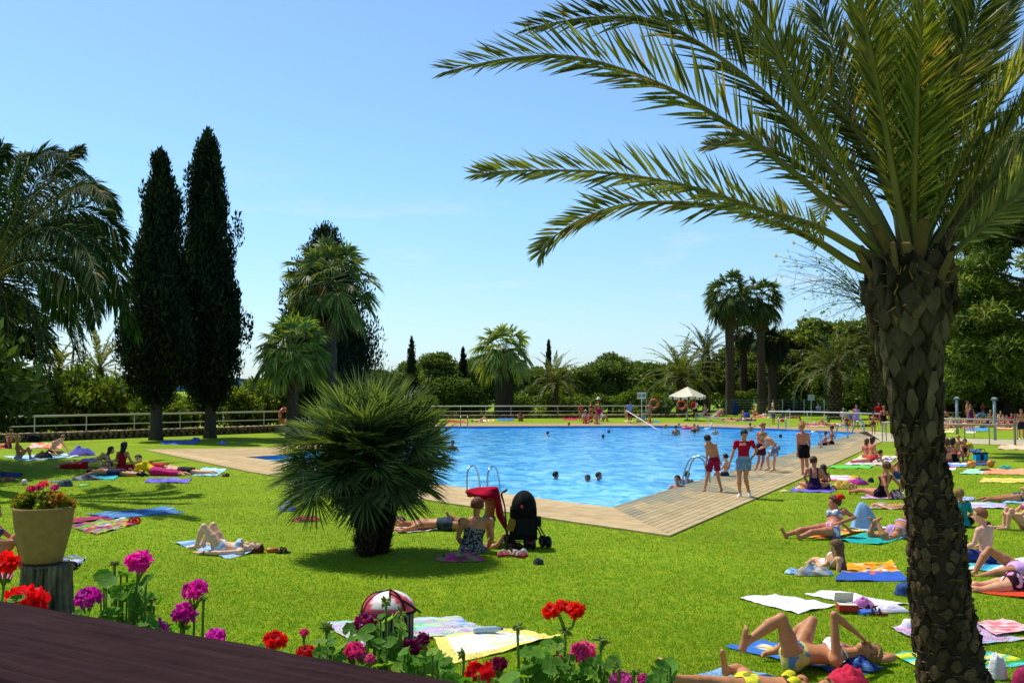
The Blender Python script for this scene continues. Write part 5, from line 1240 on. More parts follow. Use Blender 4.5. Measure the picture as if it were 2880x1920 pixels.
# showers
for u, v, lb in ((2693, 1229, 'grey shower post closest to the big palm trunk'), (2799, 1238, 'grey shower post standing farther along the side path')):
    g0 = G(u, v); t = thing('shower_post', g0, lb, 'shower', 'showers by the path'); mb = MB(); mb.tube([(0, 0, 0), (0, 0, 2.2)], .075, n=10, col=C('#7e9495')); mb.build('post', M['paint'], t, smooth=True)
    mb = MB(); mb.lathe([(0, 0), (.12, 0), (.14, .05), (0, .09)], c=(0, 0, 2.2), n=12, col=C('#a9bcc0')); mb.build('cap', M['paint'], t)
    for a in (-1, 1): mb = MB(); mb.lathe([(0, .03), (.05, .02), (.06, 0), (0, 0)], c=(a * .15, 0, 2.14), n=10, col=C('#b7c4c6')); mb.tube([(a * .07, 0, 2.19), (a * .15, 0, 2.17)], .015, n=5, col=C('#b7c4c6')); mb.build('shower_head', M['metal'], t)
# benches
for u, v, lb, w_ in ((2355, 1187, 'grey bench where the man in the white shirt sits', 1.9), (2707, 1172, 'pale bench in the shade behind the couple', 2.4), (2752, 1171, 'pale bench in the shade behind the arms-out child', 2.4), (2325, 1166, 'wooden bench in front of the mesh fence post', 2.2)):
    g0 = G(u, v); t = thing('bench', g0, lb, 'bench', 'benches on the picnic lawn'); mb = MB(); mb.box((0, 0, .43), (w_, .42, .06), col=C('#8d8a70')); mb.build('seat', M['stone'], t)
    for a in (-1, 1): mb = MB(); mb.box((a * w_ * .38, 0, .2), (.14, .36, .4), col=C('#6d6a58')); mb.build('leg', M['stone'], t)
# balls
def ball(label, p, r_, cols, n_=8, cat='ball', name='ball'):
    mb = MB(); mb.sphere((0, 0, 0), r_, n=24, m=16, col=(.5, .5, .5)); V = np.concatenate(mb.V); a = np.arctan2(V[:, 1], V[:, 0] + 1e-6); q = ((a / (2 * math.pi) * n_).astype(int)) % len(cols)
    mb.C = [np.array([C(cols[i]) for i in q])]; o = mb.build(name, M['plastic'], smooth=True); o.location = p; o.rotation_euler = (.7, .4, .3); return tag(o, label, cat)
ball('orange ball floating in the pool below the parasol', A(1871, 1198, 72), .16, ('#e2571e', '#f08a2c'))
ball('orange ball on the grass before the blue towel', G(2731, 1307, .14), .145, ('#d98a1e', '#c06a14'))
ball('orange ball at the outer end of the dark blue towel', G(2786, 1303, .13), .13, ('#d9841e', '#b86a18'))
ball('little green ball by the far edge of the pool', G(2138, 1196, .1), .12, ('#2f8f4c', '#4fae62'))
def crumple(name, label, cat, u, v, w_, d_, h_, cols, seed=0, rot=0.0, z=.012, mat='cloth', sc_=6, group=None, amp=.45):
    """a heap of soft cloth: a low dome with folds"""
    n, m_ = 22, 9; V = []; r = random.Random(seed)
    for i in range(m_ + 1):
        q = i / m_
        for k in range(n):
            a = 2 * math.pi * k / n; e = 1 + .30 * mnoise.noise(Vector((math.cos(a) * 1.6, math.sin(a) * 1.6, seed * 3.1)))
            x = q * e * math.cos(a) * w_ / 2; y = q * e * math.sin(a) * d_ / 2
            f = mnoise.noise(Vector((x / w_ * sc_, y / d_ * sc_, seed))); hz_ = h_ * max(0, 1 - q ** (2.2 if h_ < .5 * w_ else 4.5)) * (.72 + (amp if h_ < .5 * w_ else .15) * f + (.25 if h_ < .5 * w_ else .06) * mnoise.noise(Vector((x / w_ * 13, y / d_ * 13, seed)))) + (.01 if q < 1 else 0)
            V.append((x, y, max(.0, hz_)))
    V = np.array(V); c_, s_ = math.cos(rot), math.sin(rot); V = V @ np.array([[c_, s_, 0], [-s_, c_, 0], [0, 0, 1]])
    F = [[i * n + k, (i + 1) * n + k, (i + 1) * n + (k + 1) % n, i * n + (k + 1) % n] for i in range(m_) for k in range(n)]
    me = mesh_np(name, V, [np.array(F)], col=pat(cols, V, 'noise', 5 / max(w_, .3), seed=seed), smooth=True, mats=[M[mat]])
    o = bpy.data.objects.new(name, me); link(o); p = G(u, v); o.location = (p[0], p[1], z); return tag(o, label, cat, group)
def towel(label, q, cols, mode='stripe', n=5, seed=None, wr=1.0, name='towel', z=.008, group=None, cat=None):
    """q: four corners on the lawn (far end first, going round) or a box (u0, v0, u1, v1, skew)"""
    seed = sum(map(ord, label)) if seed is None else seed; r = random.Random(seed)
    if len(q) == 5 or not hasattr(q[0], '__len__'):
        u0, v0, u1, v1 = q[:4]; sk = q[4] if len(q) > 4 else .3; w_, h_ = u1 - u0, v1 - v0
        q = [(u0 + w_ * sk, v0), (u1, v0 + h_ * .12), (u1 - w_ * sk, v1), (u0, v1 - h_ * .12)] if sk >= 0 else [(u0, v0 + h_ * .12), (u1 + w_ * sk, v0), (u1, v1 - h_ * .12), (u0 - w_ * sk, v1)]
    c = [G(*p) for p in q]; o0 = sum(c) / 4
    la = np.linalg.norm(c[1] - c[0]); lb = np.linalg.norm(c[3] - c[0]); nu = int(max(10, min(44, la / .045))); nv = int(max(8, min(44, lb / .045)))
    cs = [C(x) for x in cols]; V = []; K = []
    for i in range(nu + 1):
        for j in range(nv + 1):
            s_, t_ = i / nu, j / nv; e = 1 - max(abs(s_ - .5), abs(t_ - .5)) * 2
            wv = .03 * wr * mnoise.noise(Vector((s_ * 3, t_ * 3, seed))); s2, t2 = s_ + wv * (1 - e), t_ + .03 * wr * mnoise.noise(Vector((s_ * 3, t_ * 3, seed + 9))) * (1 - e)
            p = (c[0] * (1 - s2) + c[1] * s2) * (1 - t2) + (c[3] * (1 - s2) + c[2] * s2) * t2
            f = mnoise.noise(Vector((s_ * la * 3.2, t_ * lb * 3.2, seed))) + .5 * mnoise.noise(Vector((s_ * la * 8, t_ * lb * 8, seed + 3)))
            V.append(np.array([p[0], p[1], z + .012 + wr * .042 * max(-.3, f) * (.55 + .45 * (1 - e))]))
            if mode == 'stripe': k_ = cs[int((t_ * n + .04 * f)) % len(cs)]
            elif mode == 'cross': k_ = cs[int((s_ * n + .04 * f)) % len(cs)]
            elif mode == 'plain': k_ = cs[0] if len(cs) == 1 or min(s_, t_, 1 - s_, 1 - t_) > .07 else cs[1]
            elif mode == 'tie':
                x = .5 + .9 * mnoise.noise(Vector((s_ * 2.6, t_ * 5.5, seed))) + .35 * mnoise.noise(Vector((s_ * 9, t_ * 14, seed))); x = min(.999, max(0, x)) * (len(cs) - 1); a = int(x); k_ = cs[a] * (1 - x + a) + cs[min(a + 1, len(cs) - 1)] * (x - a)
            elif mode == 'print':
                x = mnoise.noise(Vector((s_ * 4, t_ * 5, seed))) + .4 * mnoise.noise(Vector((s_ * 11, t_ * 13, seed))); k_ = cs[1 + min(len(cs) - 2, int(abs(x) * 2.2 * (len(cs) - 1)))] if .1 < s_ < .9 and .12 < t_ < .88 else cs[0]
            elif mode == 'half':                         # sunny print above, plain below
                x = mnoise.noise(Vector((s_ * 5, t_ * 6, seed))) + .5 * mnoise.noise(Vector((s_ * 14, t_ * 16, seed))); k_ = cs[-1] if t_ > .58 + .16 * x else cs[0] if (s_ < .06 or t_ < .12 or abs(x) < .14) else cs[1] if x > .05 else cs[2] if x > -.3 else cs[3]
            else: k_ = cs[0]
            K.append(k_)
    V = np.array(V); F = [[i * (nv + 1) + j, (i + 1) * (nv + 1) + j, (i + 1) * (nv + 1) + j + 1, i * (nv + 1) + j + 1] for i in range(nu) for j in range(nv)]
    b_ = np.array([o0[0], o0[1], 0]); me = mesh_np(name, V - b_, [np.array(F)], col=np.array(K), smooth=True, mats=[M['towel']])
    o = bpy.data.objects.new(name, me); o.location = b_; link(o); return tag(o, label, cat or name, group)
# --- towels on the near lawn
towel('pastel tie-dyed towel beneath the red and white domed bag', [(905, 1752), (1275, 1735), (1392, 1775), (1010, 1822)], ['#6fa8dc', '#dcdce6', '#b894d4', '#cce0a0', '#68c4cc', '#e29cc0'], 'tie')
towel('white beach towel with a yellow border and faint printed figures', [(1215, 1792), (1440, 1772), (1580, 1796), (1262, 1872)], ['#e8d878', '#f0ecdc', '#ecebe2', '#c4d6e6', '#ece0a0'], 'print', z=.012)
towel('light blue and white towel under the lying woman with raised knees', [(487, 1528), (560, 1521), (712, 1556), (640, 1572)], ['#a9c8e4', '#6f9fd0', '#dce8f0', '#8fb4da'], 'stripe', n=9)
towel('long blue towel spread in the sun near the planter pot', [(239, 1447), (470, 1427), (521, 1442), (310, 1461)], ['#2f63a8', '#5f96cc', '#2a5594', '#8fb8dc'], 'tie')
towel('garish many-coloured towel with green edge beside the planter pot', [(187, 1480), (350, 1457), (385, 1474), (270, 1505)], ['#4fae4c', '#c02a3a', '#3a3f9a', '#e07a2a', '#7fc85a', '#5a2a7a', '#d8d8e0'], 'tie')
towel('dark red and blue crumpled towel directly behind the garish one', [(187, 1461), (290, 1452), (330, 1460), (200, 1474)], ['#2a3a7a', '#8a2030', '#c04a6a', '#24305a'], 'tie')
towel('crimson and white striped mat under the man behind the fan palm bush', [(1095, 1486), (1262, 1474), (1290, 1488), (1120, 1501)], ['#d8c8c8', '#c06a7a', '#e4dcd8', '#8090b0'], 'stripe', n=7)
towel('blue towel with a bright orange print beside the long-haired girl', [(2385, 1584), (2508, 1581), (2555, 1635), (2345, 1636)], ['#e0a82a', '#e2701c', '#efe6da', '#5a3018', '#3a62c0'], 'half', n=5)
towel('white towel lying flat and farther of the white pair', [(2262, 1673), (2330, 1662), (2566, 1700), (2440, 1708)], ['#e9e6ea'], 'plain')
towel('white towel in front, nearer of the white pair', [(2074, 1683), (2180, 1672), (2351, 1705), (2245, 1728)], ['#ece8ea'], 'plain')
towel('blue beach towel with a yellow sun print under the blue bikini woman', [(2042, 1822), (2150, 1806), (2492, 1880), (2390, 1906)], ['#3f74c4', '#4a7ecb', '#3f74c4', '#e4c83a', '#f0e6c0'], 'print')
towel('pastel turquoise and pink tie-dyed towel behind the big trunk', [(2500, 1765), (2700, 1750), (2900, 1800), (2620, 1830)], ['#6fc0bc', '#d890c0', '#b79ad4', '#e0c0d8', '#7fb8d0', '#e8d090'], 'tie')
towel('red and white towel lying farthest of the heap beyond the trunk', [(2740, 1758), (2820, 1750), (2930, 1778), (2800, 1792)], ['#b8202e', '#e9dce0', '#d03a4c', '#f0e8e8'], 'tie', z=.03)
towel('green, yellow and aqua striped towel beside the big trunk', [(2500, 1845), (2720, 1826), (2920, 1868), (2640, 1898)], ['#2fae9c', '#d8d83a', '#3a9a3a', '#58c8c8', '#e6e07a'], 'stripe', n=9)
towel('light blue towel under the sunbather in the yellow bikini', [(1960, 1900), (2050, 1875), (2250, 1930), (2150, 1965)], ['#6f9fd4', '#8fb4dc'], 'tie')
towel('orange-red mat under the woman in the pink patterned bikini', [(2690, 1660), (2760, 1650), (3010, 1672), (2960, 1695)], ['#d8452a', '#c83c24'], 'plain')
towel('aqua and white striped mat under the boy behind the trunk', [(2690, 1600), (2740, 1582), (2930, 1590), (2870, 1615)], ['#54b8cc', '#d8ecf0', '#2f8fb8'], 'stripe', n=8)
towel('white towel under the raised-knee woman at the photo edge', [(2800, 1588), (2880, 1572), (3010, 1592), (2930, 1608)], ['#dcd8e4', '#c8c0dc'], 'stripe', n=3, z=.03)
towel('yellow towel with red ends under the reclining floral bikini woman', [(2272, 1511), (2380, 1487), (2438, 1494), (2320, 1519)], ['#d8a848', '#b8342a', '#e6c868', '#e8d080'], 'cross', n=7)
towel('turquoise towel under the prone woman with crossed feet', [(2342, 1521), (2440, 1500), (2570, 1508), (2470, 1533)], ['#2fb8b0', '#25a0a0'], 'tie')
towel('pale blue towel lying flat behind the crossed feet', [(2378, 1485), (2440, 1478), (2500, 1486), (2440, 1494)], ['#b8d4ea', '#d0e2f0'], 'tie')
towel('purple towel under the woman in the purple swimsuit', (2218, 1362, 2368, 1386, .2), ['#5a52b8', '#6c64c4', '#8a7cc8'], 'tie')
towel('white towel with pink stripes behind the purple swimsuit woman', (2322, 1338, 2412, 1354, .15), ['#efe6ea', '#d05a9a', '#f2ecee'], 'stripe', n=5)
towel('bright green towel nearest the deck edge', (2330, 1309, 2456, 1318, .08), ['#58c04a', '#6fd05a', '#48b058'], 'tie')
towel('large pale patchwork of a towel under the seated pair', (2396, 1281, 2530, 1297, .2), ['#e8d8b0', '#e6a8c0', '#d8e0a0', '#f0ead8', '#b8c8e8'], 'tie')
towel('pink and yellow towel in front of the seated pair', (2372, 1293, 2514, 1309, .2), ['#e6b0b8', '#e8d878', '#8a90d0', '#f0e6da', '#d87a98'], 'tie')
towel('dark teal towel under the woman in the black swimsuit', (2420, 1385, 2545, 1405, .2), ['#2a6a7a', '#c88ac0', '#efdfe6', '#24586a'], 'tie')
towel('pink, orange and black towel standing alone before the big trunk', (2440, 1416, 2560, 1433, .12), ['#d86a8a', '#e0a04a', '#2a2a2a', '#e8c8a8', '#5a9aa8'], 'tie')
towel('bright blue mat behind the woman in the black swimsuit', (2508, 1338, 2560, 1349, .2), ['#2a88c8', '#3a9ad4'], 'stripe')
towel('lavender and blue towel beyond the girl in the teal shirt', (2712, 1414, 2832, 1431, .06), ['#a8b8e0', '#d8d0e8', '#8fb0d8', '#c8a8d8'], 'stripe', n=6)
towel('small white towel with blue print beyond the teal shirt girl', (2700, 1399, 2742, 1409, .1), ['#e0e0ee', '#4a6ab0', '#ece6f0'], 'tie')
towel('narrow yellow towel lying by itself on the open lawn', (2756, 1345, 2900, 1358, .05), ['#e0c85a', '#e8d880', '#d8b84a'], 'stripe', n=5)
towel('mint green and peach double towel on the open lawn', (2700, 1318, 2905, 1335, .12), ['#a8dcb8', '#e89a70', '#e8a880', '#b8e0c0'], 'cross', n=3)
towel('faded sandy towel closest to the path barrier', (2804, 1252, 2910, 1265, .1), ['#c8a878', '#e0d0b8', '#d8906a'], 'tie')
towel('pale blue mat under the prone sunbather at the photo edge', (2820, 1404, 2930, 1417, .15), ['#6fb0d8', '#b8d8e8'], 'stripe', n=5)
towel('light blue towel in front of the shaded group beside the trunk', (2660, 1298, 2730, 1314, .15), ['#7fa8e0', '#e0e6f0', '#5a8ad0'], 'stripe', n=4)
towel('red and white towel edge beside the trunk', (2660, 1311, 2692, 1322, .15), ['#d02a30', '#e8dfe4'], 'stripe', n=2)
towel('dark blue towel under the two orange balls', (2735, 1296, 2800, 1310, .15), ['#2a3a80', '#4a5aa0', '#1e2a60'], 'tie')
towel('navy towel with a green end behind the cooler bag', (2722, 1262, 2762, 1272, .2), ['#24307a', '#3a4a9a', '#7ab06a'], 'tie')
# --- towels of the shady side
towel('aqua beach mats under the blonde woman and the bowed boy', [(8, 1284), (180, 1275), (228, 1284), (70, 1297)], ['#a8d8dc', '#6fb8d8', '#d8ecec', '#3a5aa0'], 'tie')
towel('orange-red towel in front of the low stone wall', (80, 1246, 182, 1262, .1), ['#d8482a', '#e88a5a', '#e8dcd0', '#c83a2a'], 'tie')
towel('orange towel at the photo edge under the pink swimsuit woman', (-30, 1250, 18, 1262, .1), ['#e0622a', '#e89a4a'], 'tie')
towel('turquoise towel under the prone man in navy shorts', (238, 1328, 348, 1349, .25), ['#2a9ac0', '#48c0c8', '#2a7ab0'], 'tie')
towel('purple-blue patterned towel under the pink trousers', (405, 1345, 540, 1359, .1), ['#3a3aa8', '#6a5ac0', '#8a8ad8', '#2a2a80'], 'tie')
towel('pale blue mat beyond the sunbather in dark shorts', (540, 1316, 640, 1340, .3), ['#a8d4e4', '#c8e4ec', '#8fc0d8'], 'stripe', n=6)
towel('blue towel lying in the cypress shade', (450, 1238, 560, 1251, .1), ['#4a6ab0', '#6a8ac8', '#3a5a9a'], 'tie')
towel('dark blue towel in deep palm shade', (-10, 1329, 66, 1343, .1), ['#2a3a7a', '#3a4a90', '#1e2a58'], 'tie')
towel('purple and blue towel crumpled behind the tree stump', (150, 1564, 244, 1594, .25), ['#4a3a9a', '#7a8ad0', '#d8d8ea', '#3a4a90'], 'tie', wr=2)
towel('pink towel at the photo edge behind red geraniums', (-30, 1608, 40, 1638, .2), ['#d87aa8', '#c85a90'], 'tie', wr=1.6)
# --- far lawn towels
for (q, cs, lb) in [((1244, 1181, 1316, 1188, .1), ['#d8582a', '#e89a5a'], 'orange towel on the far lawn behind the steps'), ((1330, 1180, 1392, 1187, .1), ['#e8d8c8', '#e6c83a'], 'pale towel with a yellow end on the far lawn'), ((1398, 1173, 1450, 1184, .15), ['#2a5aa8', '#3a8ab8', '#8a2a50'], 'blue and red towels in the central palm shade'), ((1582, 1175, 1628, 1181, .1), ['#c83a5a', '#b82a48'], 'pinkish red towel past the slender palm'), ((2030, 1176, 2130, 1185, .1), ['#e6dcc8', '#5a8ab8', '#d0506a', '#e8d8b0'], 'striped towel of the sunbathers by the tall palms'), ((2110, 1167, 2160, 1175, .1), ['#d88a68', '#e0a080'], 'salmon mat by the red-capped sunbather'), ((2258, 1190, 2330, 1200, .1), ['#e6d8c8', '#d87a5a', '#e0c8d8'], 'cream towel of the lying pair behind the handrail'), ((2330, 1190, 2400, 1201, .1), ['#d8c8b8', '#c87a6a', '#e8e0d8'], 'patterned towel of the lying sunbather by the bench'), ((1756, 1182, 1780, 1187, .1), ['#d8d08a', '#e0d8a0'], 'yellowish towel by the man with the pole'), ((1834, 1182, 1856, 1187, .1), ['#3a8a98', '#58a8b0'], 'teal towel past the bikini bather'), ((2717, 1203, 2785, 1212, .1), ['#4a98c8', '#3a88b8', '#6ab0d8'], 'turquoise mat on the lawn beyond the showers'), ((2655, 1210, 2685, 1217, .1), ['#d8c890', '#e0d8a0'], 'sandy towel in the gap beside the big trunk'), ((2716, 1213, 2745, 1218, .1), ['#e6e6ea'], 'white towel at the feet of the purple dress'), ((2800, 1200, 2850, 1209, .1), ['#c85a4a', '#e0c8a0'], 'red and cream towel near the gate')]:
    towel(lb, q, cs, 'stripe' if len(cs) < 3 else 'tie', n=3)
# --- heaps, bags and small things
crumple('bag', 'blue and violet rolled beach bag past the bowed boy', 'bag', 228, 1280, 1.15, .7, .42, ['#2f3f9e', '#4a5ab8', '#7a6ac0', '#28347a'], 1)
crumple('bag', 'flat black bag between the blonde woman and the bowed boy', 'bag', 122, 1288, .8, .55, .26, ['#141216', '#201c22'], 2, z=.03)
crumple('bag', 'black rucksack leaning on the stone wall', 'bag', 92, 1243, .75, .5, .5, ['#0f0f14', '#1a1a22'], 3)
crumple('bag', 'grey canvas bag slumped at the shade edge', 'bag', 184, 1367, .42, .3, .22, ['#3a4654', '#566472', '#2a323c'], 4, amp=.7)
crumple('clothes', 'dark clothes in a heap behind the grey bag', 'clothes', 240, 1349, .8, .5, .14, ['#20283a', '#303a52', '#8a8a90'], 5, amp=.8)
crumple('clothes', 'thin grey garment lying beside the slumped bag', 'clothes', 150, 1356, .3, .22, .05, ['#6a7a78', '#8a948e'], 6)
crumple('bag', 'blue bag on the towel in the cypress shade', 'bag', 551, 1241, .5, .4, .25, ['#3a5aa0', '#5a7ac0'], 7)
crumple('clothes', 'pale blue cloth alone in the cypress shade', 'clothes', 625, 1249, .42, .35, .16, ['#5a7ac8', '#7a98dc'], 8)
crumple('bag', 'beige rolled bundle in the deep palm shade', 'bag', 22, 1353, .6, .3, .14, ['#7a5a42', '#94704f'], 9)
ball('white ball in the deep palm shade', G(68, 1355, .08), .085, ('#e6d4cc', '#d8c0b8'))
o = MB(); o.lathe([(0, .02), (.12, .022), (.15, .012), (.155, 0)], n=20, col=C('#5ac85a')); o = o.build('flying_disc', M['plastic'], smooth=True); o.location = G(236, 1364, .012); tag(o, 'light green flying disc on the sunlit grass', 'flying disc')
crumple('bag', 'blue bag with pink straps left of the fan palm bush'.replace('left of', 'beside'), 'bag', 812, 1436, .42, .36, .2, ['#3a5a98', '#5a78b8', '#c06a98'], 10)
crumple('clothes', 'red clothes on a dark cloth under the fan palm bush', 'clothes', 862, 1464, .6, .42, .1, ['#b82a38', '#38202a', '#d04a50'], 11)
crumple('clothes', 'magenta sarong with a leaf-patterned dress beneath the seated mother', 'clothes', 1290, 1574, .84, .46, .13, ['#c0207a', '#4a4a30', '#8a8a60', '#d02a88', '#6a5a3a'], 12, amp=.7, sc_=8)
crumple('clothes', 'magenta and purple clothes heap behind the gold one', 'clothes', 2414, 1362, .62, .4, .2, ['#c82a88', '#a0307a', '#7a3aa0'], 13)
crumple('clothes', 'golden yellow cloth heap beside the purple towel', 'clothes', 2372, 1374, .62, .4, .26, ['#b8903a', '#d8b050', '#a87a2a'], 14, amp=.8)
crumple('clothes', 'small yellow heap on the pink-striped towel', 'clothes', 2403, 1345, .34, .26, .1, ['#d8a82a', '#e6c04a'], 15)
crumple('bag', 'small navy bag lying alone behind the black swimsuit', 'bag', 2450, 1356, .18, .16, .16, ['#1a2038', '#2a3048'], 16)
crumple('bag', 'pink and black bag beside the black swimsuit woman', 'bag', 2522, 1401, .36, .3, .26, ['#d88a98', '#e8b8b8', '#2a1a20', '#c04a6a'], 17)
crumple('clothes', 'orange and yellow clothes on the deck-side end of the purple towel', 'clothes', 2252, 1376, .34, .26, .1, ['#d8702a', '#e0c04a', '#e8e0d0'], 18)
crumple('clothes', 'tiny cream cloth on the grass by the deck edge', 'clothes', 2206, 1383, .22, .16, .05, ['#d8d0b0', '#e0c890'], 19)
crumple('clothes', 'white and grey clothes in front of the long-haired girl', 'clothes', 2284, 1616, .56, .28, .15, ['#b8b0a0', '#d8d4cc', '#9a9080', '#6a9ad0'], 20, amp=.8)
crumple('clothes', 'light blue cloth at the end of the grey clothes', 'clothes', 2230, 1612, .26, .2, .07, ['#5a94d8', '#b8d4ea'], 21)
crumple('bag', 'crumpled navy bag touching the big trunk', 'bag', 2545, 1672, .26, .2, .18, ['#24407a', '#34548e', '#1c305c'], 22)
crumple('clothes', 'pink top dropped on the white towel', 'clothes', 2428, 1712, .26, .2, .12, ['#c878b8', '#b068a8', '#d890c8'], 23, z=.035)
crumple('clothes', 'white shirt bunched on the end of the white towel', 'clothes', 2502, 1720, .4, .22, .09, ['#e6e0ea', '#d8d0e4'], 24)
crumple('sun_hat', 'crimson floppy hat on the grass by the blue towel', 'hat', 2382, 1928, .46, .36, .2, ['#b8203a', '#c82a48', '#a01a34'], 25, amp=.35)
crumple('towel_roll', 'light blue and navy towel rolled under the blonde head', 'towel', 2420, 1885, .36, .24, .12, ['#6f9fd8', '#3a5aa8', '#1c2a60'], 26, z=.03)
crumple('plastic_bag', 'white plastic bag beside the big trunk', 'bag', 2805, 1908, .16, .16, .27, ['#d8d4d8', '#e8e4e8'], 27, amp=.25)
crumple('clothes', 'maroon cloth cut off by the photo corner', 'clothes', 2890, 1925, .3, .3, .18, ['#a02a50', '#8a2044', '#c04a6a'], 28)
crumple('clothes', 'white cloth bunched behind the big trunk', 'clothes', 2556, 1768, .16, .16, .12, ['#ece8ea', '#f0ecf0'], 29)
crumple('bag', 'dark red bag beyond the seated boy behind the trunk', 'bag', 2777, 1483, .17, .15, .13, ['#5a1028', '#7a1a38'], 30)
crumple('bag', 'yellow beach bag lying before the path barrier', 'bag', 2724, 1259, .45, .35, .3, ['#d8c81e', '#c0b018', '#d09a4a'], 31)
crumple('clothes', 'patterned clothes on the patchwork towel', 'clothes', 2500, 1294, .5, .35, .12, ['#8a6ab0', '#e0d0d8', '#3a3a48'], 32, z=.03)
crumple('clothes', 'aqua swim shorts drying on the mint towel', 'clothes', 2828, 1320, .5, .3, .14, ['#2a8a78', '#58c0a0'], 33, z=.03)
crumple('clothes', 'brown straps and things on the peach towel', 'clothes', 2772, 1324, .42, .24, .07, ['#3a2420', '#7a4a3a'], 34, z=.03)
crumple('bag', 'blue bag by the crouched bather on the far lawn', 'bag', 2100, 1174, .7, .5, .62, ['#2a4ab8', '#3a5ac8'], 35)
crumple('clothes', 'yellow-green cloth on the lawn beside the tall palms', 'clothes', 2164, 1176, .5, .3, .2, ['#c0c86a', '#d8d890'], 36)
crumple('clothes', 'pink cloth hung over the far handrail foot', 'clothes', 2200, 1186, .4, .3, .3, ['#c82a68', '#d84a80'], 37)
crumple('clothes', 'yellow swim aid on the far lawn by the pale towel', 'clothes', 1380, 1186, .5, .3, .22, ['#e0b81e', '#e8c83a'], 38)
for i, (u, v, c_, lb) in enumerate(((1929, 1204, '#d83a6a', 'pink swim ring round a toddler in the pool'), (1944, 1203, '#d8305a', 'deep pink swim ring next to the other one'))):
    mb = MB(); mb.torus((0, 0, 0), .24, .1, n=20, m=8, col=C(c_)); o = mb.build('swim_ring', M['plastic'], smooth=True); o.location = G(u, v, -.05); tag(o, lb, 'swim ring', 'pink swim rings')
mb = MB(); mb.torus((0, 0, 0), .42, .12, n=24, m=8, colf=lambda a: C('#2a8aa8') if int(a * 3) % 2 else C('#1a4a60'), rot=[[1, 0, 0], [0, .5, -.86], [0, .86, .5]]); o = mb.build('swim_ring', M['plastic'], smooth=True); o.location = G(2763, 1178, .45); tag(o, 'big teal swim ring carried on the picnic lawn', 'swim ring')
# the cooler bag by the balls
t = thing('cooler_bag', G(2758, 1300), 'cyan and black cooler bag behind the orange balls', 'bag'); mb = MB(); mb.box((0, 0, .2), (.46, .26, .24), col=C('#1e9ac0'), taper=.94); mb.box((0, -.135, .2), (.1, .01, .2), col=C('#101418')); mb.build('bag_body', M['cloth'], t); mb = MB(); mb.box((0, 0, .345), (.48, .28, .05), col=C('#12242e')); mb.build('lid', M['cloth'], t); mb = MB(); mb.tube([(-.2, 0, .36), (-.14, 0, .5), (.14, 0, .5), (.2, 0, .36)], .014, n=6, col=C('#101418')); mb.build('handle', M['cloth'], t); mb = MB(); mb.box((0, 0, .04), (.5, .3, .08), col=C('#d8a83a')); mb.build('base', M['cloth'], t)
# sandals and shoes
def shoes(label, u, v, c_, k=1.0, rz=0.0, name='sandals', gap=.13, z=.01, group=None):
    t = thing(name, G(u, v) + v3(0, 0, z), label, 'shoes', group, rz)
    for i, (dx, dy, r_) in enumerate(((0, 0, .1), (gap, .06, -.5))):
        mb = MB(); n = 14; V = []; 
        for q in range(n):
            a = 2 * math.pi * q / n; x = .045 * math.sin(a) * (1 + .22 * math.cos(a)); y = .13 * math.cos(a); V.append((x * k, y * k))
        c2, s2 = math.cos(r_), math.sin(r_); V = [(x * c2 - y * s2 + dx, x * s2 + y * c2 + dy) for x, y in V]
        vv = [(x, y, 0) for x, y in V] + [(x, y, .025 * k) for x, y in V]
        mb.add(vv, F4=[[q, (q + 1) % n, n + (q + 1) % n, n + q] for q in range(n)], F3=[[n, n + q, n + q + 1] for q in range(1, n - 1)], col=C(c_[0]))
        for yy in (.05, -.03):
            P = []
            for s_ in np.linspace(-1, 1, 7): x, y = s_ * .047 * k, yy * k; P.append((x * c2 - y * s2 + dx, x * s2 + y * c2 + dy, (.02 + .05 * (1 - s_ * s_)) * k))
            mb.tube(P, .013 * k, n=5, col=C(c_[1]))
        mb.build('sandal', M['cloth'], t)
    return t
shoes('dark strappy sandals behind the red-haired lying woman', 797, 1556, ('#2a2018', '#5a4a34'), rz=1.4)
shoes('brown sandals beside the white towel with the open box', 2466, 1730, ('#7a4a2a', '#3a2414'), rz=1.2)
shoes('red sandals at the corner of the garish towel', 374, 1472, ('#b82018', '#c83020'), k=1.3, rz=.9)
shoes('dark flip-flops beside the pale blue mat', 634, 1340, ('#3a2a22', '#6a4a3a'), k=1.2, rz=1.0)
shoes('black sandals at the seated mother\'s feet'.replace("'", ''), 1437, 1548, ('#14100e', '#2a201a'), k=1.35, rz=.2)
shoes('red and white trainers before the pushchair wheel', 1458, 1566, ('#8a2030', '#d8d0c8'), k=1.3, rz=.5, name='trainers')
shoes('crimson and white trainers next to the other pair', 1412, 1563, ('#a82038', '#c8b8a8'), k=1.2, rz=-.5, name='trainers')
shoes('dark sandals on the far white towel by the stump', 186, 1604, ('#2a2420', '#3a3028'), k=1.2, rz=.8)
crumple('camera_bag', 'small black and grey camera bag in front of the pushchair', 'bag', 1515, 1586, .17, .14, .1, ['#15181a', '#3a4044', '#8a9498'], 40)
t = thing('box', G(2383, 1722) + v3(0, 0, .03), 'open red and white cardboard box on the white towel', 'box', rz=-.1); mb = MB(); mb.box((0, 0, .045), (.26, .2, .09), col=C('#b83a2a')); mb.box((0, .0, .094), (.24, .18, .006), col=C('#e0d8cc')); mb.build('box_body', M['cloth'], t); t.scale = (.85, .85, .8); mb = MB(); mb.box((-.02, .11, .17), (.26, .012, .16), col=C('#d8d2c4'), rot=[[1, 0, 0], [0, .94, -.34], [0, .34, .94]]); mb.build('lid', M['cloth'], t)
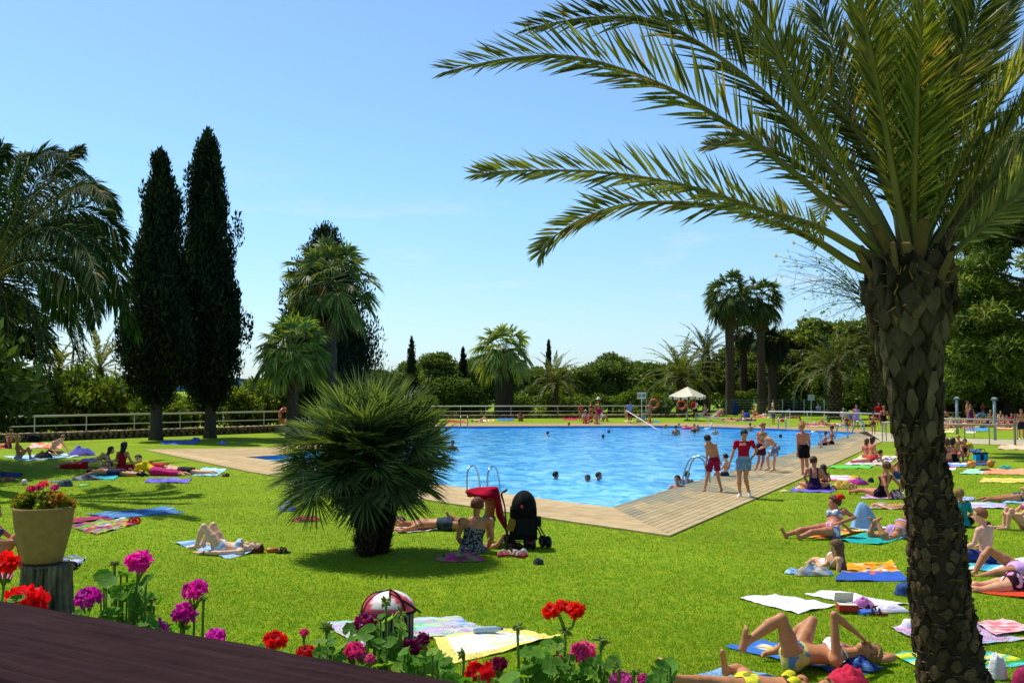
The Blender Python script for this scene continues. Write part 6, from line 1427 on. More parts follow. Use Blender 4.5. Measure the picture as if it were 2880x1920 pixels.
o = MB(); o.box((0, 0, .02), (.24, .16, .04), col=C('#3a6ac8')); o = o.build('book', M['plastic']); o.location = G(2440, 1726) + v3(0, 0, .005); o.rotation_euler = (0, 0, .3); tag(o, 'small blue book on the grass beside the box', 'book')
t = thing('lotion_bottle', G(768, 1553), 'orange sun lotion bottle by the dark sandals', 'bottle', rz=.3); mb = MB(); mb.tube([(-.11, 0, .04), (-.09, 0, .04), (.08, 0, .04)], [.02, .038, .036], n=10, col=C('#d8702a')); mb.build('bottle_body', M['plastic'], t, smooth=True); mb = MB(); mb.tube([(.08, 0, .04), (.13, 0, .04)], .02, n=10, col=C('#e8e0d0')); mb.build('cap', M['plastic'], t)
t = thing('drink_bottle', G(1372, 1786) + v3(0, 0, .03), 'clear water bottle lying on the white beach towel', 'bottle', rz=.2); mb = MB(); mb.tube([(-.16, 0, .035), (-.14, 0, .035), (.08, 0, .035), (.14, 0, .035)], [.03, .036, .036, .014], n=12, col=C('#a8bcc8')); mb.build('bottle_body', M['plastic'], t, smooth=True); mb = MB(); mb.tube([(.14, 0, .035), (.17, 0, .035)], .016, n=8, col=C('#2a5a9a')); mb.build('cap', M['plastic'], t)
# the light blue towel draped like a tent over a bag
mb = MB(); V = []; n = 20
pk = np.array([0, 0, .5])
for i in range(9):
    for k in range(n):
        a = 2 * math.pi * k / n; q = i / 8; f = 1 + .22 * math.cos(5 * a + .6) * q; rr_ = .30 * q ** .8 * f; V.append((rr_ * math.cos(a) * .85 - .06 * (1 - q), rr_ * math.sin(a) * .6, .5 * (1 - q ** 1.7) + .01))
mb.add(V, F4=[[i * n + k, (i + 1) * n + k, (i + 1) * n + (k + 1) % n, i * n + (k + 1) % n] for i in range(8) for k in range(n)], col=C('#8fb8e4')); o = mb.build('towel', M['towel'], smooth=True); o.location = G(2438, 1488) + v3(0, .1, 0); tag(o, 'light blue towel draped in a peak over a bag', 'towel')
# ---- red and white domed bag on the pastel towel
bp_ = G(1092, 1800); t = thing('backpack', bp_, 'domed red and white bag with black straps on the pastel towel', 'bag'); t.scale = (1, 1, .88)
mb = MB(); mb.lathe([(0, 0), (.24, 0), (.27, .06), (.27, .34), (.275, .36)], n=140, col=(.5, .5, .5)); V = np.concatenate(mb.V); a = np.arctan2(V[:, 1], V[:, 0]); mb.C = [np.array([C('#1c1a1c') if int((x + 4) * 22) % 5 else C('#9a958a') for x in a])]; mb.build('striped_body', M['cloth'], t, smooth=True)
mb = MB(); V = []; K = []; n, m_ = 36, 14
for i in range(m_ + 1):
    th = math.pi / 2 * i / m_
    for k in range(n):
        a = 2 * math.pi * k / n; d = np.array([math.cos(th) * math.cos(a), math.cos(th) * math.sin(a), math.sin(th)]); V.append(d * np.array([.285, .27, .235]) + np.array([0, 0, .37]))
        band = (abs(math.sin(a * 1.5 + .5 + d[2] * .9)) < .62); K.append(C('#c8404a') if band or i < 3 else C('#e4d8d4'))
mb.add(V, F4=[[i * n + k, i * n + (k + 1) % n, (i + 1) * n + (k + 1) % n, (i + 1) * n + k] for i in range(m_) for k in range(n)], col=np.array(K)); mb.build('domed_lid', M['plastic'], t, smooth=True)
for s_ in ((-.27, -.1), (.05, -.2), (.2, -.18)):
    mb = MB(); P = [np.array([s_[0], s_[1], .30]), np.array([s_[0] * .95, s_[1] * .95 - .03, .46]), np.array([s_[0] * .6, s_[1] * .6 - .02, .58]), np.array([.02, 0, .612])]; mb.tube(smooth_path(P, 12), .016, n=6, col=C('#15161c'), sq=.5); mb.build('strap', M['cloth'], t)
mb = MB(); mb.torus((0, 0, .36), .285, .018, n=30, m=6, col=C('#1a1a22')); mb.build('zip_band', M['cloth'], t, smooth=True)
mb = MB(); mb.tube(smooth_path([(.02, -.1, .59), (.2, -.16, .5), (.36, -.14, .37)], 8), .012, n=6, col=C('#1a1c22')); mb.build('shoulder_strap', M['cloth'], t)
# ---- planter pot on a tree stump
sp_ = G(128, 1764); t = thing('tree_stump', sp_, 'thick cut tree stump with furrowed bark carrying the pot', 'tree stump')
mb = MB(); V = []; K = []; n, m_ = 90, 16; H_ = .72
for i in range(m_ + 1):
    z = H_ * i / m_
    for k in range(n):
        a = 2 * math.pi * k / n; f = mnoise.noise(Vector((math.cos(a) * 9, math.sin(a) * 9, z * 2.2))) + .6 * mnoise.noise(Vector((math.cos(a) * 20, math.sin(a) * 20, z * 5)))
        r_ = .255 + .07 * (1 - i / m_) ** 2 + .03 * f; V.append((r_ * math.cos(a), r_ * math.sin(a), z)); K.append(C('#625a4c') * (.85 + .9 * f))
K = np.clip(np.array(K), .015, .5)
mb.add(V, F4=[[i * n + k, i * n + (k + 1) % n, (i + 1) * n + (k + 1) % n, (i + 1) * n + k] for i in range(m_) for k in range(n)], col=K); mb.build('bark', M['bark'], t)
mb = MB(); mb.lathe([(0, H_ - .002), (.14, H_), (.245, H_ - .004), (.262, H_ - .02)], n=40, col=C('#5c584e')); mb.build('cut_top', M['bark'], t)
t = thing('planter_pot', sp_ + v3(-.05, 0, .73), 'large ochre clay planter pot standing on the tree stump', 'plant pot')
mb = MB(); mb.lathe([(0, 0), (.2, 0), (.225, .02), (.27, .2), (.325, .45), (.345, .62), (.35, .665), (.345, .69), (.325, .69), (.315, .66), (.30, .6), (0, .6)], n=44, col=C('#957648')); mb.build('pot_body', M['clay'], t, smooth=True)
t.scale = (.93, .93, .91); mb = MB(); mb.lathe([(0, .615), (.16, .62), (.30, .61)], n=24, col=C('#2e2118')); mb.build('soil', M['bark'], t)
pt = thing('potted_geranium', sp_ + v3(-.05, 0, 1.345), 'mottled yellow-green geranium with a few pink blooms in the clay pot', 'plant')
r = np.random.default_rng(4); cs = []; rs = []
for i in range(26): a = r.uniform(0, 6.28); q = .29 * math.sqrt(r.random()); cs.append((q * math.cos(a), q * math.sin(a) * .8, .03 + .20 * r.random() * (1 - q * 1.6))); rs.append(.085)
V, F, c = leaf_cloud(cs, rs, 3400, .05, ('#8a9a2a', '#a8a838', '#5f7a20', '#c09a3a', '#6f8424', '#b87a3a'), seed=3, dark_low=.6, shell=.2, aspect=.8)
pt.location = sp_ + v3(-.05, 0, 1.285); link(bpy.data.objects.new('leaves', mesh_np('leaves', V, [F], col=c, mats=[M['leaf']])), pt)
def floret_head(c, r_, col, n=26, seed=0, petals=7, dark=.55):
    """a ball of ruffled florets"""
    q = np.random.default_rng(seed); Vs = []; Fs = []; Ks = []; base = C(col)
    for i in range(n):
        z = 1 - 1.5 * (i + .5) / n; a = i * 2.39996; s_ = math.sqrt(max(0, 1 - z * z)); d = unit(np.array([s_ * math.cos(a), s_ * math.sin(a), z]) + q.normal(0, .15, 3)); o_ = c + d * r_ * np.array([1, 1, .75]) * q.uniform(.5, 1.0)
        x = unit(np.cross(d, q.normal(size=3))); y = np.cross(d, x); pr = r_ * q.uniform(.38, .6); sh = q.uniform(dark, 1.25)
        for p in range(petals):
            t_ = 2 * math.pi * p / petals + q.uniform(-.2, .2); e = x * math.cos(t_) + y * math.sin(t_); f = np.cross(d, e); lift = q.uniform(.1, .7)
            m1 = o_ + e * pr * .55 + d * pr * lift * .5; tp = o_ + e * pr * 1.0 + d * pr * lift * q.uniform(.3, 1.0); k_ = len(Vs) * 6
            Vs.append(np.array([o_ - d * pr * .2, m1 - f * pr * .38, m1 + f * pr * .38, tp - f * pr * .30, tp + f * pr * .26, tp + e * pr * .12 + d * pr * .05])); Fs += [[k_, k_ + 2, k_ + 1], [k_ + 1, k_ + 2, k_ + 4], [k_ + 1, k_ + 4, k_ + 3], [k_ + 3, k_ + 4, k_ + 5]]; Ks.append(np.tile(np.clip(base * sh * q.uniform(.8, 1.15), 0, .9), (6, 1)) * np.array([[.6], [.9], [.9], [1.05], [1.05], [1.1]]))
    return np.concatenate(Vs), np.array(Fs), np.concatenate(Ks)
for i, (u, v, rr_, c_) in enumerate(((121, 1362, .055, '#e8385a'), (88, 1377, .06, '#e8406a'), (155, 1371, .045, '#d02a98'), (108, 1372, .04, '#c82a90'))):
    p = A(u, v, sp_[1]) - np.array(pt.location); V, F, K = floret_head(p, rr_, c_, n=14, seed=i, petals=5); link(bpy.data.objects.new('flower_head', mesh_np('flower_head', V, [F], col=K, mats=[M['petal']])), pt)
    mb = MB(); mb.tube([p * np.array([.8, .8, .3]), p], .006, n=5, col=C('#6f8424')); mb.build('stem', M['leaf'], pt)
# ---- the pushchair
SD = 17.0; pb_ = G(1490, 1540); t = thing('pushchair', pb_, 'black pushchair with a hood and double wheels parked on the lawn', 'pushchair')
def S_(cx_, cy_, dy=0.0): return A(1180 + cx_ / 6, 1320 + cy_ / 6, SD + dy) - pb_
mb = MB(); c_ = S_(1760, 640, .05); n, m_ = 26, 12; V = []
for i in range(m_ + 1):
    th = -.35 + (math.pi * .5 + .35) * i / m_
    for k in range(n): a = 2 * math.pi * k / n; V.append(c_ + np.array([.215 * math.cos(th) * math.cos(a), .24 * math.cos(th) * math.sin(a), .285 * math.sin(th)]) * (1 + .03 * math.sin(a * 6)))
mb.add(V, F4=[[i * n + k, i * n + (k + 1) % n, (i + 1) * n + (k + 1) % n, (i + 1) * n + k] for i in range(m_) for k in range(n)], col=C('#0e1012')); mb.build('hood', M['cloth'], t, smooth=True)
mb = MB(); bc = S_(1750, 900, .05); mb.box(bc, (.47, .40, .52), col=C('#0d0f0f'), taper=.96); mb.box(S_(1790, 960, -.17), (.33, .05, .26), col=C('#15181a')); mb.build('seat', M['cloth'], t)
mb = MB(); mb.box(S_(1550, 930, -.17), (.13, .04, .2), col=C('#8a6a2a'), rot=[[.95, 0, .3], [0, 1, 0], [-.3, 0, .95]]); mb.build('seat_pocket', M['cloth'], t)
mb = MB(); mb.tube(smooth_path([S_(1480, 335), S_(1390, 400), S_(1380, 440), S_(1440, 640), S_(1450, 980), S_(1500, 1130), S_(1600, 1220), S_(1850, 1320)], 20), .014, n=6, col=C('#101112')); mb.tube(smooth_path([S_(1480, 335, .4), S_(1390, 400, .4), S_(1440, 640, .4), S_(1500, 1130, .4), S_(1700, 1300, .4)], 20), .014, n=6, col=C('#101112'))
mb.tube(smooth_path([S_(1980, 900), S_(2080, 1060), S_(2140, 1180), S_(2150, 1280)], 10), .014, n=6, col=C('#101112')); mb.tube(smooth_path([S_(1940, 900, .35), S_(2030, 1060, .35), S_(2090, 1280, .35)], 10), .014, n=6, col=C('#101112')); mb.tube([S_(1500, 1130), S_(1960, 1150), S_(2110, 1190)], .012, n=6, col=C('#101112')); mb.tube([S_(1550, 1200), S_(1900, 1230)], .011, n=6, col=C('#5a1a1a')); mb.build('frame', M['paint'], t, smooth=True)
for a, b_ in ((1480, 335), ): mb = MB(); mb.tube([S_(a, b_), S_(a - 60, b_ + 45)], .02, n=8, col=C('#1a1c20')); mb.build('handle', M['plastic'], t)
for (wx, wy, dy) in ((1475, 1330, .35), (1550, 1330, .30), (1810, 1340, .0), (1905, 1395, -.12), (2070, 1345, .15), (2172, 1350, .05)):
    w_ = MB(); p = S_(wx, wy, dy); p[2] = .105; w_.torus(p, .075, .03, axis='x', n=20, m=8, col=C('#121214'), rot=[[.9, -.43, 0], [.43, .9, 0], [0, 0, 1]]); wo = w_.build('wheel', M['plastic'], t, smooth=True); w2 = MB(); w2.sphere(p, (.02, .05, .055), n=10, m=6, col=C('#4a4c4c')); w2.build('hub', M['plastic'], wo)
mb = MB(); mb.box(S_(1990, 870, .1), (.12, .3, .14), col=C('#2a2226')); mb.build('bumper_bar', M['cloth'], t)
mb = MB(); mb.sphere(S_(1905, 1238, -.1), (.06, .05, .03), n=10, m=6, col=C('#c01a38')); mb.build('brake_pedal', M['plastic'], t, smooth=True); mb = MB(); mb.sphere(S_(1728, 630, -.2), (.025, .02, .03), n=8, m=6, col=C('#c02040')); mb.build('red_tag', M['plastic'], t)
# a second pushchair far away by the lamp post
g0 = G(2211, 1170); t = thing('pushchair', g0, 'distant black and white pushchair in the shade by the lamp post', 'pushchair'); mb = MB(); mb.sphere((0, 0, .78), (.34, .32, .34), n=12, m=8, col=C('#14161a')); mb.build('hood', M['cloth'], t, smooth=True); mb = MB(); mb.box((.12, -.1, .55), (.5, .4, .4), col=C('#b8c0cc'), taper=.8); mb.build('seat', M['cloth'], t)
for a in (-.3, .3): mb = MB(); mb.torus((a, 0, .14), .1, .035, axis='y', n=14, m=6, col=C('#101010')); mb.build('wheel', M['plastic'], t)
mb = MB(); mb.tube([(-.3, 0, .14), (.3, 0, .6)], .02, n=5, col=C('#222222')); mb.tube([(.3, 0, .14), (-.4, 0, 1.05)], .02, n=5, col=C('#222222')); mb.build('frame', M['paint'], t)
# crimson towel spread over the child and hanging to the pushchair
DT = 17.55
Up = [(1312, 1378), (1335, 1374), (1362, 1368), (1388, 1364.5), (1400, 1372), (1407, 1395), (1414, 1430), (1422, 1462), (1430, 1488)]
Lo = [(1316, 1387), (1340, 1396), (1366, 1402), (1384, 1404), (1392, 1410), (1394, 1430), (1397, 1452), (1406, 1470), (1424, 1494)]
U_ = smooth_path([A(u, v, DT + .1 * math.sin(i * 1.3)) for i, (u, v) in enumerate(Up)], 40); L_ = smooth_path([A(u, v, DT - .2 + .1 * math.cos(i * 1.7)) for i, (u, v) in enumerate(Lo)], 40); V = []
for i in range(40):
    for j in range(9): s_ = j / 8; V.append(U_[i] * (1 - s_) + L_[i] * s_ + np.array([0, -.16 * math.sin(math.pi * s_) + .03 * math.sin(s_ * 13 + i * .15), .02 * math.sin(s_ * 9 + i * .35)]))
    for j in range(1, 5): s_ = j / 4; V.append(U_[i] + np.array([0, .22 * s_, -.13 * s_ - .03 * math.sin(i * .6)]))
w_ = 13; F4 = []
for i in range(39):
    for j in range(8): F4.append([i * w_ + j, (i + 1) * w_ + j, (i + 1) * w_ + j + 1, i * w_ + j + 1])
    F4.append([i * w_, i * w_ + 9, (i + 1) * w_ + 9, (i + 1) * w_])
    for j in range(9, 12): F4.append([i * w_ + j, i * w_ + j + 1, (i + 1) * w_ + j + 1, (i + 1) * w_ + j])
b_ = A(1385, 1400, DT); me = mesh_np('towel', np.array(V) - b_, [np.array(F4)], col=C('#a3122e'), smooth=True, mats=[M['towel']]); o = bpy.data.objects.new('towel', me); o.location = b_; link(o); tag(o, 'crimson towel held over the head of the standing child', 'towel')
# the cleaner's pole
P0, P1 = A(1762, 1154, 79.5), G(1857, 1213, -.1); mb = MB(); mb.tube([P0, P1], .035, n=6, col=C('#dcdcd4')); o = mb.build('pole', M['paint'], local=P0, smooth=True); o.location = P0; tag(o, 'long white cleaning pole reaching down into the water', 'pole')
mb = MB(); mb.tube([G(1995, 1206, -.1), A(2003, 1190, 71)], .06, n=6, col=C('#e6e6e6')); mb.tube([G(1975, 1203, -.1), G(1996, 1205, -.05)], .05, n=6, col=C('#d8dcd8')); o = mb.build('pool_hoist_rail', M['paint'], local=G(1995, 1206), smooth=True); o.location = G(1995, 1206); tag(o, 'short white rail leaning out of the water by the deck chairs', 'rail')
# ---- the terrace in front: handrail, planter, geraniums
rl = [A(-160, 1690 - 160 * .174, 1.29), A(0, 1690, 1.18), A(1322, 1920, .85), A(1700, 1985, .77)]
z0 = 2.438; q_ = rl[2] - rl[1]; ra = v3(*(rl[1] - q_ * .3)[:2], z0); rb_ = v3(*(rl[2] + q_ * .6)[:2], z0); dx = unit(rb_ - ra); nx = np.array([dx[1], -dx[0], 0]); nx = nx if nx[1] < 0 else -nx
t = thing('wooden_handrail', ra, 'dark purple-brown wooden terrace handrail crossing the near corner', 'handrail')
WD = mat_attr('shaded_wood', rough=.92, spec=.04, var=.3, vscale=5, bump=.25, bscale=26, stretch=(1, 1, 1))  # purple-brown wood, with the shade over the rail put into its colour
for (w0, w1, zz, nm) in ((0, .205, 0, 'top_board'), (.209, .36, -.004, 'inner_board')):
    mb = MB(); prof = [(w0, -.05), (w0, -.014), (w0 + .005, -.005)] + [(q, -.0008 * (i_ % 3)) for i_, q in enumerate(np.linspace(w0 + .014, w1 - .006, 34))] + [(w1, -.006), (w1, -.05)]; V = []; KK = []; n = 60
    for i in range(n): 
        for (a, b_) in prof: V.append(dx * (np.linalg.norm(rb_ - ra) * i / (n - 1)) + nx * a + v3(0, 0, b_ + zz + .002 * mnoise.noise(Vector((i * .3, a * 30, 1))))); KK.append(C('#2e1e20') * (1 + .6 * mnoise.noise(Vector((i * .16, a * 150, zz * 900)))))
    m_ = len(prof); mb.add(V, F4=[[i * m_ + k, (i + 1) * m_ + k, (i + 1) * m_ + (k + 1) % m_, i * m_ + (k + 1) % m_] for i in range(n - 1) for k in range(m_)], col=np.clip(np.array(KK), .004, .3)); mb.build(nm, WD, t)
for s_ in (.25, 1.15): mb = MB(); p = dx * s_ + nx * .12; mb.box(p + v3(0, 0, -.55), (.09, .09, 1.0), col=C('#3c252b')); mb.build('post', WD, t)
t = thing('planter_box', (0.0, 2.55, 0), 'terrace wall and planter trough below the geraniums', 'planter'); mb = MB(); mb.box((0, -.05, .72), (5.2, .5, 1.43), col=C('#8a7a62')); mb.build('trough', M['stone'], t); mb = MB(); mb.box((0, -.05, 1.46), (5.0, .42, .06), col=C('#2e2118')); mb.build('soil', M['bark'], t)
def ger_leaf(mb, c, n_, r_, col, seed):
    q = np.random.default_rng(seed); n_ = unit(n_); x = unit(np.cross(n_, q.normal(size=3))); y = np.cross(n_, x); k = 15; V = [c]
    for ring, (f, h_) in enumerate(((.5, -.10), (1.0, .10))):
        for i in range(k):
            a = .35 + (2 * math.pi - .7) * i / (k - 1); sc_ = (1 + .07 * math.cos(i * math.pi * .9)) if ring else 1; V.append(c + (x * math.cos(a) + y * math.sin(a)) * r_ * f * sc_ + n_ * r_ * (h_ + .10 * math.sin(a * 5) * ring))
    F3 = [[0, 1 + i, 2 + i] for i in range(k - 1)]; F4 = [[1 + i, 1 + k + i, 2 + k + i, 2 + i] for i in range(k - 1)]; K = np.tile(C(col) * q.uniform(.7, 1.25), (len(V), 1)); K[1:1 + k] *= .72; mb.add(V, F3=F3, F4=F4, col=K)
GS = [0]
def geranium(label, D, heads, leaves, buds=(), base=None, gcol='#5a8a2c', hub=None):
    us = [h[0] for h in heads] + [l_[0] for l_ in leaves] or [b_[0] for b_ in buds]; u0 = base if base is not None else sum(us) / len(us); b0 = A(u0, 1900, D); b0[2] = 1.48; t = thing('geranium', b0, label, 'flower', 'geraniums in the terrace planter'); GS[0] += 1; sd_ = GS[0] * 10
    q = np.random.default_rng(sd_); st = MB()
    for i, (u, v, w_, c_) in enumerate(heads):
        dd = D + q.uniform(-.06, .06); r_ = w_ / 2 / px(dd) * .70; p = A(u, v, dd) - b0
        V, F, K = floret_head(p, r_, c_, n=19, seed=sd_ + i, petals=6, dark=.7); link(bpy.data.objects.new('flower_head', mesh_np('flower_head', V, [F], col=K, mats=[M['petal']])), t)
        for a in range(0 if hub else 7): st.tube([p - v3(0, 0, r_ * 1.7), p + q.normal(0, r_ * .45, 3) * np.array([1, 1, .3]) - v3(0, 0, r_ * .3)], .0022, n=4, col=C('#7a8a3c'))
        hb_ = A(*hub, D) - b0 if hub else None
        st.tube(smooth_path([hb_, (hb_ + p) / 2 + q.normal(0, .006, 3), p] if hub else [q.normal(0, .02, 3), p * np.array([.75, .75, .5]) + q.normal(0, .01, 3), p - v3(0, 0, r_ * 1.6)], 9), .0032, n=6, col=C('#6f8a3c'))
    for i, (u, v, w_) in enumerate(buds):
        p = A(u, v, D) - b0; w_ = w_ / px(D)
        st.tube(smooth_path([q.normal(0, .02, 3), p * np.array([.8, .8, .5]), p], 9), .0034, n=5, col=C('#6f863c'))
        bm_ = MB()
        for a in range(11): d = unit(q.normal(size=3) * np.array([1, 1, .6]) + v3(0, 0, -.15)) * w_ * q.uniform(.3, .5); bm_.tube([p, p + d * .6, p + d], [.0022, .004, .0012], n=5, col=C('#7d8f46') * q.uniform(.7, 1.2))
        bm_.build('flower_bud', M['leaf'], t)
    lm = MB()
    for i, (u, v, s_) in enumerate(leaves):
        for a in range(7):
            p = A(u + q.uniform(-44, 44), v + q.uniform(-22, 34), D + q.uniform(-.1, .1)) - b0; ger_leaf(lm, p, np.array([q.normal(0, .55), -.35 + q.normal(0, .4), 1.0]), s_ * q.uniform(.42, .72), gcol if q.random() < .8 else '#86a83c', sd_ + i * 5 + a)
            st.tube(smooth_path([p * np.array([.7, .7, .45]), p * np.array([.9, .9, .8]), p], 5), .0025, n=4, col=C('#66803a'))
    if lm.n: lm.build('leaves', M['leaf'], t, smooth=True)
    if st.n: st.build('stem', M['leaf'], t, smooth=True)
    return t
MG, RD, DKM, PK = '#e020b0', '#e0141a', '#8a1058', '#e04080'
geranium('scarlet geranium with a big round head against the tree stump', 2.35, [(80, 1688, 142, RD)], [(60, 1760, .035), (130, 1770, .035)])
geranium('scarlet geranium half cut off at the photo edge', 2.3, [(12, 1585, 105, '#e01a14')], [(10, 1700, .03)])
geranium('tall magenta geranium with broad dark leaves', 2.5, [(387, 1580, 98, MG)], [(325, 1630, .04), (345, 1680, .042), (395, 1705, .045), (340, 1735, .042), (410, 1740, .04), (305, 1720, .036), (372, 1650, .036), (270, 1735, .034)], buds=[(322, 1583, 34), (426, 1685, 44)], base=350)
geranium('purple geranium with a full round head beside the stump', 2.4, [(247, 1680, 92, '#c824b4')], [(250, 1745, .036), (215, 1750, .034)])
geranium('magenta geranium with two blooms one above the other', 2.55, [(548, 1660, 92, '#dc22ac'), (516, 1722, 88, '#d020b4')], [(500, 1770, .032)], buds=[(572, 1682, 30)])
geranium('low magenta geranium peeping over the handrail, the leafier one', 2.45, [(448, 1766, 66, '#dc2ac0')], [(480, 1790, .03), (420, 1760, .03)])
geranium('low magenta geranium alone peeping over the handrail', 2.45, [(607, 1790, 76, '#dc2ac0')], [(590, 1830, .03)])
geranium('scarlet geranium with dense petals just above the handrail', 2.45, [(773, 1800, 82, '#dc161e')], [(760, 1850, .03)])
geranium('coral red geranium with a closed pink bud', 2.45, [(862, 1838, 78, '#c81e2c'), (855, 1778, 36, PK)], [(905, 1840, .034), (930, 1855, .03)], buds=[(918, 1766, 52)], base=890)
geranium('dark wine-red geranium in front of the domed bag', 2.5, [(1032, 1752, 88, DKM)], [(1090, 1755, .036), (1070, 1800, .04), (960, 1790, .034), (1110, 1830, .038), (1045, 1850, .036)], buds=[(1086, 1692, 46), (1130, 1725, 50)], base=1070)
geranium('streaky pink geranium below the wine-red one', 2.4, [(998, 1834, 92, '#e83c92'), (1040, 1852, 40, '#d84a90')], [(960, 1850, .036), (1000, 1875, .036), (930, 1820, .03), (1020, 1890, .03)])
geranium('wine-red geranium beside the yellow-edged towel', 2.45, [(1165, 1822, 88, '#80104e'), (1190, 1795, 50, '#7a1050')], [(1150, 1880, .04), (1190, 1885, .042), (1240, 1860, .04), (1260, 1890, .036), (1110, 1890, .036), (1220, 1850, .03)], buds=[(1305, 1836, 50)], base=1190)
geranium('bright red geranium with a huge bloom by the photo bottom', 2.3, [(1345, 1892, 108, '#d81420')], [(1300, 1915, .034), (1400, 1920, .036)])
geranium('small wine-red geranium tucked behind the huge red bloom', 2.45, [(1402, 1866, 64, '#7c0e46')], [(1440, 1900, .034), (1460, 1910, .036)])
geranium('tall scarlet geranium with open cups standing alone over the grass', 2.45, [(1548, 1718, 66, '#e41c10'), (1583, 1706, 62, '#e41c10'), (1619, 1716, 72, '#d8180e')], [(1510, 1850, .045), (1490, 1895, .046), (1540, 1890, .045), (1560, 1830, .034), (1595, 1890, .04)], buds=[(1455, 1760, 46), (1590, 1768, 64)], base=1550, hub=(1588, 1768))
geranium('candy-pink geranium with pale-edged petals', 2.45, [(1640, 1838, 96, '#e85090'), (1572, 1850, 30, '#d85a90')], [(1660, 1880, .042), (1620, 1900, .04), (1690, 1870, .036), (1590, 1910, .034)], buds=[(1690, 1800, 56)], base=1640)
geranium('orchid-pink geranium cut off by the photo bottom', 2.35, [(1748, 1918, 96, '#d05ab0'), (1808, 1910, 50, '#c83a9c')], [(1852, 1878, .034), (1835, 1905, .036), (1700, 1915, .03)], buds=[(1740, 1876, 44), (1783, 1888, 40)], base=1765)
# ================================================================== PEOPLE
BK = lambda top_, bot, m='plain': [('bikini_top', 'bra', top_, m), ('bikini_bottom', 'bottom', bot, m)]
def SH_(c, m='plain'): return [('swim_shorts', 'shorts', c, m)]
# ---- the ones one can see well: joints traced, with their depth
traced('woman on her back in a blue bikini, raised arm shading her eyes', 9.65, 1.0, dict(
    P=(2246, 1838), N=(2376, 1838, .05), Hd=(2437, 1832, .05), LS=(2352, 1856, -.16), LE=(2346, 1728, -.12), LW=(2408, 1778, -.02), LF=(2440, 1806, .0),
    RS=(2362, 1820, .22), RE=(2512, 1848, .25), RW=(2470, 1858, .12), LH=(2232, 1850, -.1), RH=(2246, 1828, .1), LK=(2198, 1738, -.12), LA=(2096, 1808, -.16), LT=(2098, 1770, -.16),
    RK=(2284, 1746, .28), RA=(2186, 1826, .36), RT=(2150, 1838, .36)), sex='f', skin='tan', hair=('curly', '#8a6a3a'), wear=BK(['#5a8ac8', '#e0e4ea'], ['#3a6a98', '#c8c06a', '#5a8ab0'], 'noise'), face=v3(.25, -.35, .9))
traced('sunbather in a yellow bikini cut off by the photo bottom', 9.05, 1.0, dict(
    P=(2110, 1928), N=(2268, 1938, .05), Hd=(2335, 1940, .05), LS=(2255, 1962, -.16), LE=(2170, 1965, -.3), LW=(2110, 1960, -.3), RS=(2255, 1915, .2), RE=(2180, 1920, .35), RW=(2120, 1915, .35),
    LH=(2100, 1940, -.1), RH=(2108, 1922, .1), LK=(1988, 1915, -.15), LA=(1900, 1906, -.2), LT=(1862, 1858, -.2), RK=(2085, 1886, .3), RA=(2046, 1882, .25), RT=(2032, 1834, .2)), skin='tan', hair=('short', '#7a5a30'), wear=BK(['#d8d02a', '#3a3a18'], ['#d8d83a', '#8a8a2a'], 'noise'), face=v3(0, -.1, 1))
traced('woman in a floral bikini reclining with one hand on her hip', 18.1, 1.0, dict(
    P=(2340, 1486, .05), N=(2352, 1434, .25), Hd=(2346, 1414, .28), LS=(2374, 1437, .16), LE=(2404, 1455, .1), LW=(2360, 1470, -.1), LF=(2336, 1476, -.12), RS=(2332, 1441, .34), RE=(2356, 1462, .5), RW=(2384, 1486, .5),
    LH=(2345, 1494, -.06), RH=(2330, 1482, .12), LK=(2297, 1494, -.1), LA=(2250, 1510, -.16), LT=(2240, 1494, -.16), RK=(2273, 1487, .1), RA=(2212, 1503, .06), RT=(2198, 1485, .06)), skin='red', hair=('bun', '#5a2014'), wear=BK(['#dfe4ec', '#7a8ac0', '#e4e0ec'], ['#e4e0ea', '#a070b0', '#dfe4ec'], 'noise'), face=v3(-1, .1, -.05))
crumple('hair_bow', 'bright red bow tied in the hair of the reclining woman', 'hair bow', 2366, 1480, .17, .14, .11, ['#d82a10', '#e8401c'], 60, z=.0).location = A(2362, 1402, 18.35)
traced('prone woman in a lavender bikini with her feet crossed in the air', 18.3, 1.0, dict(
    P=(2518, 1497), N=(2550, 1464, .5), Hd=(2556, 1441, .6), LS=(2530, 1466, .5), RS=(2570, 1468, .5), LE=(2522, 1492, .65), LW=(2545, 1490, .85), RE=(2580, 1492, .65), RW=(2562, 1490, .85),
    LH=(2506, 1501, .04), RH=(2528, 1505, -.08), LK=(2447, 1510, -.05), RK=(2494, 1519, -.42), LA=(2458, 1468, -.1), RA=(2466, 1466, -.25), LT=(2446, 1456, -.1), RT=(2478, 1456, -.25)), skin='tan', hair=('long', '#b08a4a'), wear=BK('#b8a0d8', '#b89ad8'), face=v3(.2, 1, .2))
traced('girl with very long brown hair propped on one elbow', 15.0, .84, dict(
    P=(2322, 1594, .25), N=(2353, 1562, .0), Hd=(2353, 1540, -.02), LS=(2334, 1568, .12), RS=(2362, 1572, -.12), LE=(2322, 1588, .05), LW=(2300, 1597, .0), RE=(2356, 1618, -.15), RW=(2326, 1613, -.1),
    LH=(2316, 1586, .32), RH=(2322, 1600, .18), LK=(2298, 1573, .5), RK=(2290, 1592, .35), LA=(2268, 1585, .6), RA=(2272, 1592, .5), LT=(2258, 1586, .62), RT=(2262, 1596, .5), hairdir=(.12, -.15, -1)), skin='light', hair=('long', '#6a4426'), wear=[('swimsuit', 'swimsuit', '#e2e4e0')], face=v3(-.9, .25, -.25))
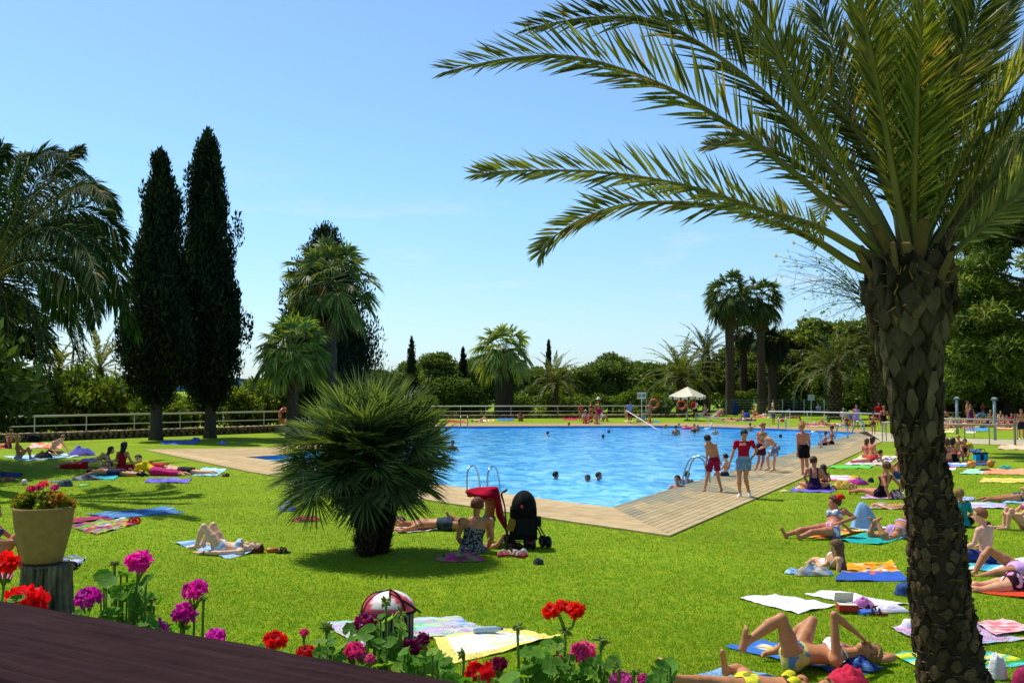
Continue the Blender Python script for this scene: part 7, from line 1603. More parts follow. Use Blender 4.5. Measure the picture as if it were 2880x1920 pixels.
traced('thin dark-haired boy in maroon shorts walking along the deck', 26.1, .87, dict(
    P=(2008, 1293), N=(1998, 1247), Hd=(1990, 1235, .03), LS=(1986, 1252, .05), RS=(2012, 1252), LE=(1989, 1278, .0), LW=(1986, 1304, .06), RE=(2018, 1274, .12), RW=(2024, 1294, .18), LH=(2001, 1296, .02), RH=(2016, 1296),
    LK=(1991, 1334, .12), LA=(1981, 1377, .05), LT=(1968, 1384, .12), RK=(2018, 1332, .05), RA=(2029, 1376, -.1), RT=(2024, 1386, .02)), sex='m', skin='tan', hair=('short', '#120c0a'), wear=SH_('#8a1238'), face=v3(-.5, .8, -.3), build=.92)
traced('woman in a red T-shirt and denim skirt looking down as she walks', 24.9, .98, dict(
    P=(2091, 1293), N=(2092, 1239), Hd=(2093, 1221, -.06), RS=(2071, 1245), LS=(2114, 1244), RE=(2061, 1273, .0), RW=(2052, 1303, -.05), LE=(2128, 1266, .08), LW=(2112, 1291, -.02), LF=(2103, 1297, -.08), RH=(2081, 1297), LH=(2102, 1297),
    RK=(2079, 1342, -.03), RA=(2081, 1388, .0), RT=(2075, 1399, -.14), LK=(2097, 1340, -.05), LA=(2106, 1382, .1), LT=(2108, 1394, .0)), skin='tan', hair=('short', '#15100e'), wear=[('t_shirt', 'tshirt', '#a80c2c', 'plain', .014), ('denim_skirt', 'skirt', ['#6a86a4', '#7f98b4'], 'noise', .016), ('shoes', 'socks', '#d8d4d0', 'plain', .012)], face=v3(.1, -.8, -.6))
# the white script on the shirt
fc = bpy.data.curves.new('shirt_lettering', 'FONT'); fc.body = 'Saffs'; fc.size = .10; fc.extrude = .001; fc.shear = .3; fc.align_x = 'CENTER'
fo = bpy.data.objects.new('shirt_lettering', fc); m_, nt_, b_, o_ = new_mat('white_print'); nz_ = N(nt_, 'ShaderNodeTexNoise', i_Scale=30.0); cr_ = N(nt_, 'ShaderNodeValToRGB'); cr_.color_ramp.elements[0].color = (.7, .68, .68, 1); cr_.color_ramp.elements[1].color = (.85, .82, .82, 1); nt_.links.new(nz_.outputs[0], cr_.inputs[0]); nt_.links.new(cr_.outputs[0], b_.inputs['Base Color']); fc.materials.append(m_)
lp_ = [o for o in bpy.data.objects if o.name.startswith('person') and 'red T-shirt' in o.get('label', '')][0]
fo.rotation_euler = (math.pi / 2, 0, 0); dg_ = bpy.context.evaluated_depsgraph_get(); link(fo, lp_); fo.location = A(2088, 1252, 24.9 - .185) - np.array(lp_.location)
bpy.context.view_layer.update(); me_ = bpy.data.meshes.new_from_object(fo.evaluated_get(bpy.context.evaluated_depsgraph_get())); loc_, rot_ = fo.location.copy(), fo.rotation_euler.copy(); bpy.data.objects.remove(fo); fo = bpy.data.objects.new('shirt_lettering', me_); link(fo, lp_); fo.location = loc_; fo.rotation_euler = rot_
traced('fair boy in dark shorts facing the bent-over boy', 33.2, .92, dict(
    P=(2139, 1255), N=(2143, 1214), Hd=(2146, 1198, -.03), RS=(2131, 1219), LS=(2153, 1219, .03), RE=(2131, 1238, -.1), RW=(2144, 1248, -.22), LE=(2158, 1238), LW=(2155, 1252, -.15), RH=(2133, 1258), LH=(2145, 1258), RK=(2135, 1286, -.05), RA=(2128, 1314), RT=(2121, 1320, -.12), LK=(2147, 1287), LA=(2140, 1314, .05), LT=(2137, 1321, -.1)), sex='m', skin='red', hair=('short', '#8a5a30'), wear=SH_(['#2a2238', '#4a1a38'], 'noise'), face=v3(.5, -.8, -.3))
traced('sandy-haired boy in grey shorts with piping bending over', 32.4, .95, dict(
    P=(2183, 1255), N=(2155, 1230), Hd=(2142, 1226, -.04), RS=(2153, 1236, -.15), LS=(2158, 1233, .18), RE=(2168, 1250, -.18), RW=(2149, 1255, -.15), LE=(2160, 1254, .2), LW=(2144, 1259, .2), RH=(2183, 1262, -.1), LH=(2180, 1260, .1), RK=(2178, 1287, -.12), RA=(2176, 1317, -.08), RT=(2164, 1325, -.14), LK=(2159, 1284, .1), LA=(2162, 1314, .1), LT=(2150, 1321, .06)), sex='m', skin='light', hair=('short', '#a07040'), wear=SH_(['#6a7894', '#6a7894', '#d0ccd4'], 'noise'), face=v3(-.8, -.2, -.6), build=1.05)
traced('tall fair boy in long black shorts seen from behind', 31.3, .96, dict(
    P=(2260, 1257), N=(2257, 1216), Hd=(2254, 1201, .02), LS=(2244, 1222), RS=(2272, 1222), LE=(2243, 1248, .02), LW=(2243, 1272, .05), RE=(2277, 1247, .03), RW=(2275, 1272, .06), LH=(2253, 1260), RH=(2267, 1260), LK=(2257, 1296, .05), LA=(2257, 1330), LT=(2248, 1338, -.05), RK=(2269, 1295, .05), RA=(2271, 1326, .08), RT=(2262, 1331, .2)), sex='m', skin='red', hair=('short', '#a8743c'), wear=[('board_shorts', 'shorts', '#0c0e14', 'plain', .014)], face=v3(-.7, .7, -.15))
traced('red-haired woman in a pale blue bikini lying with both knees raised', 16.5, .98, dict(
    P=(625, 1537), N=(690, 1541, .05), Hd=(718, 1541, .05), LS=(676, 1552, -.16), LE=(622, 1554, -.26), LW=(570, 1553, -.2), RS=(694, 1532, .2), RE=(650, 1531, .36), RW=(606, 1530, .34), LH=(619, 1541, -.1), RH=(623, 1533, .1), LK=(574, 1480, -.06), RK=(600, 1476, .18), LA=(553, 1534, .0), RA=(570, 1530, .2), LT=(530, 1540, -.02), RT=(548, 1536, .2)), skin='pale', hair=('bob', '#5a1c10'), wear=BK(['#8ab4dc', '#c8d8e8'], ['#a8c0e0', '#d8e0ee', '#8ab0d8'], 'noise') + [('watch', 'watch', '#3a4a9a')], face=v3(.1, -.1, 1))
traced('seated mother with curly ginger hair in a strapless dark printed dress', 16.6, 1.02, dict(
    P=(1325, 1547), N=(1339, 1453, .05), Hd=(1342, 1424, .08), LS=(1300, 1466, .0), RS=(1378, 1466, .05), LE=(1288, 1512, .02), LW=(1312, 1538, .25), RE=(1384, 1510, .05), RW=(1372, 1540, .2), LH=(1312, 1552), RH=(1340, 1552), LK=(1330, 1538, .5), LA=(1392, 1536, .55), LT=(1412, 1520, .5), RK=(1376, 1545, .4), RA=(1398, 1531, .35), RT=(1416, 1506, .35)), skin='tan', hair=('curly', '#6e3412'), wear=[('dress', 'strapless', ['#1c1a1e', '#2c2a2c', '#8a8a84', '#241c24'], 'fine', .014)], face=v3(.1, .9, -.4), build=1.3)
traced('child in turquoise bikini bottoms standing beneath the crimson towel', 17.75, .66, dict(
    P=(1375, 1456), N=(1382, 1403), Hd=(1384, 1385), LS=(1369, 1408), RS=(1396, 1408), LE=(1345, 1400, -.1), LW=(1322, 1388, -.1), RE=(1402, 1425, -.05), RW=(1408, 1450, -.1), LH=(1368, 1460), RH=(1382, 1460), LK=(1373, 1492), LA=(1375, 1525), LT=(1371, 1530, .1), RK=(1383, 1492), RA=(1384, 1525), RT=(1385, 1530, .1)), skin='tan', hair=('short', '#3a2414'), wear=[('bikini_bottom', 'bottom', ['#3aa898', '#58c0b0'], 'noise', .014)], face=v3(0, 1, -.3))
traced('man in dark trunks lying prone behind the fan palm bush, one foot up', 19.2, 1.0, dict(
    P=(1246, 1470), N=(1160, 1475, .1), Hd=(1128, 1468, .1), RS=(1165, 1484, -.15), LS=(1165, 1470, .3), RE=(1130, 1492, -.3), RW=(1105, 1488, -.1), LE=(1130, 1474, .4), LW=(1108, 1474, .3), RH=(1256, 1476, -.1), LH=(1256, 1468, .1), RK=(1310, 1480, -.1), RA=(1352, 1484, -.1), RT=(1366, 1484, -.1), LK=(1312, 1471, .3), LA=(1264, 1452, .3), LT=(1256, 1440, .3)), sex='m', skin='tan', hair=('short', '#2a1a12'), wear=[('trunks', 'trunks', ['#24303a', '#34424c'], 'noise')], face=v3(-.5, -.6, -.2), build=1.1)
traced('woman in a lavender bikini with a raised knee at the photo edge', 14.6, 1.0, dict(
    P=(2866, 1600), N=(2966, 1604, .05), Hd=(3000, 1600, .05), LS=(2956, 1615, -.16), LE=(2920, 1622, -.3), LW=(2880, 1625, -.3), RS=(2958, 1592, .18), RE=(2900, 1598, .3), RW=(2860, 1596, .3), LH=(2856, 1606, -.1), RH=(2862, 1596, .1), LK=(2800, 1610, -.1), LA=(2745, 1622, -.1), LT=(2726, 1612, -.1), RK=(2782, 1545, .15), RA=(2740, 1610, .1), RT=(2712, 1622, .1)), skin='tan', hair=('long', '#6a4a2a'), wear=BK('#c8a0d4', '#d0a4d8'), face=v3(0, 0, 1))
traced('prone woman in a pink patterned bikini on the orange-red mat', 13.5, 1.02, dict(
    P=(2858, 1640), N=(2965, 1645, .05), Hd=(3010, 1643, .05), RS=(2960, 1660, -.18), LS=(2960, 1634, .18), RE=(3000, 1668, -.3), RW=(3030, 1662, -.1), LE=(3000, 1640, .3), LW=(3030, 1645, .2), RH=(2850, 1648, -.1), LH=(2850, 1638, .1), RK=(2762, 1660, -.1), RA=(2690, 1668, -.1), RT=(2666, 1672, -.1), LK=(2762, 1646, .12), LA=(2690, 1654, .12), LT=(2664, 1658, .12)), skin='light', hair=('short', '#3a2414'), wear=BK(['#c878a8', '#3a1a2a'], ['#d890b8', '#3a1a2a', '#e8c0d8'], 'noise'), face=v3(0, -1, 0), build=1.1)
traced('kneeling boy bowed over the aqua mat, bare back in the sun', 40.6, .98, dict(
    P=(142, 1270), N=(162, 1238, -.1), Hd=(176, 1231, -.2), RS=(150, 1243, -.1), LS=(172, 1241, .1), RE=(146, 1262, -.2), RW=(160, 1278, -.4), LE=(186, 1258, .0), LW=(193, 1278, -.2), RH=(138, 1274, -.1), LH=(146, 1273, .1), RK=(140, 1276, -.55), RA=(166, 1280, -.35), RT=(176, 1282, -.4), LK=(178, 1270, -.1), LA=(160, 1278, .1), LT=(168, 1281, -.1)), sex='m', skin='light', hair=('short', '#7a5a34'), wear=[('trunks', 'trunks', '#2a2a34')], face=v3(.5, -.4, -.75), build=.9)
# ---- seated, lying and standing people in common poses: (label, pose, u, v, size, heading, options)
P_ = []
def add(label, pose, u, v, k, fc_, **o): P_.append(put(label, pose, u, v, k, fc_, **o))
add('blonde woman in a green bikini seated with knees drawn up', 'knees', 52, 1291, 1.0, 70, skin='tan', hair=('bob', '#c8a850'), wear=BK('#8a9a5a', ['#5a7a8a', '#7a9aa0']))
add('woman in a pink and purple swimsuit leaning back at the photo edge', 'lean', 22, 1260, 1.0, -60, skin='tan', hair=('short', '#6a4a34'), wear=[('swimsuit', 'swimsuit', ['#a01a60', '#7a1a7a'], 'noise')])
add('dark-haired girl in a red top sitting among the group, back turned', 'cross', 342, 1326, 1.1, 20, skin='tan', hair=('long', '#120c0c'), wear=[('red_top', 'tank', '#8a1020'), ('red_shorts', 'shorts', '#9a1424')], face=v3(.4, .9, 0))
add('person in lavender shorts lying prone behind the red trousers', 'elbows', 262, 1305, 1.1, 80, skin='light', hair=('long', '#3a2418'), wear=[('shorts', 'shorts', ['#a090b8', '#b8a8c8'], 'noise')])
add('girl in red trousers and yellow top lying prone at the shade edge', 'prone', 244, 1317, 1.08, 88, skin='light', hair=('bob', '#3a2014'), wear=[('red_trousers', 'trousers', '#a81420', 'plain', .016), ('yellow_top', 'tshirt', '#c8c85a')])
add('man in navy shorts lying face down on the turquoise towel', 'prone', 316, 1338, 1.1, -80, sex='m', skin='tan', hair=('short', '#1c120c'), wear=[('navy_shorts', 'shorts', ['#1c1c38', '#2a2a48'], 'noise', .014), ('dark_shoes', 'socks', '#14181c', 'plain', .012)])
add('girl in a yellow shirt and pink trousers propped on her elbows', 'elbows', 436, 1336, 1.15, -75, skin='light', hair=('short', '#1c120e'), wear=[('yellow_shirt', 'tshirt', '#d8c010', 'plain', .016), ('pink_trousers', 'trousers', '#c02070', 'plain', .02)], face=v3(-.3, -.9, -.2))
add('sunbather in dark shorts lying beyond the pink trousers', 'prone', 512, 1333, 1.1, -82, sex='m', skin='light', hair=('short', '#241812'), wear=[('dark_shorts', 'shorts', ['#1c1a20', '#2a2428'], 'noise', .014)])
add('person in red lying behind the yellow shirt', 'prone', 445, 1318, .95, -70, skin='light', hair=('bob', '#241410'), wear=[('red_top', 'tshirt', '#b02018'), ('red_shorts', 'shorts', '#b82420')])
add('sunburnt bather seated behind the planter pot, only knees and lap visible', 'knees', -14, 1585, 1.0, 80, skin='red', hair=('short', '#3a2414'), wear=BK('#3a4a7a', '#4a8ac0'))
add('dark-haired boy sitting on the pool edge beside the maroon shorts', 'edge', 2040, 1338, .74, -65, sex='m', skin='light', hair=('short', '#14100e'), wear=[('trunks', 'trunks', '#2a3a5a')], z=.03)
add('woman in a low-backed purple swimsuit seen from behind', 'cross', 2291, 1378, 1.0, 12, skin='red', hair=('bun', '#4a1c12'), wear=[('purple_swimsuit', 'swimsuit', '#2a1440')], face=v3(.7, .7, -.1))
add('dark-haired child sitting close against the purple swimsuit woman', 'cross', 2321, 1375, .72, -20, skin='tan', hair=('pony', '#1c1210'), wear=[('swimsuit', 'swimsuit', '#3a2a40')])
add('woman in a black strappy swimsuit leaning on both arms', 'lean', 2478, 1398, 1.02, -28, skin='red', hair=('bun', '#5a3a1e'), wear=[('black_swimsuit', 'swimsuit', ['#141016', '#141016', '#3a2440'], 'noise')], build=1.08)
add('tanned sunbather half hidden behind the big trunk, arm on a raised knee', 'knees', 2528, 1345, .98, -60, sex='m', skin='red', hair=('short', '#2a1a12'), wear=[('trunks', 'trunks', '#3a4a6a')])
add('woman in an orange bikini sitting upright on the patchwork towel', 'cross', 2450, 1291, .98, 80, skin='red', hair=('bob', '#2a1810'), wear=BK(['#c85a20', '#e08a3a'], '#c85a20'))
add('girl sitting shoulder to shoulder behind the orange bikini', 'cross', 2436, 1288, .85, 60, skin='red', hair=('bob', '#5a3418'), wear=BK('#b84a5a', '#b84a5a'))
add('child in a red swimsuit lying on its front on the pink and yellow towel', 'elbows', 2446, 1300, .8, 80, skin='red', hair=('short', '#3a2012'), wear=[('swimsuit', 'swimsuit', '#b02a3a')])
add('woman in a brown striped bikini sitting on the deck edge', 'edge', 2338, 1249, 1.0, -70, skin='red', hair=('bun', '#3a1c12'), wear=BK('#2a1a18', '#241614'), z=.03)
add('small boy sitting on the deck edge next to the striped bikini', 'edge', 2320, 1252, .72, -70, sex='m', skin='red', hair=('short', '#241610'), wear=[('trunks', 'trunks', '#241c28')], z=.03)
add('woman in a black swimsuit walking away on the far deck', 'stand', 2487, 1222, 1.0, 20, skin='red', hair=('short', '#8a5a34'), wear=[('black_swimsuit', 'swimsuit', '#0e0c10')])
add('child wearing orange armbands on the far deck', 'hip', 2457, 1222, .76, 200, skin='tan', hair=('short', '#3a2414'), wear=[('trunks', 'trunks', '#2a5a4a')])
for s_ in (-1, 1):
    p = A(2457 + s_ * 9, 1185, 59.5); mb = MB(); mb.torus(p, .07, .045, n=12, m=6, col=C('#e08a14')); o = mb.build('armband', M['plastic'], smooth=True, local=p); o.location = p; tag(o, 'orange inflatable armband on the wading child', 'armband', 'armbands of the child')
add('person in a bright red top standing behind the black swimsuit woman', 'stand', 2473, 1197, 1.02, 200, skin='dark', hair=('short', '#14100e'), wear=[('red_top', 'longshirt', '#a80c18', 'plain', .016), ('red_shorts', 'shorts', '#7a0c14')])
add('woman in a lavender dress standing by the bench', 'stand', 2409, 1208, .98, 190, skin='tan', hair=('long', '#4a2e1a'), wear=[('lavender_dress', 'dress', '#a890d8', 'plain', .02)])
add('man in a white shirt sitting on the grey bench', 'bench', 2372, 1192, 1.0, 200, sex='m', skin='tan', hair=('short', '#a8a098'), wear=[('white_shirt', 'tshirt', '#d0d4e0', 'plain', .016), ('dark_shorts', 'shorts', '#22242c')], D=83)
add('bare-chested man bending towards the lavender dress', 'bend', 2394, 1200, 1.0, 150, sex='m', skin='tan', hair=('short', '#241812'), wear=[('blue_shorts', 'shorts', '#5a78b8')])
add('crouching bather between the bench and the lavender dress', 'crouch', 2383, 1203, .95, 200, skin='tan', hair=('short', '#8a7a60'), wear=BK('#5a2a2a', '#4a2020'))
add('sunbather lying on her back with knees raised behind the handrail', 'backknee', 2322, 1197, 1.0, 88, skin='tan', hair=('short', '#241610'), wear=BK('#c8a848', '#c8a848'))
add('sunbather lying flat on the cream towel behind the handrail', 'back', 2290, 1195, 1.0, -85, skin='pink', hair=('short', '#3a2418'), wear=BK('#c8c8d8', '#b8b8d0'))
add('sunbather with head in a dark cap on the cream towel end', 'elbows', 2268, 1196, .98, -100, skin='pink', hair=('short', '#181014'), wear=BK('#a82a3a', '#a82a3a'))
add('prone sunbather on the patterned towel by the bench', 'prone', 2366, 1199, 1.0, 80, skin='tan', hair=('short', '#2a1a10'), wear=BK('#3a2a20', '#3a2a20'))
add('dark tanned sunbather lying past the lavender dress', 'prone', 2434, 1200, 1.0, 80, skin='dark', hair=('short', '#181010'), wear=BK('#7a2a30', '#7a2a30'))
add('child in blue shorts standing on the far deck near the handrail end', 'stand', 2175, 1193, .84, 150, sex='m', skin='tan', hair=('short', '#8a6a40'), wear=SH_('#3a5a98'))
add('woman in a white wrap standing in the palm shade behind the blue-shorts child', 'stand', 2174, 1172, .98, 100, skin='tan', hair=('short', '#5a3418'), wear=[('white_top', 'tshirt', '#d8d4c8'), ('dark_shorts', 'shorts', '#2a2624')])
add('red-capped bather crouched on the salmon mat', 'knees', 2121, 1172, .98, 80, sex='m', skin='red', hair=('short', '#a82018'), wear=[('trunks', 'trunks', '#3a2a2a')])
add('person with a white top lying on the salmon mat', 'elbows', 2140, 1173, 1.0, 80, skin='pink', hair=('short', '#4a3020'), wear=[('white_top', 'tshirt', '#d8d4d8')])
add('blonde sunbather sitting up on the striped towel', 'lean', 2083, 1181, .95, -70, skin='tan', hair=('short', '#b8903a'), wear=BK('#4a3a20', '#4a3a20'))
add('dark sunbather lying on the striped towel', 'prone', 2102, 1184, 1.0, 80, skin='dark', hair=('short', '#1a1210'), wear=BK('#141214', '#141214'))
add('sunbather with dark hair lying at the end of the striped towel', 'back', 2056, 1182, .95, -85, skin='tan', hair=('short', '#241410'), wear=BK('#5a2028', '#5a2028'))
add('pale bather seated in shade beside the tall palm trunk', 'knees', 2021, 1169, .98, 90, skin='pink', hair=('short', '#5a3a20'), wear=BK('#c88a8a', '#c88a8a'))
add('bather in a red shirt seated in shade beside the tall palm trunk', 'knees', 2036, 1168, .98, -90, skin='pink', hair=('short', '#3a2418'), wear=[('red_shirt', 'tshirt', '#b01a34')])
add('man in a white T-shirt carrying a red rucksack under the parasol', 'stand', 1955, 1180, 1.03, 30, sex='m', skin='tan', hair=('short', '#2a1c14'), wear=[('white_t_shirt', 'tshirt', '#d8d8d4', 'plain', .02), ('dark_trousers', 'trousers', '#14161c', 'plain', .016)], build=1.12)
p = A(1950, 1138, 88.6); mb = MB(); mb.sphere((0, 0, 0), (.2, .16, .28), n=14, m=10, col=C('#b8142c'), disp=.15, seed=4); mb.tube([(-.12, .12, .2), (-.13, .26, .1), (-.12, .16, -.18)], .025, n=5, col=C('#7a0c1c')); o = mb.build('rucksack', M['cloth'], smooth=True); o.location = p; tag(o, 'red rucksack on the back of the white-shirted man', 'rucksack')
add('child in a pale green top standing behind the deck chairs', 'stand', 1983, 1174, .72, 180, skin='tan', hair=('short', '#8a6a3a'), wear=[('green_top', 'tank', '#a0a878'), ('shorts', 'shorts', '#8a8a5a')])
add('pool attendant in a light blue polo shirt leaning on the long pole', 'stand', 1772, 1191, 1.03, 150, sex='m', skin='dark', hair=('short', '#241812'), wear=[('polo_shirt', 'tshirt', '#7a9ad8', 'plain', .022), ('maroon_shorts', 'shorts', '#6a1822')], build=1.2, face=v3(.4, -.5, -.6))
add('small bare child standing behind the pool attendant', 'stand', 1762, 1186, .62, 190, skin='light', hair=('short', '#8a6a48'), wear=[('trunks', 'trunks', '#b88a70')])
add('woman in a mauve bikini standing in front of the lifebuoy', 'hip', 1827, 1184, .96, 200, skin='tan', hair=('short', '#5a3a24'), wear=BK(['#7a6a98', '#9a8ab0'], '#8a80a8'))
add('toddler in an orange suit sitting at the far pool edge', 'cross', 1828, 1191, .55, 190, skin='tan', hair=('short', '#a07a48'), wear=[('swimsuit', 'swimsuit', '#d8502a')])
add('child in a white cap sitting on the grass under the sign', 'cross', 1795, 1187, .72, 170, skin='tan', hair=('short', '#dcd8dc'), wear=[('white_top', 'tshirt', '#d8d0d0')])
add('bather in a blue shirt sitting under the sign', 'cross', 1810, 1186, .85, 160, skin='tan', hair=('short', '#c8b898'), wear=[('blue_shirt', 'tshirt', '#6a9ad0')])
add('slim girl in a coral swimsuit standing by the far railing', 'stand', 1633, 1183, .9, 150, skin='tan', hair=('short', '#5a3420'), wear=[('coral_swimsuit', 'swimsuit', '#c84a48')], build=.9)
add('woman in magenta shorts and a white sun hat standing at the far poolside', 'stand', 1683, 1186, 1.05, 200, skin='red', hair=('short', '#3a2014'), wear=[('green_top', 'bra', '#9a9a2a'), ('magenta_shorts', 'shorts', '#c0106a', 'plain', .02)])
p = A(1683, 1121, 83.5); mb = MB(); mb.lathe([(0, .16), (.09, .15), (.125, .06), (.13, .0), (.24, -.03), (.235, -.045), (.1, -.02)], n=18, col=C('#ece8e4')); o = mb.build('sun_hat', M['cloth'], smooth=True); o.location = p; tag(o, 'white brimmed sun hat worn at the far poolside', 'hat')
add('brown-haired woman leaning forward next to the sun hat', 'hip', 1663, 1185, .98, 230, skin='tan', hair=('bob', '#6a4a2a'), wear=BK('#3a2a20', '#8a2430'))
add('person in a grey-blue robe sitting among the poolside group', 'knees', 1647, 1184, 1.1, 200, skin='tan', hair=('short', '#e0dce0'), wear=[('robe', 'longshirt', ['#7a8ab0', '#98a4c4'], 'noise', .02), ('robe_skirt', 'shorts', '#7a8ab0')])
add('sunburnt bather in orange sitting among the poolside group', 'cross', 1661, 1187, 1.0, 220, skin='red', hair=('short', '#4a1c12'), wear=[('orange_top', 'tank', '#c8401c'), ('red_shorts', 'shorts', '#a01c30')])
add('bather in a white shirt hunched on the grass past the sun hat', 'knees', 1694, 1184, 1.05, 110, skin='tan', hair=('short', '#181210'), wear=[('white_shirt', 'longshirt', '#d8d4d4', 'plain', .02)])
add('bather in red shorts sitting on the far edge, feet in the water', 'edge', 1646, 1191, 1.08, 170, sex='m', skin='red', hair=('short', '#3a2014'), wear=SH_('#b0121e'), z=.03)
add('tanned bather hunched on the far edge beneath the sun hat', 'edge', 1678, 1192, 1.05, 170, sex='m', skin='red', hair=('short', '#5a3a20'), wear=[('trunks', 'trunks', '#5a4a34')], z=.03)
add('pale sunbather lying on the orange towel on the far lawn', 'prone', 1274, 1186, 1.0, -85, skin='pink', hair=('short', '#b89a60'), wear=BK('#e0a878', '#d88a58'))
add('sunbather lying on the pale towel on the far lawn', 'backknee', 1352, 1186, 1.0, -85, skin='pink', hair=('short', '#3a2014'), wear=BK('#c88a70', '#b87060'))
add('dark tanned bather sitting in the central palm shade', 'knees', 1464, 1184, 1.05, 170, skin='dark', hair=('short', '#181010'), wear=BK('#2a2438', '#24203a'))
# ---- in the water
def swimmer(label, u, v_head, v_w, k, face_deg, pose='swim', **o):
    g = G(u, v_w, -.11); zt = EYE + (A(u, v_head, g[1])[2] - EYE); z0_ = zt - 1.6 * k
    pose_ = tmpl(pose); th = math.radians(face_deg); return put(label, pose, u, v_head, k, face_deg, D=g[1], **o) if False else _sw(label, g, z0_, k, face_deg, pose, o)
def _sw(label, g, z0_, k, fd, pose, o):
    a = tmpl(pose); th = math.radians(fd); c, s_ = math.cos(th), math.sin(th); J = {}
    for q, p in a.items(): p = np.array(p) * k; J[q] = np.array([g[0] + p[0] * c + p[1] * s_, g[1] - p[0] * s_ + p[1] * c, z0_ + p[2]])
    o.setdefault('face', unit(v3(s_, c, -.05))); return person(label, J, k=k, top=(g[0], g[1], -.11), **o)
swimmer('swimmer with an arm raised to the head in the middle of the pool', 1562, 1336, 1346, .95, 60, pose='hip', skin='tan', hair=('short', '#120c0a'))
swimmer('swimmer with cropped dark hair in the middle of the pool', 1655, 1343, 1352, .95, 200, skin='dark', hair=('short', '#181010'))
swimmer('swimmer just behind the cropped-haired one', 1677, 1335, 1350, .95, 120, skin='red', hair=('short', '#2a1812'))
swimmer('wet-haired boy climbing out at the side ladder', 1906, 1348, 1382, .9, 215, pose='wade', sex='m', skin='red', hair=('short', '#0e0c0e'))
swimmer('dark-haired swimmer behind the side ladder', 1930, 1333, 1362, .85, 30, sex='m', skin='dark', hair=('short', '#121014'))
swimmer('swimmer with bare shoulders seen from behind far out in the pool', 1540, 1217, 1227, 1.0, 10, sex='m', skin='pink', hair=('short', '#14100e'))
swimmer('distant swimmer head nearest the far edge, hair wet', 1709, 1213, 1217, 1.0, 120, sex='m', skin='dark', hair=('short', '#1a1412'))
swimmer('distant swimmer head alone in front of the poolside group', 1695, 1226, 1232, 1.0, 20, sex='m', skin='dark', hair=('short', '#120e0c'))
swimmer('boy holding on to the far edge of the pool', 1600, 1192, 1202, .9, 250, pose='wade', sex='m', skin='red', hair=('short', '#4a3a20'))
swimmer('man standing waist-deep with his bare back turned', 1901, 1201, 1224, 1.02, 15, pose='stand', sex='m', skin='tan', hair=('short', '#120e0c'), build=1.1)
swimmer('small child bobbing behind the waist-deep man', 1909, 1193, 1203, .7, 180, skin='red', hair=('short', '#3a2014'))
swimmer('broad sunburnt man bending over the pink swim rings', 1952, 1182, 1206, 1.05, 170, pose='bend', sex='m', skin='red', hair=('short', '#241812'), build=1.25)
swimmer('woman with dark hair standing in the water by the swim rings', 1953, 1197, 1218, .98, 190, pose='stand', skin='tan', hair=('short', '#2a1a14'), wear=BK('#3a2a30', '#3a2a30'))
swimmer('child clinging close to the dark-haired woman in the water', 1963, 1198, 1212, .8, 200, skin='tan', hair=('short', '#5a3a20'))
swimmer('toddler sitting in the pink swim ring', 1930, 1198, 1204, .5, 190, skin='red', hair=('short', '#4a2a18'))
swimmer('boy stretching both arms out over the water', 2011, 1206, 1222, .85, 190, pose='wade', sex='m', skin='pink', hair=('short', '#2a1c16'))
swimmer('boy standing in the water at the far edge, back turned', 2110, 1194, 1213, .85, 20, pose='stand', sex='m', skin='tan', hair=('short', '#120e0c'))
swimmer('child splashing right at the far edge of the pool', 2122, 1200, 1206, .7, 180, skin='red', hair=('short', '#6a4a2a'))
swimmer('lone swimmer head behind the bent-over boy', 2191, 1225, 1230, .95, 100, sex='m', skin='dark', hair=('short', '#1a1414'))
swimmer('bather at the pool edge just behind the fan palm bush', 1273, 1245, 1268, .95, 200, pose='wade', skin='dark', hair=('short', '#1c1210'), wear=[('swimsuit', 'swimsuit', '#2a4a70')])
# ---- beyond the big trunk
add('boy with cropped ginger hair sitting cross-legged behind the trunk', 'cross', 2776, 1583, .95, -35, sex='m', skin='pink', hair=('short', '#8a5028'), wear=[('swim_shorts', 'shorts', '#2a3a78')], face=v3(-.8, .5, -.1))
add('small girl in a teal shirt sitting with her back turned', 'cross', 2704, 1482, .82, 5, skin='light', hair=('pony', '#8a6030'), wear=[('teal_shirt', 'longshirt', '#1a8a90', 'plain', .016), ('dark_shorts', 'shorts', '#18181c')])
add('sunbather with only the bare legs inside the photo', 'prone', 2868, 1409, 1.0, 84, skin='tan', hair=('short', '#3a2014'), wear=BK('#2a4a6a', '#2a4a6a'))
add('curly blonde head at the photo edge', 'knees', 2888, 1490, .9, -80, skin='pink', hair=('curly', '#b08a4a'), wear=BK('#a85a6a', '#a85a6a'))
add('brown-haired bather sitting in the group right beside the trunk', 'knees', 2664, 1302, 1.0, 20, skin='red', hair=('bob', '#5a3018'), wear=BK('#7a3a3a', '#7a3a3a'))
add('woman in a black swimsuit crouched in the group beside the trunk', 'knees', 2682, 1300, 1.0, 60, skin='red', hair=('bob', '#2a1a12'), wear=[('black_swimsuit', 'swimsuit', '#121014')])
add('blonde child in yellow sitting up behind the group', 'cross', 2698, 1276, .9, 10, skin='red', hair=('short', '#c89a40'), wear=[('yellow_swimsuit', 'swimsuit', '#c8a83a')])
add('dark-haired child crouched on the near side of the group', 'crouch', 2714, 1292, .75, 200, skin='red', hair=('short', '#1c1210'), wear=[('dark_swimsuit', 'swimsuit', '#2a2420')])
add('woman in a purple dress standing beside the man by the shower', 'stand', 2731, 1214, 1.02, -20, skin='tan', hair=('short', '#6a3a24'), wear=[('purple_dress', 'dress', '#5a1a5a', 'plain', .02)])
add('bare-chested man standing behind the purple dress', 'stand', 2721, 1190, 1.05, 120, sex='m', skin='tan', hair=('short', '#3a2014'), wear=SH_('#6a5a48'))
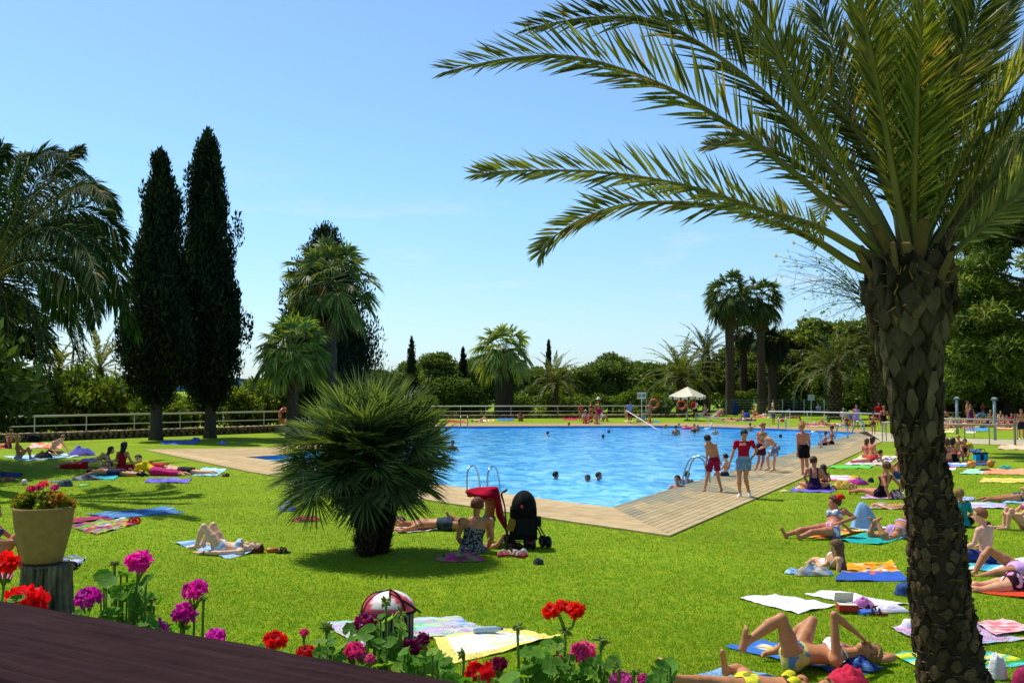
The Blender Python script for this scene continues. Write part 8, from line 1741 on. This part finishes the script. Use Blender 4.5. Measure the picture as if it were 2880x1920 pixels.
add('child stretching both arms out wide on the shaded lawn', 'wade', 2764, 1174, .8, 180, skin='tan', hair=('short', '#5a3420'), wear=[('red_swimsuit', 'swimsuit', '#b03a48')])
add('tanned person seated with a bare back next to the big trunk', 'cross', 2660, 1176, 1.05, 10, sex='m', skin='red', hair=('short', '#181210'), wear=[('trunks', 'trunks', '#2a2a3a')])
add('bather in pink sitting at the end of the picnic crowd', 'cross', 2845, 1196, 1.05, 200, skin='tan', hair=('short', '#2a1a14'), wear=[('pink_top', 'tshirt', '#b81a58')])
add('long-haired bather in maroon sitting by the second shower post', 'knees', 2814, 1186, 1.05, 200, skin='light', hair=('long', '#241410'), wear=[('maroon_swimsuit', 'swimsuit', '#5a1428')])
add('bather seated with a fair cap in the picnic crowd', 'knees', 2786, 1182, 1.0, 190, skin='tan', hair=('short', '#b0a090'), wear=[('dark_top', 'tank', '#2a2a30')])
add('bather leaning back on the turquoise mat', 'lean', 2762, 1202, 1.05, 70, skin='tan', hair=('short', '#3a2418'), wear=BK('#3a5a6a', '#3a5a6a'))
add('sunbather lying behind the sandy towel next to the trunk', 'prone', 2672, 1205, 1.0, 84, skin='red', hair=('short', '#2a1810'), wear=BK('#6a3a3a', '#6a3a3a'))
add('sunbather with a violet wrap in the picnic crowd', 'cross', 2778, 1197, .95, 180, skin='tan', hair=('short', '#2a1a12'), wear=[('violet_wrap', 'dress', '#7a2a8a')])
add('sunbather in blue lying farthest beside the trunk', 'back', 2668, 1193, 1.0, 86, skin='tan', hair=('short', '#241610'), wear=[('blue_swimsuit', 'swimsuit', '#2a3ab0')])
add('bather reclining close behind the first shower post', 'recline', 2702, 1198, 1.0, -80, skin='tan', hair=('short', '#3a2014'), wear=BK('#8a4a3a', '#8a4a3a'))
add('bather sitting hunched between the two shower posts', 'knees', 2744, 1198, 1.0, 200, skin='tan', hair=('short', '#3a2418'), wear=BK('#4a3a3a', '#4a3a3a'))
add('pair-less bather in dark shorts standing by the gate', 'stand', 2874, 1237, .96, 200, sex='m', skin='red', hair=('short', '#5a3a24'), wear=[('dark_shorts', 'shorts', '#24203a'), ('white_trainers', 'socks', '#d8d8d8', 'plain', .014)])
add('sunbather lying in the shade below the lamp post', 'prone', 2228, 1176, 1.0, 85, skin='red', hair=('short', '#241810'), wear=BK('#a84a3a', '#a84a3a'))
add('sunbather in blue lying beyond the handrail end', 'prone', 2192, 1176, 1.0, 80, skin='red', hair=('short', '#2a1a14'), wear=[('blue_top', 'tshirt', '#3a4a90')])
add('dim figure in a pale blue shirt sitting by the fence', 'bench', 2302, 1170, 1.0, 190, sex='m', skin='tan', hair=('short', '#2a201a'), wear=[('pale_shirt', 'tshirt', '#8a98c0'), ('trousers', 'trousers', '#3a4050')], D=102)

# the rest of the crowd on the picnic lawn, a few pixels each
rc_ = random.Random(12)
for i in range(18):
    u_, v_ = rc_.uniform(2640, 2890), rc_.uniform(1180, 1206); ps_ = rc_.choice(('prone', 'back', 'knees', 'cross', 'elbows')); cl = rc_.choice(('#8a2030', '#24408a', '#2a2a30', '#c8a040', '#a03070', '#3a7a6a'))
    add('distant sunbather lost in the crowd on the picnic lawn', ps_, u_, v_, rc_.uniform(.9, 1.08), rc_.uniform(60, 220), skin=rc_.choice(('tan', 'red', 'light')), hair=('short', rc_.choice(('#241610', '#5a3a20', '#8a6a40'))), wear=BK(cl, cl), group='distant crowd on the picnic lawn', res=.04)
    if i % 2 == 0: towel('small towel in the distant crowd on the picnic lawn', (u_ - 22, v_ - 3, u_ + 22, v_ + 4, .12), [rc_.choice(('#c85a4a', '#4a8ac0', '#d8d0c0', '#e0c060', '#8a6ab0')), '#d8d4cc'], 'tie', group='towels of the distant crowd')
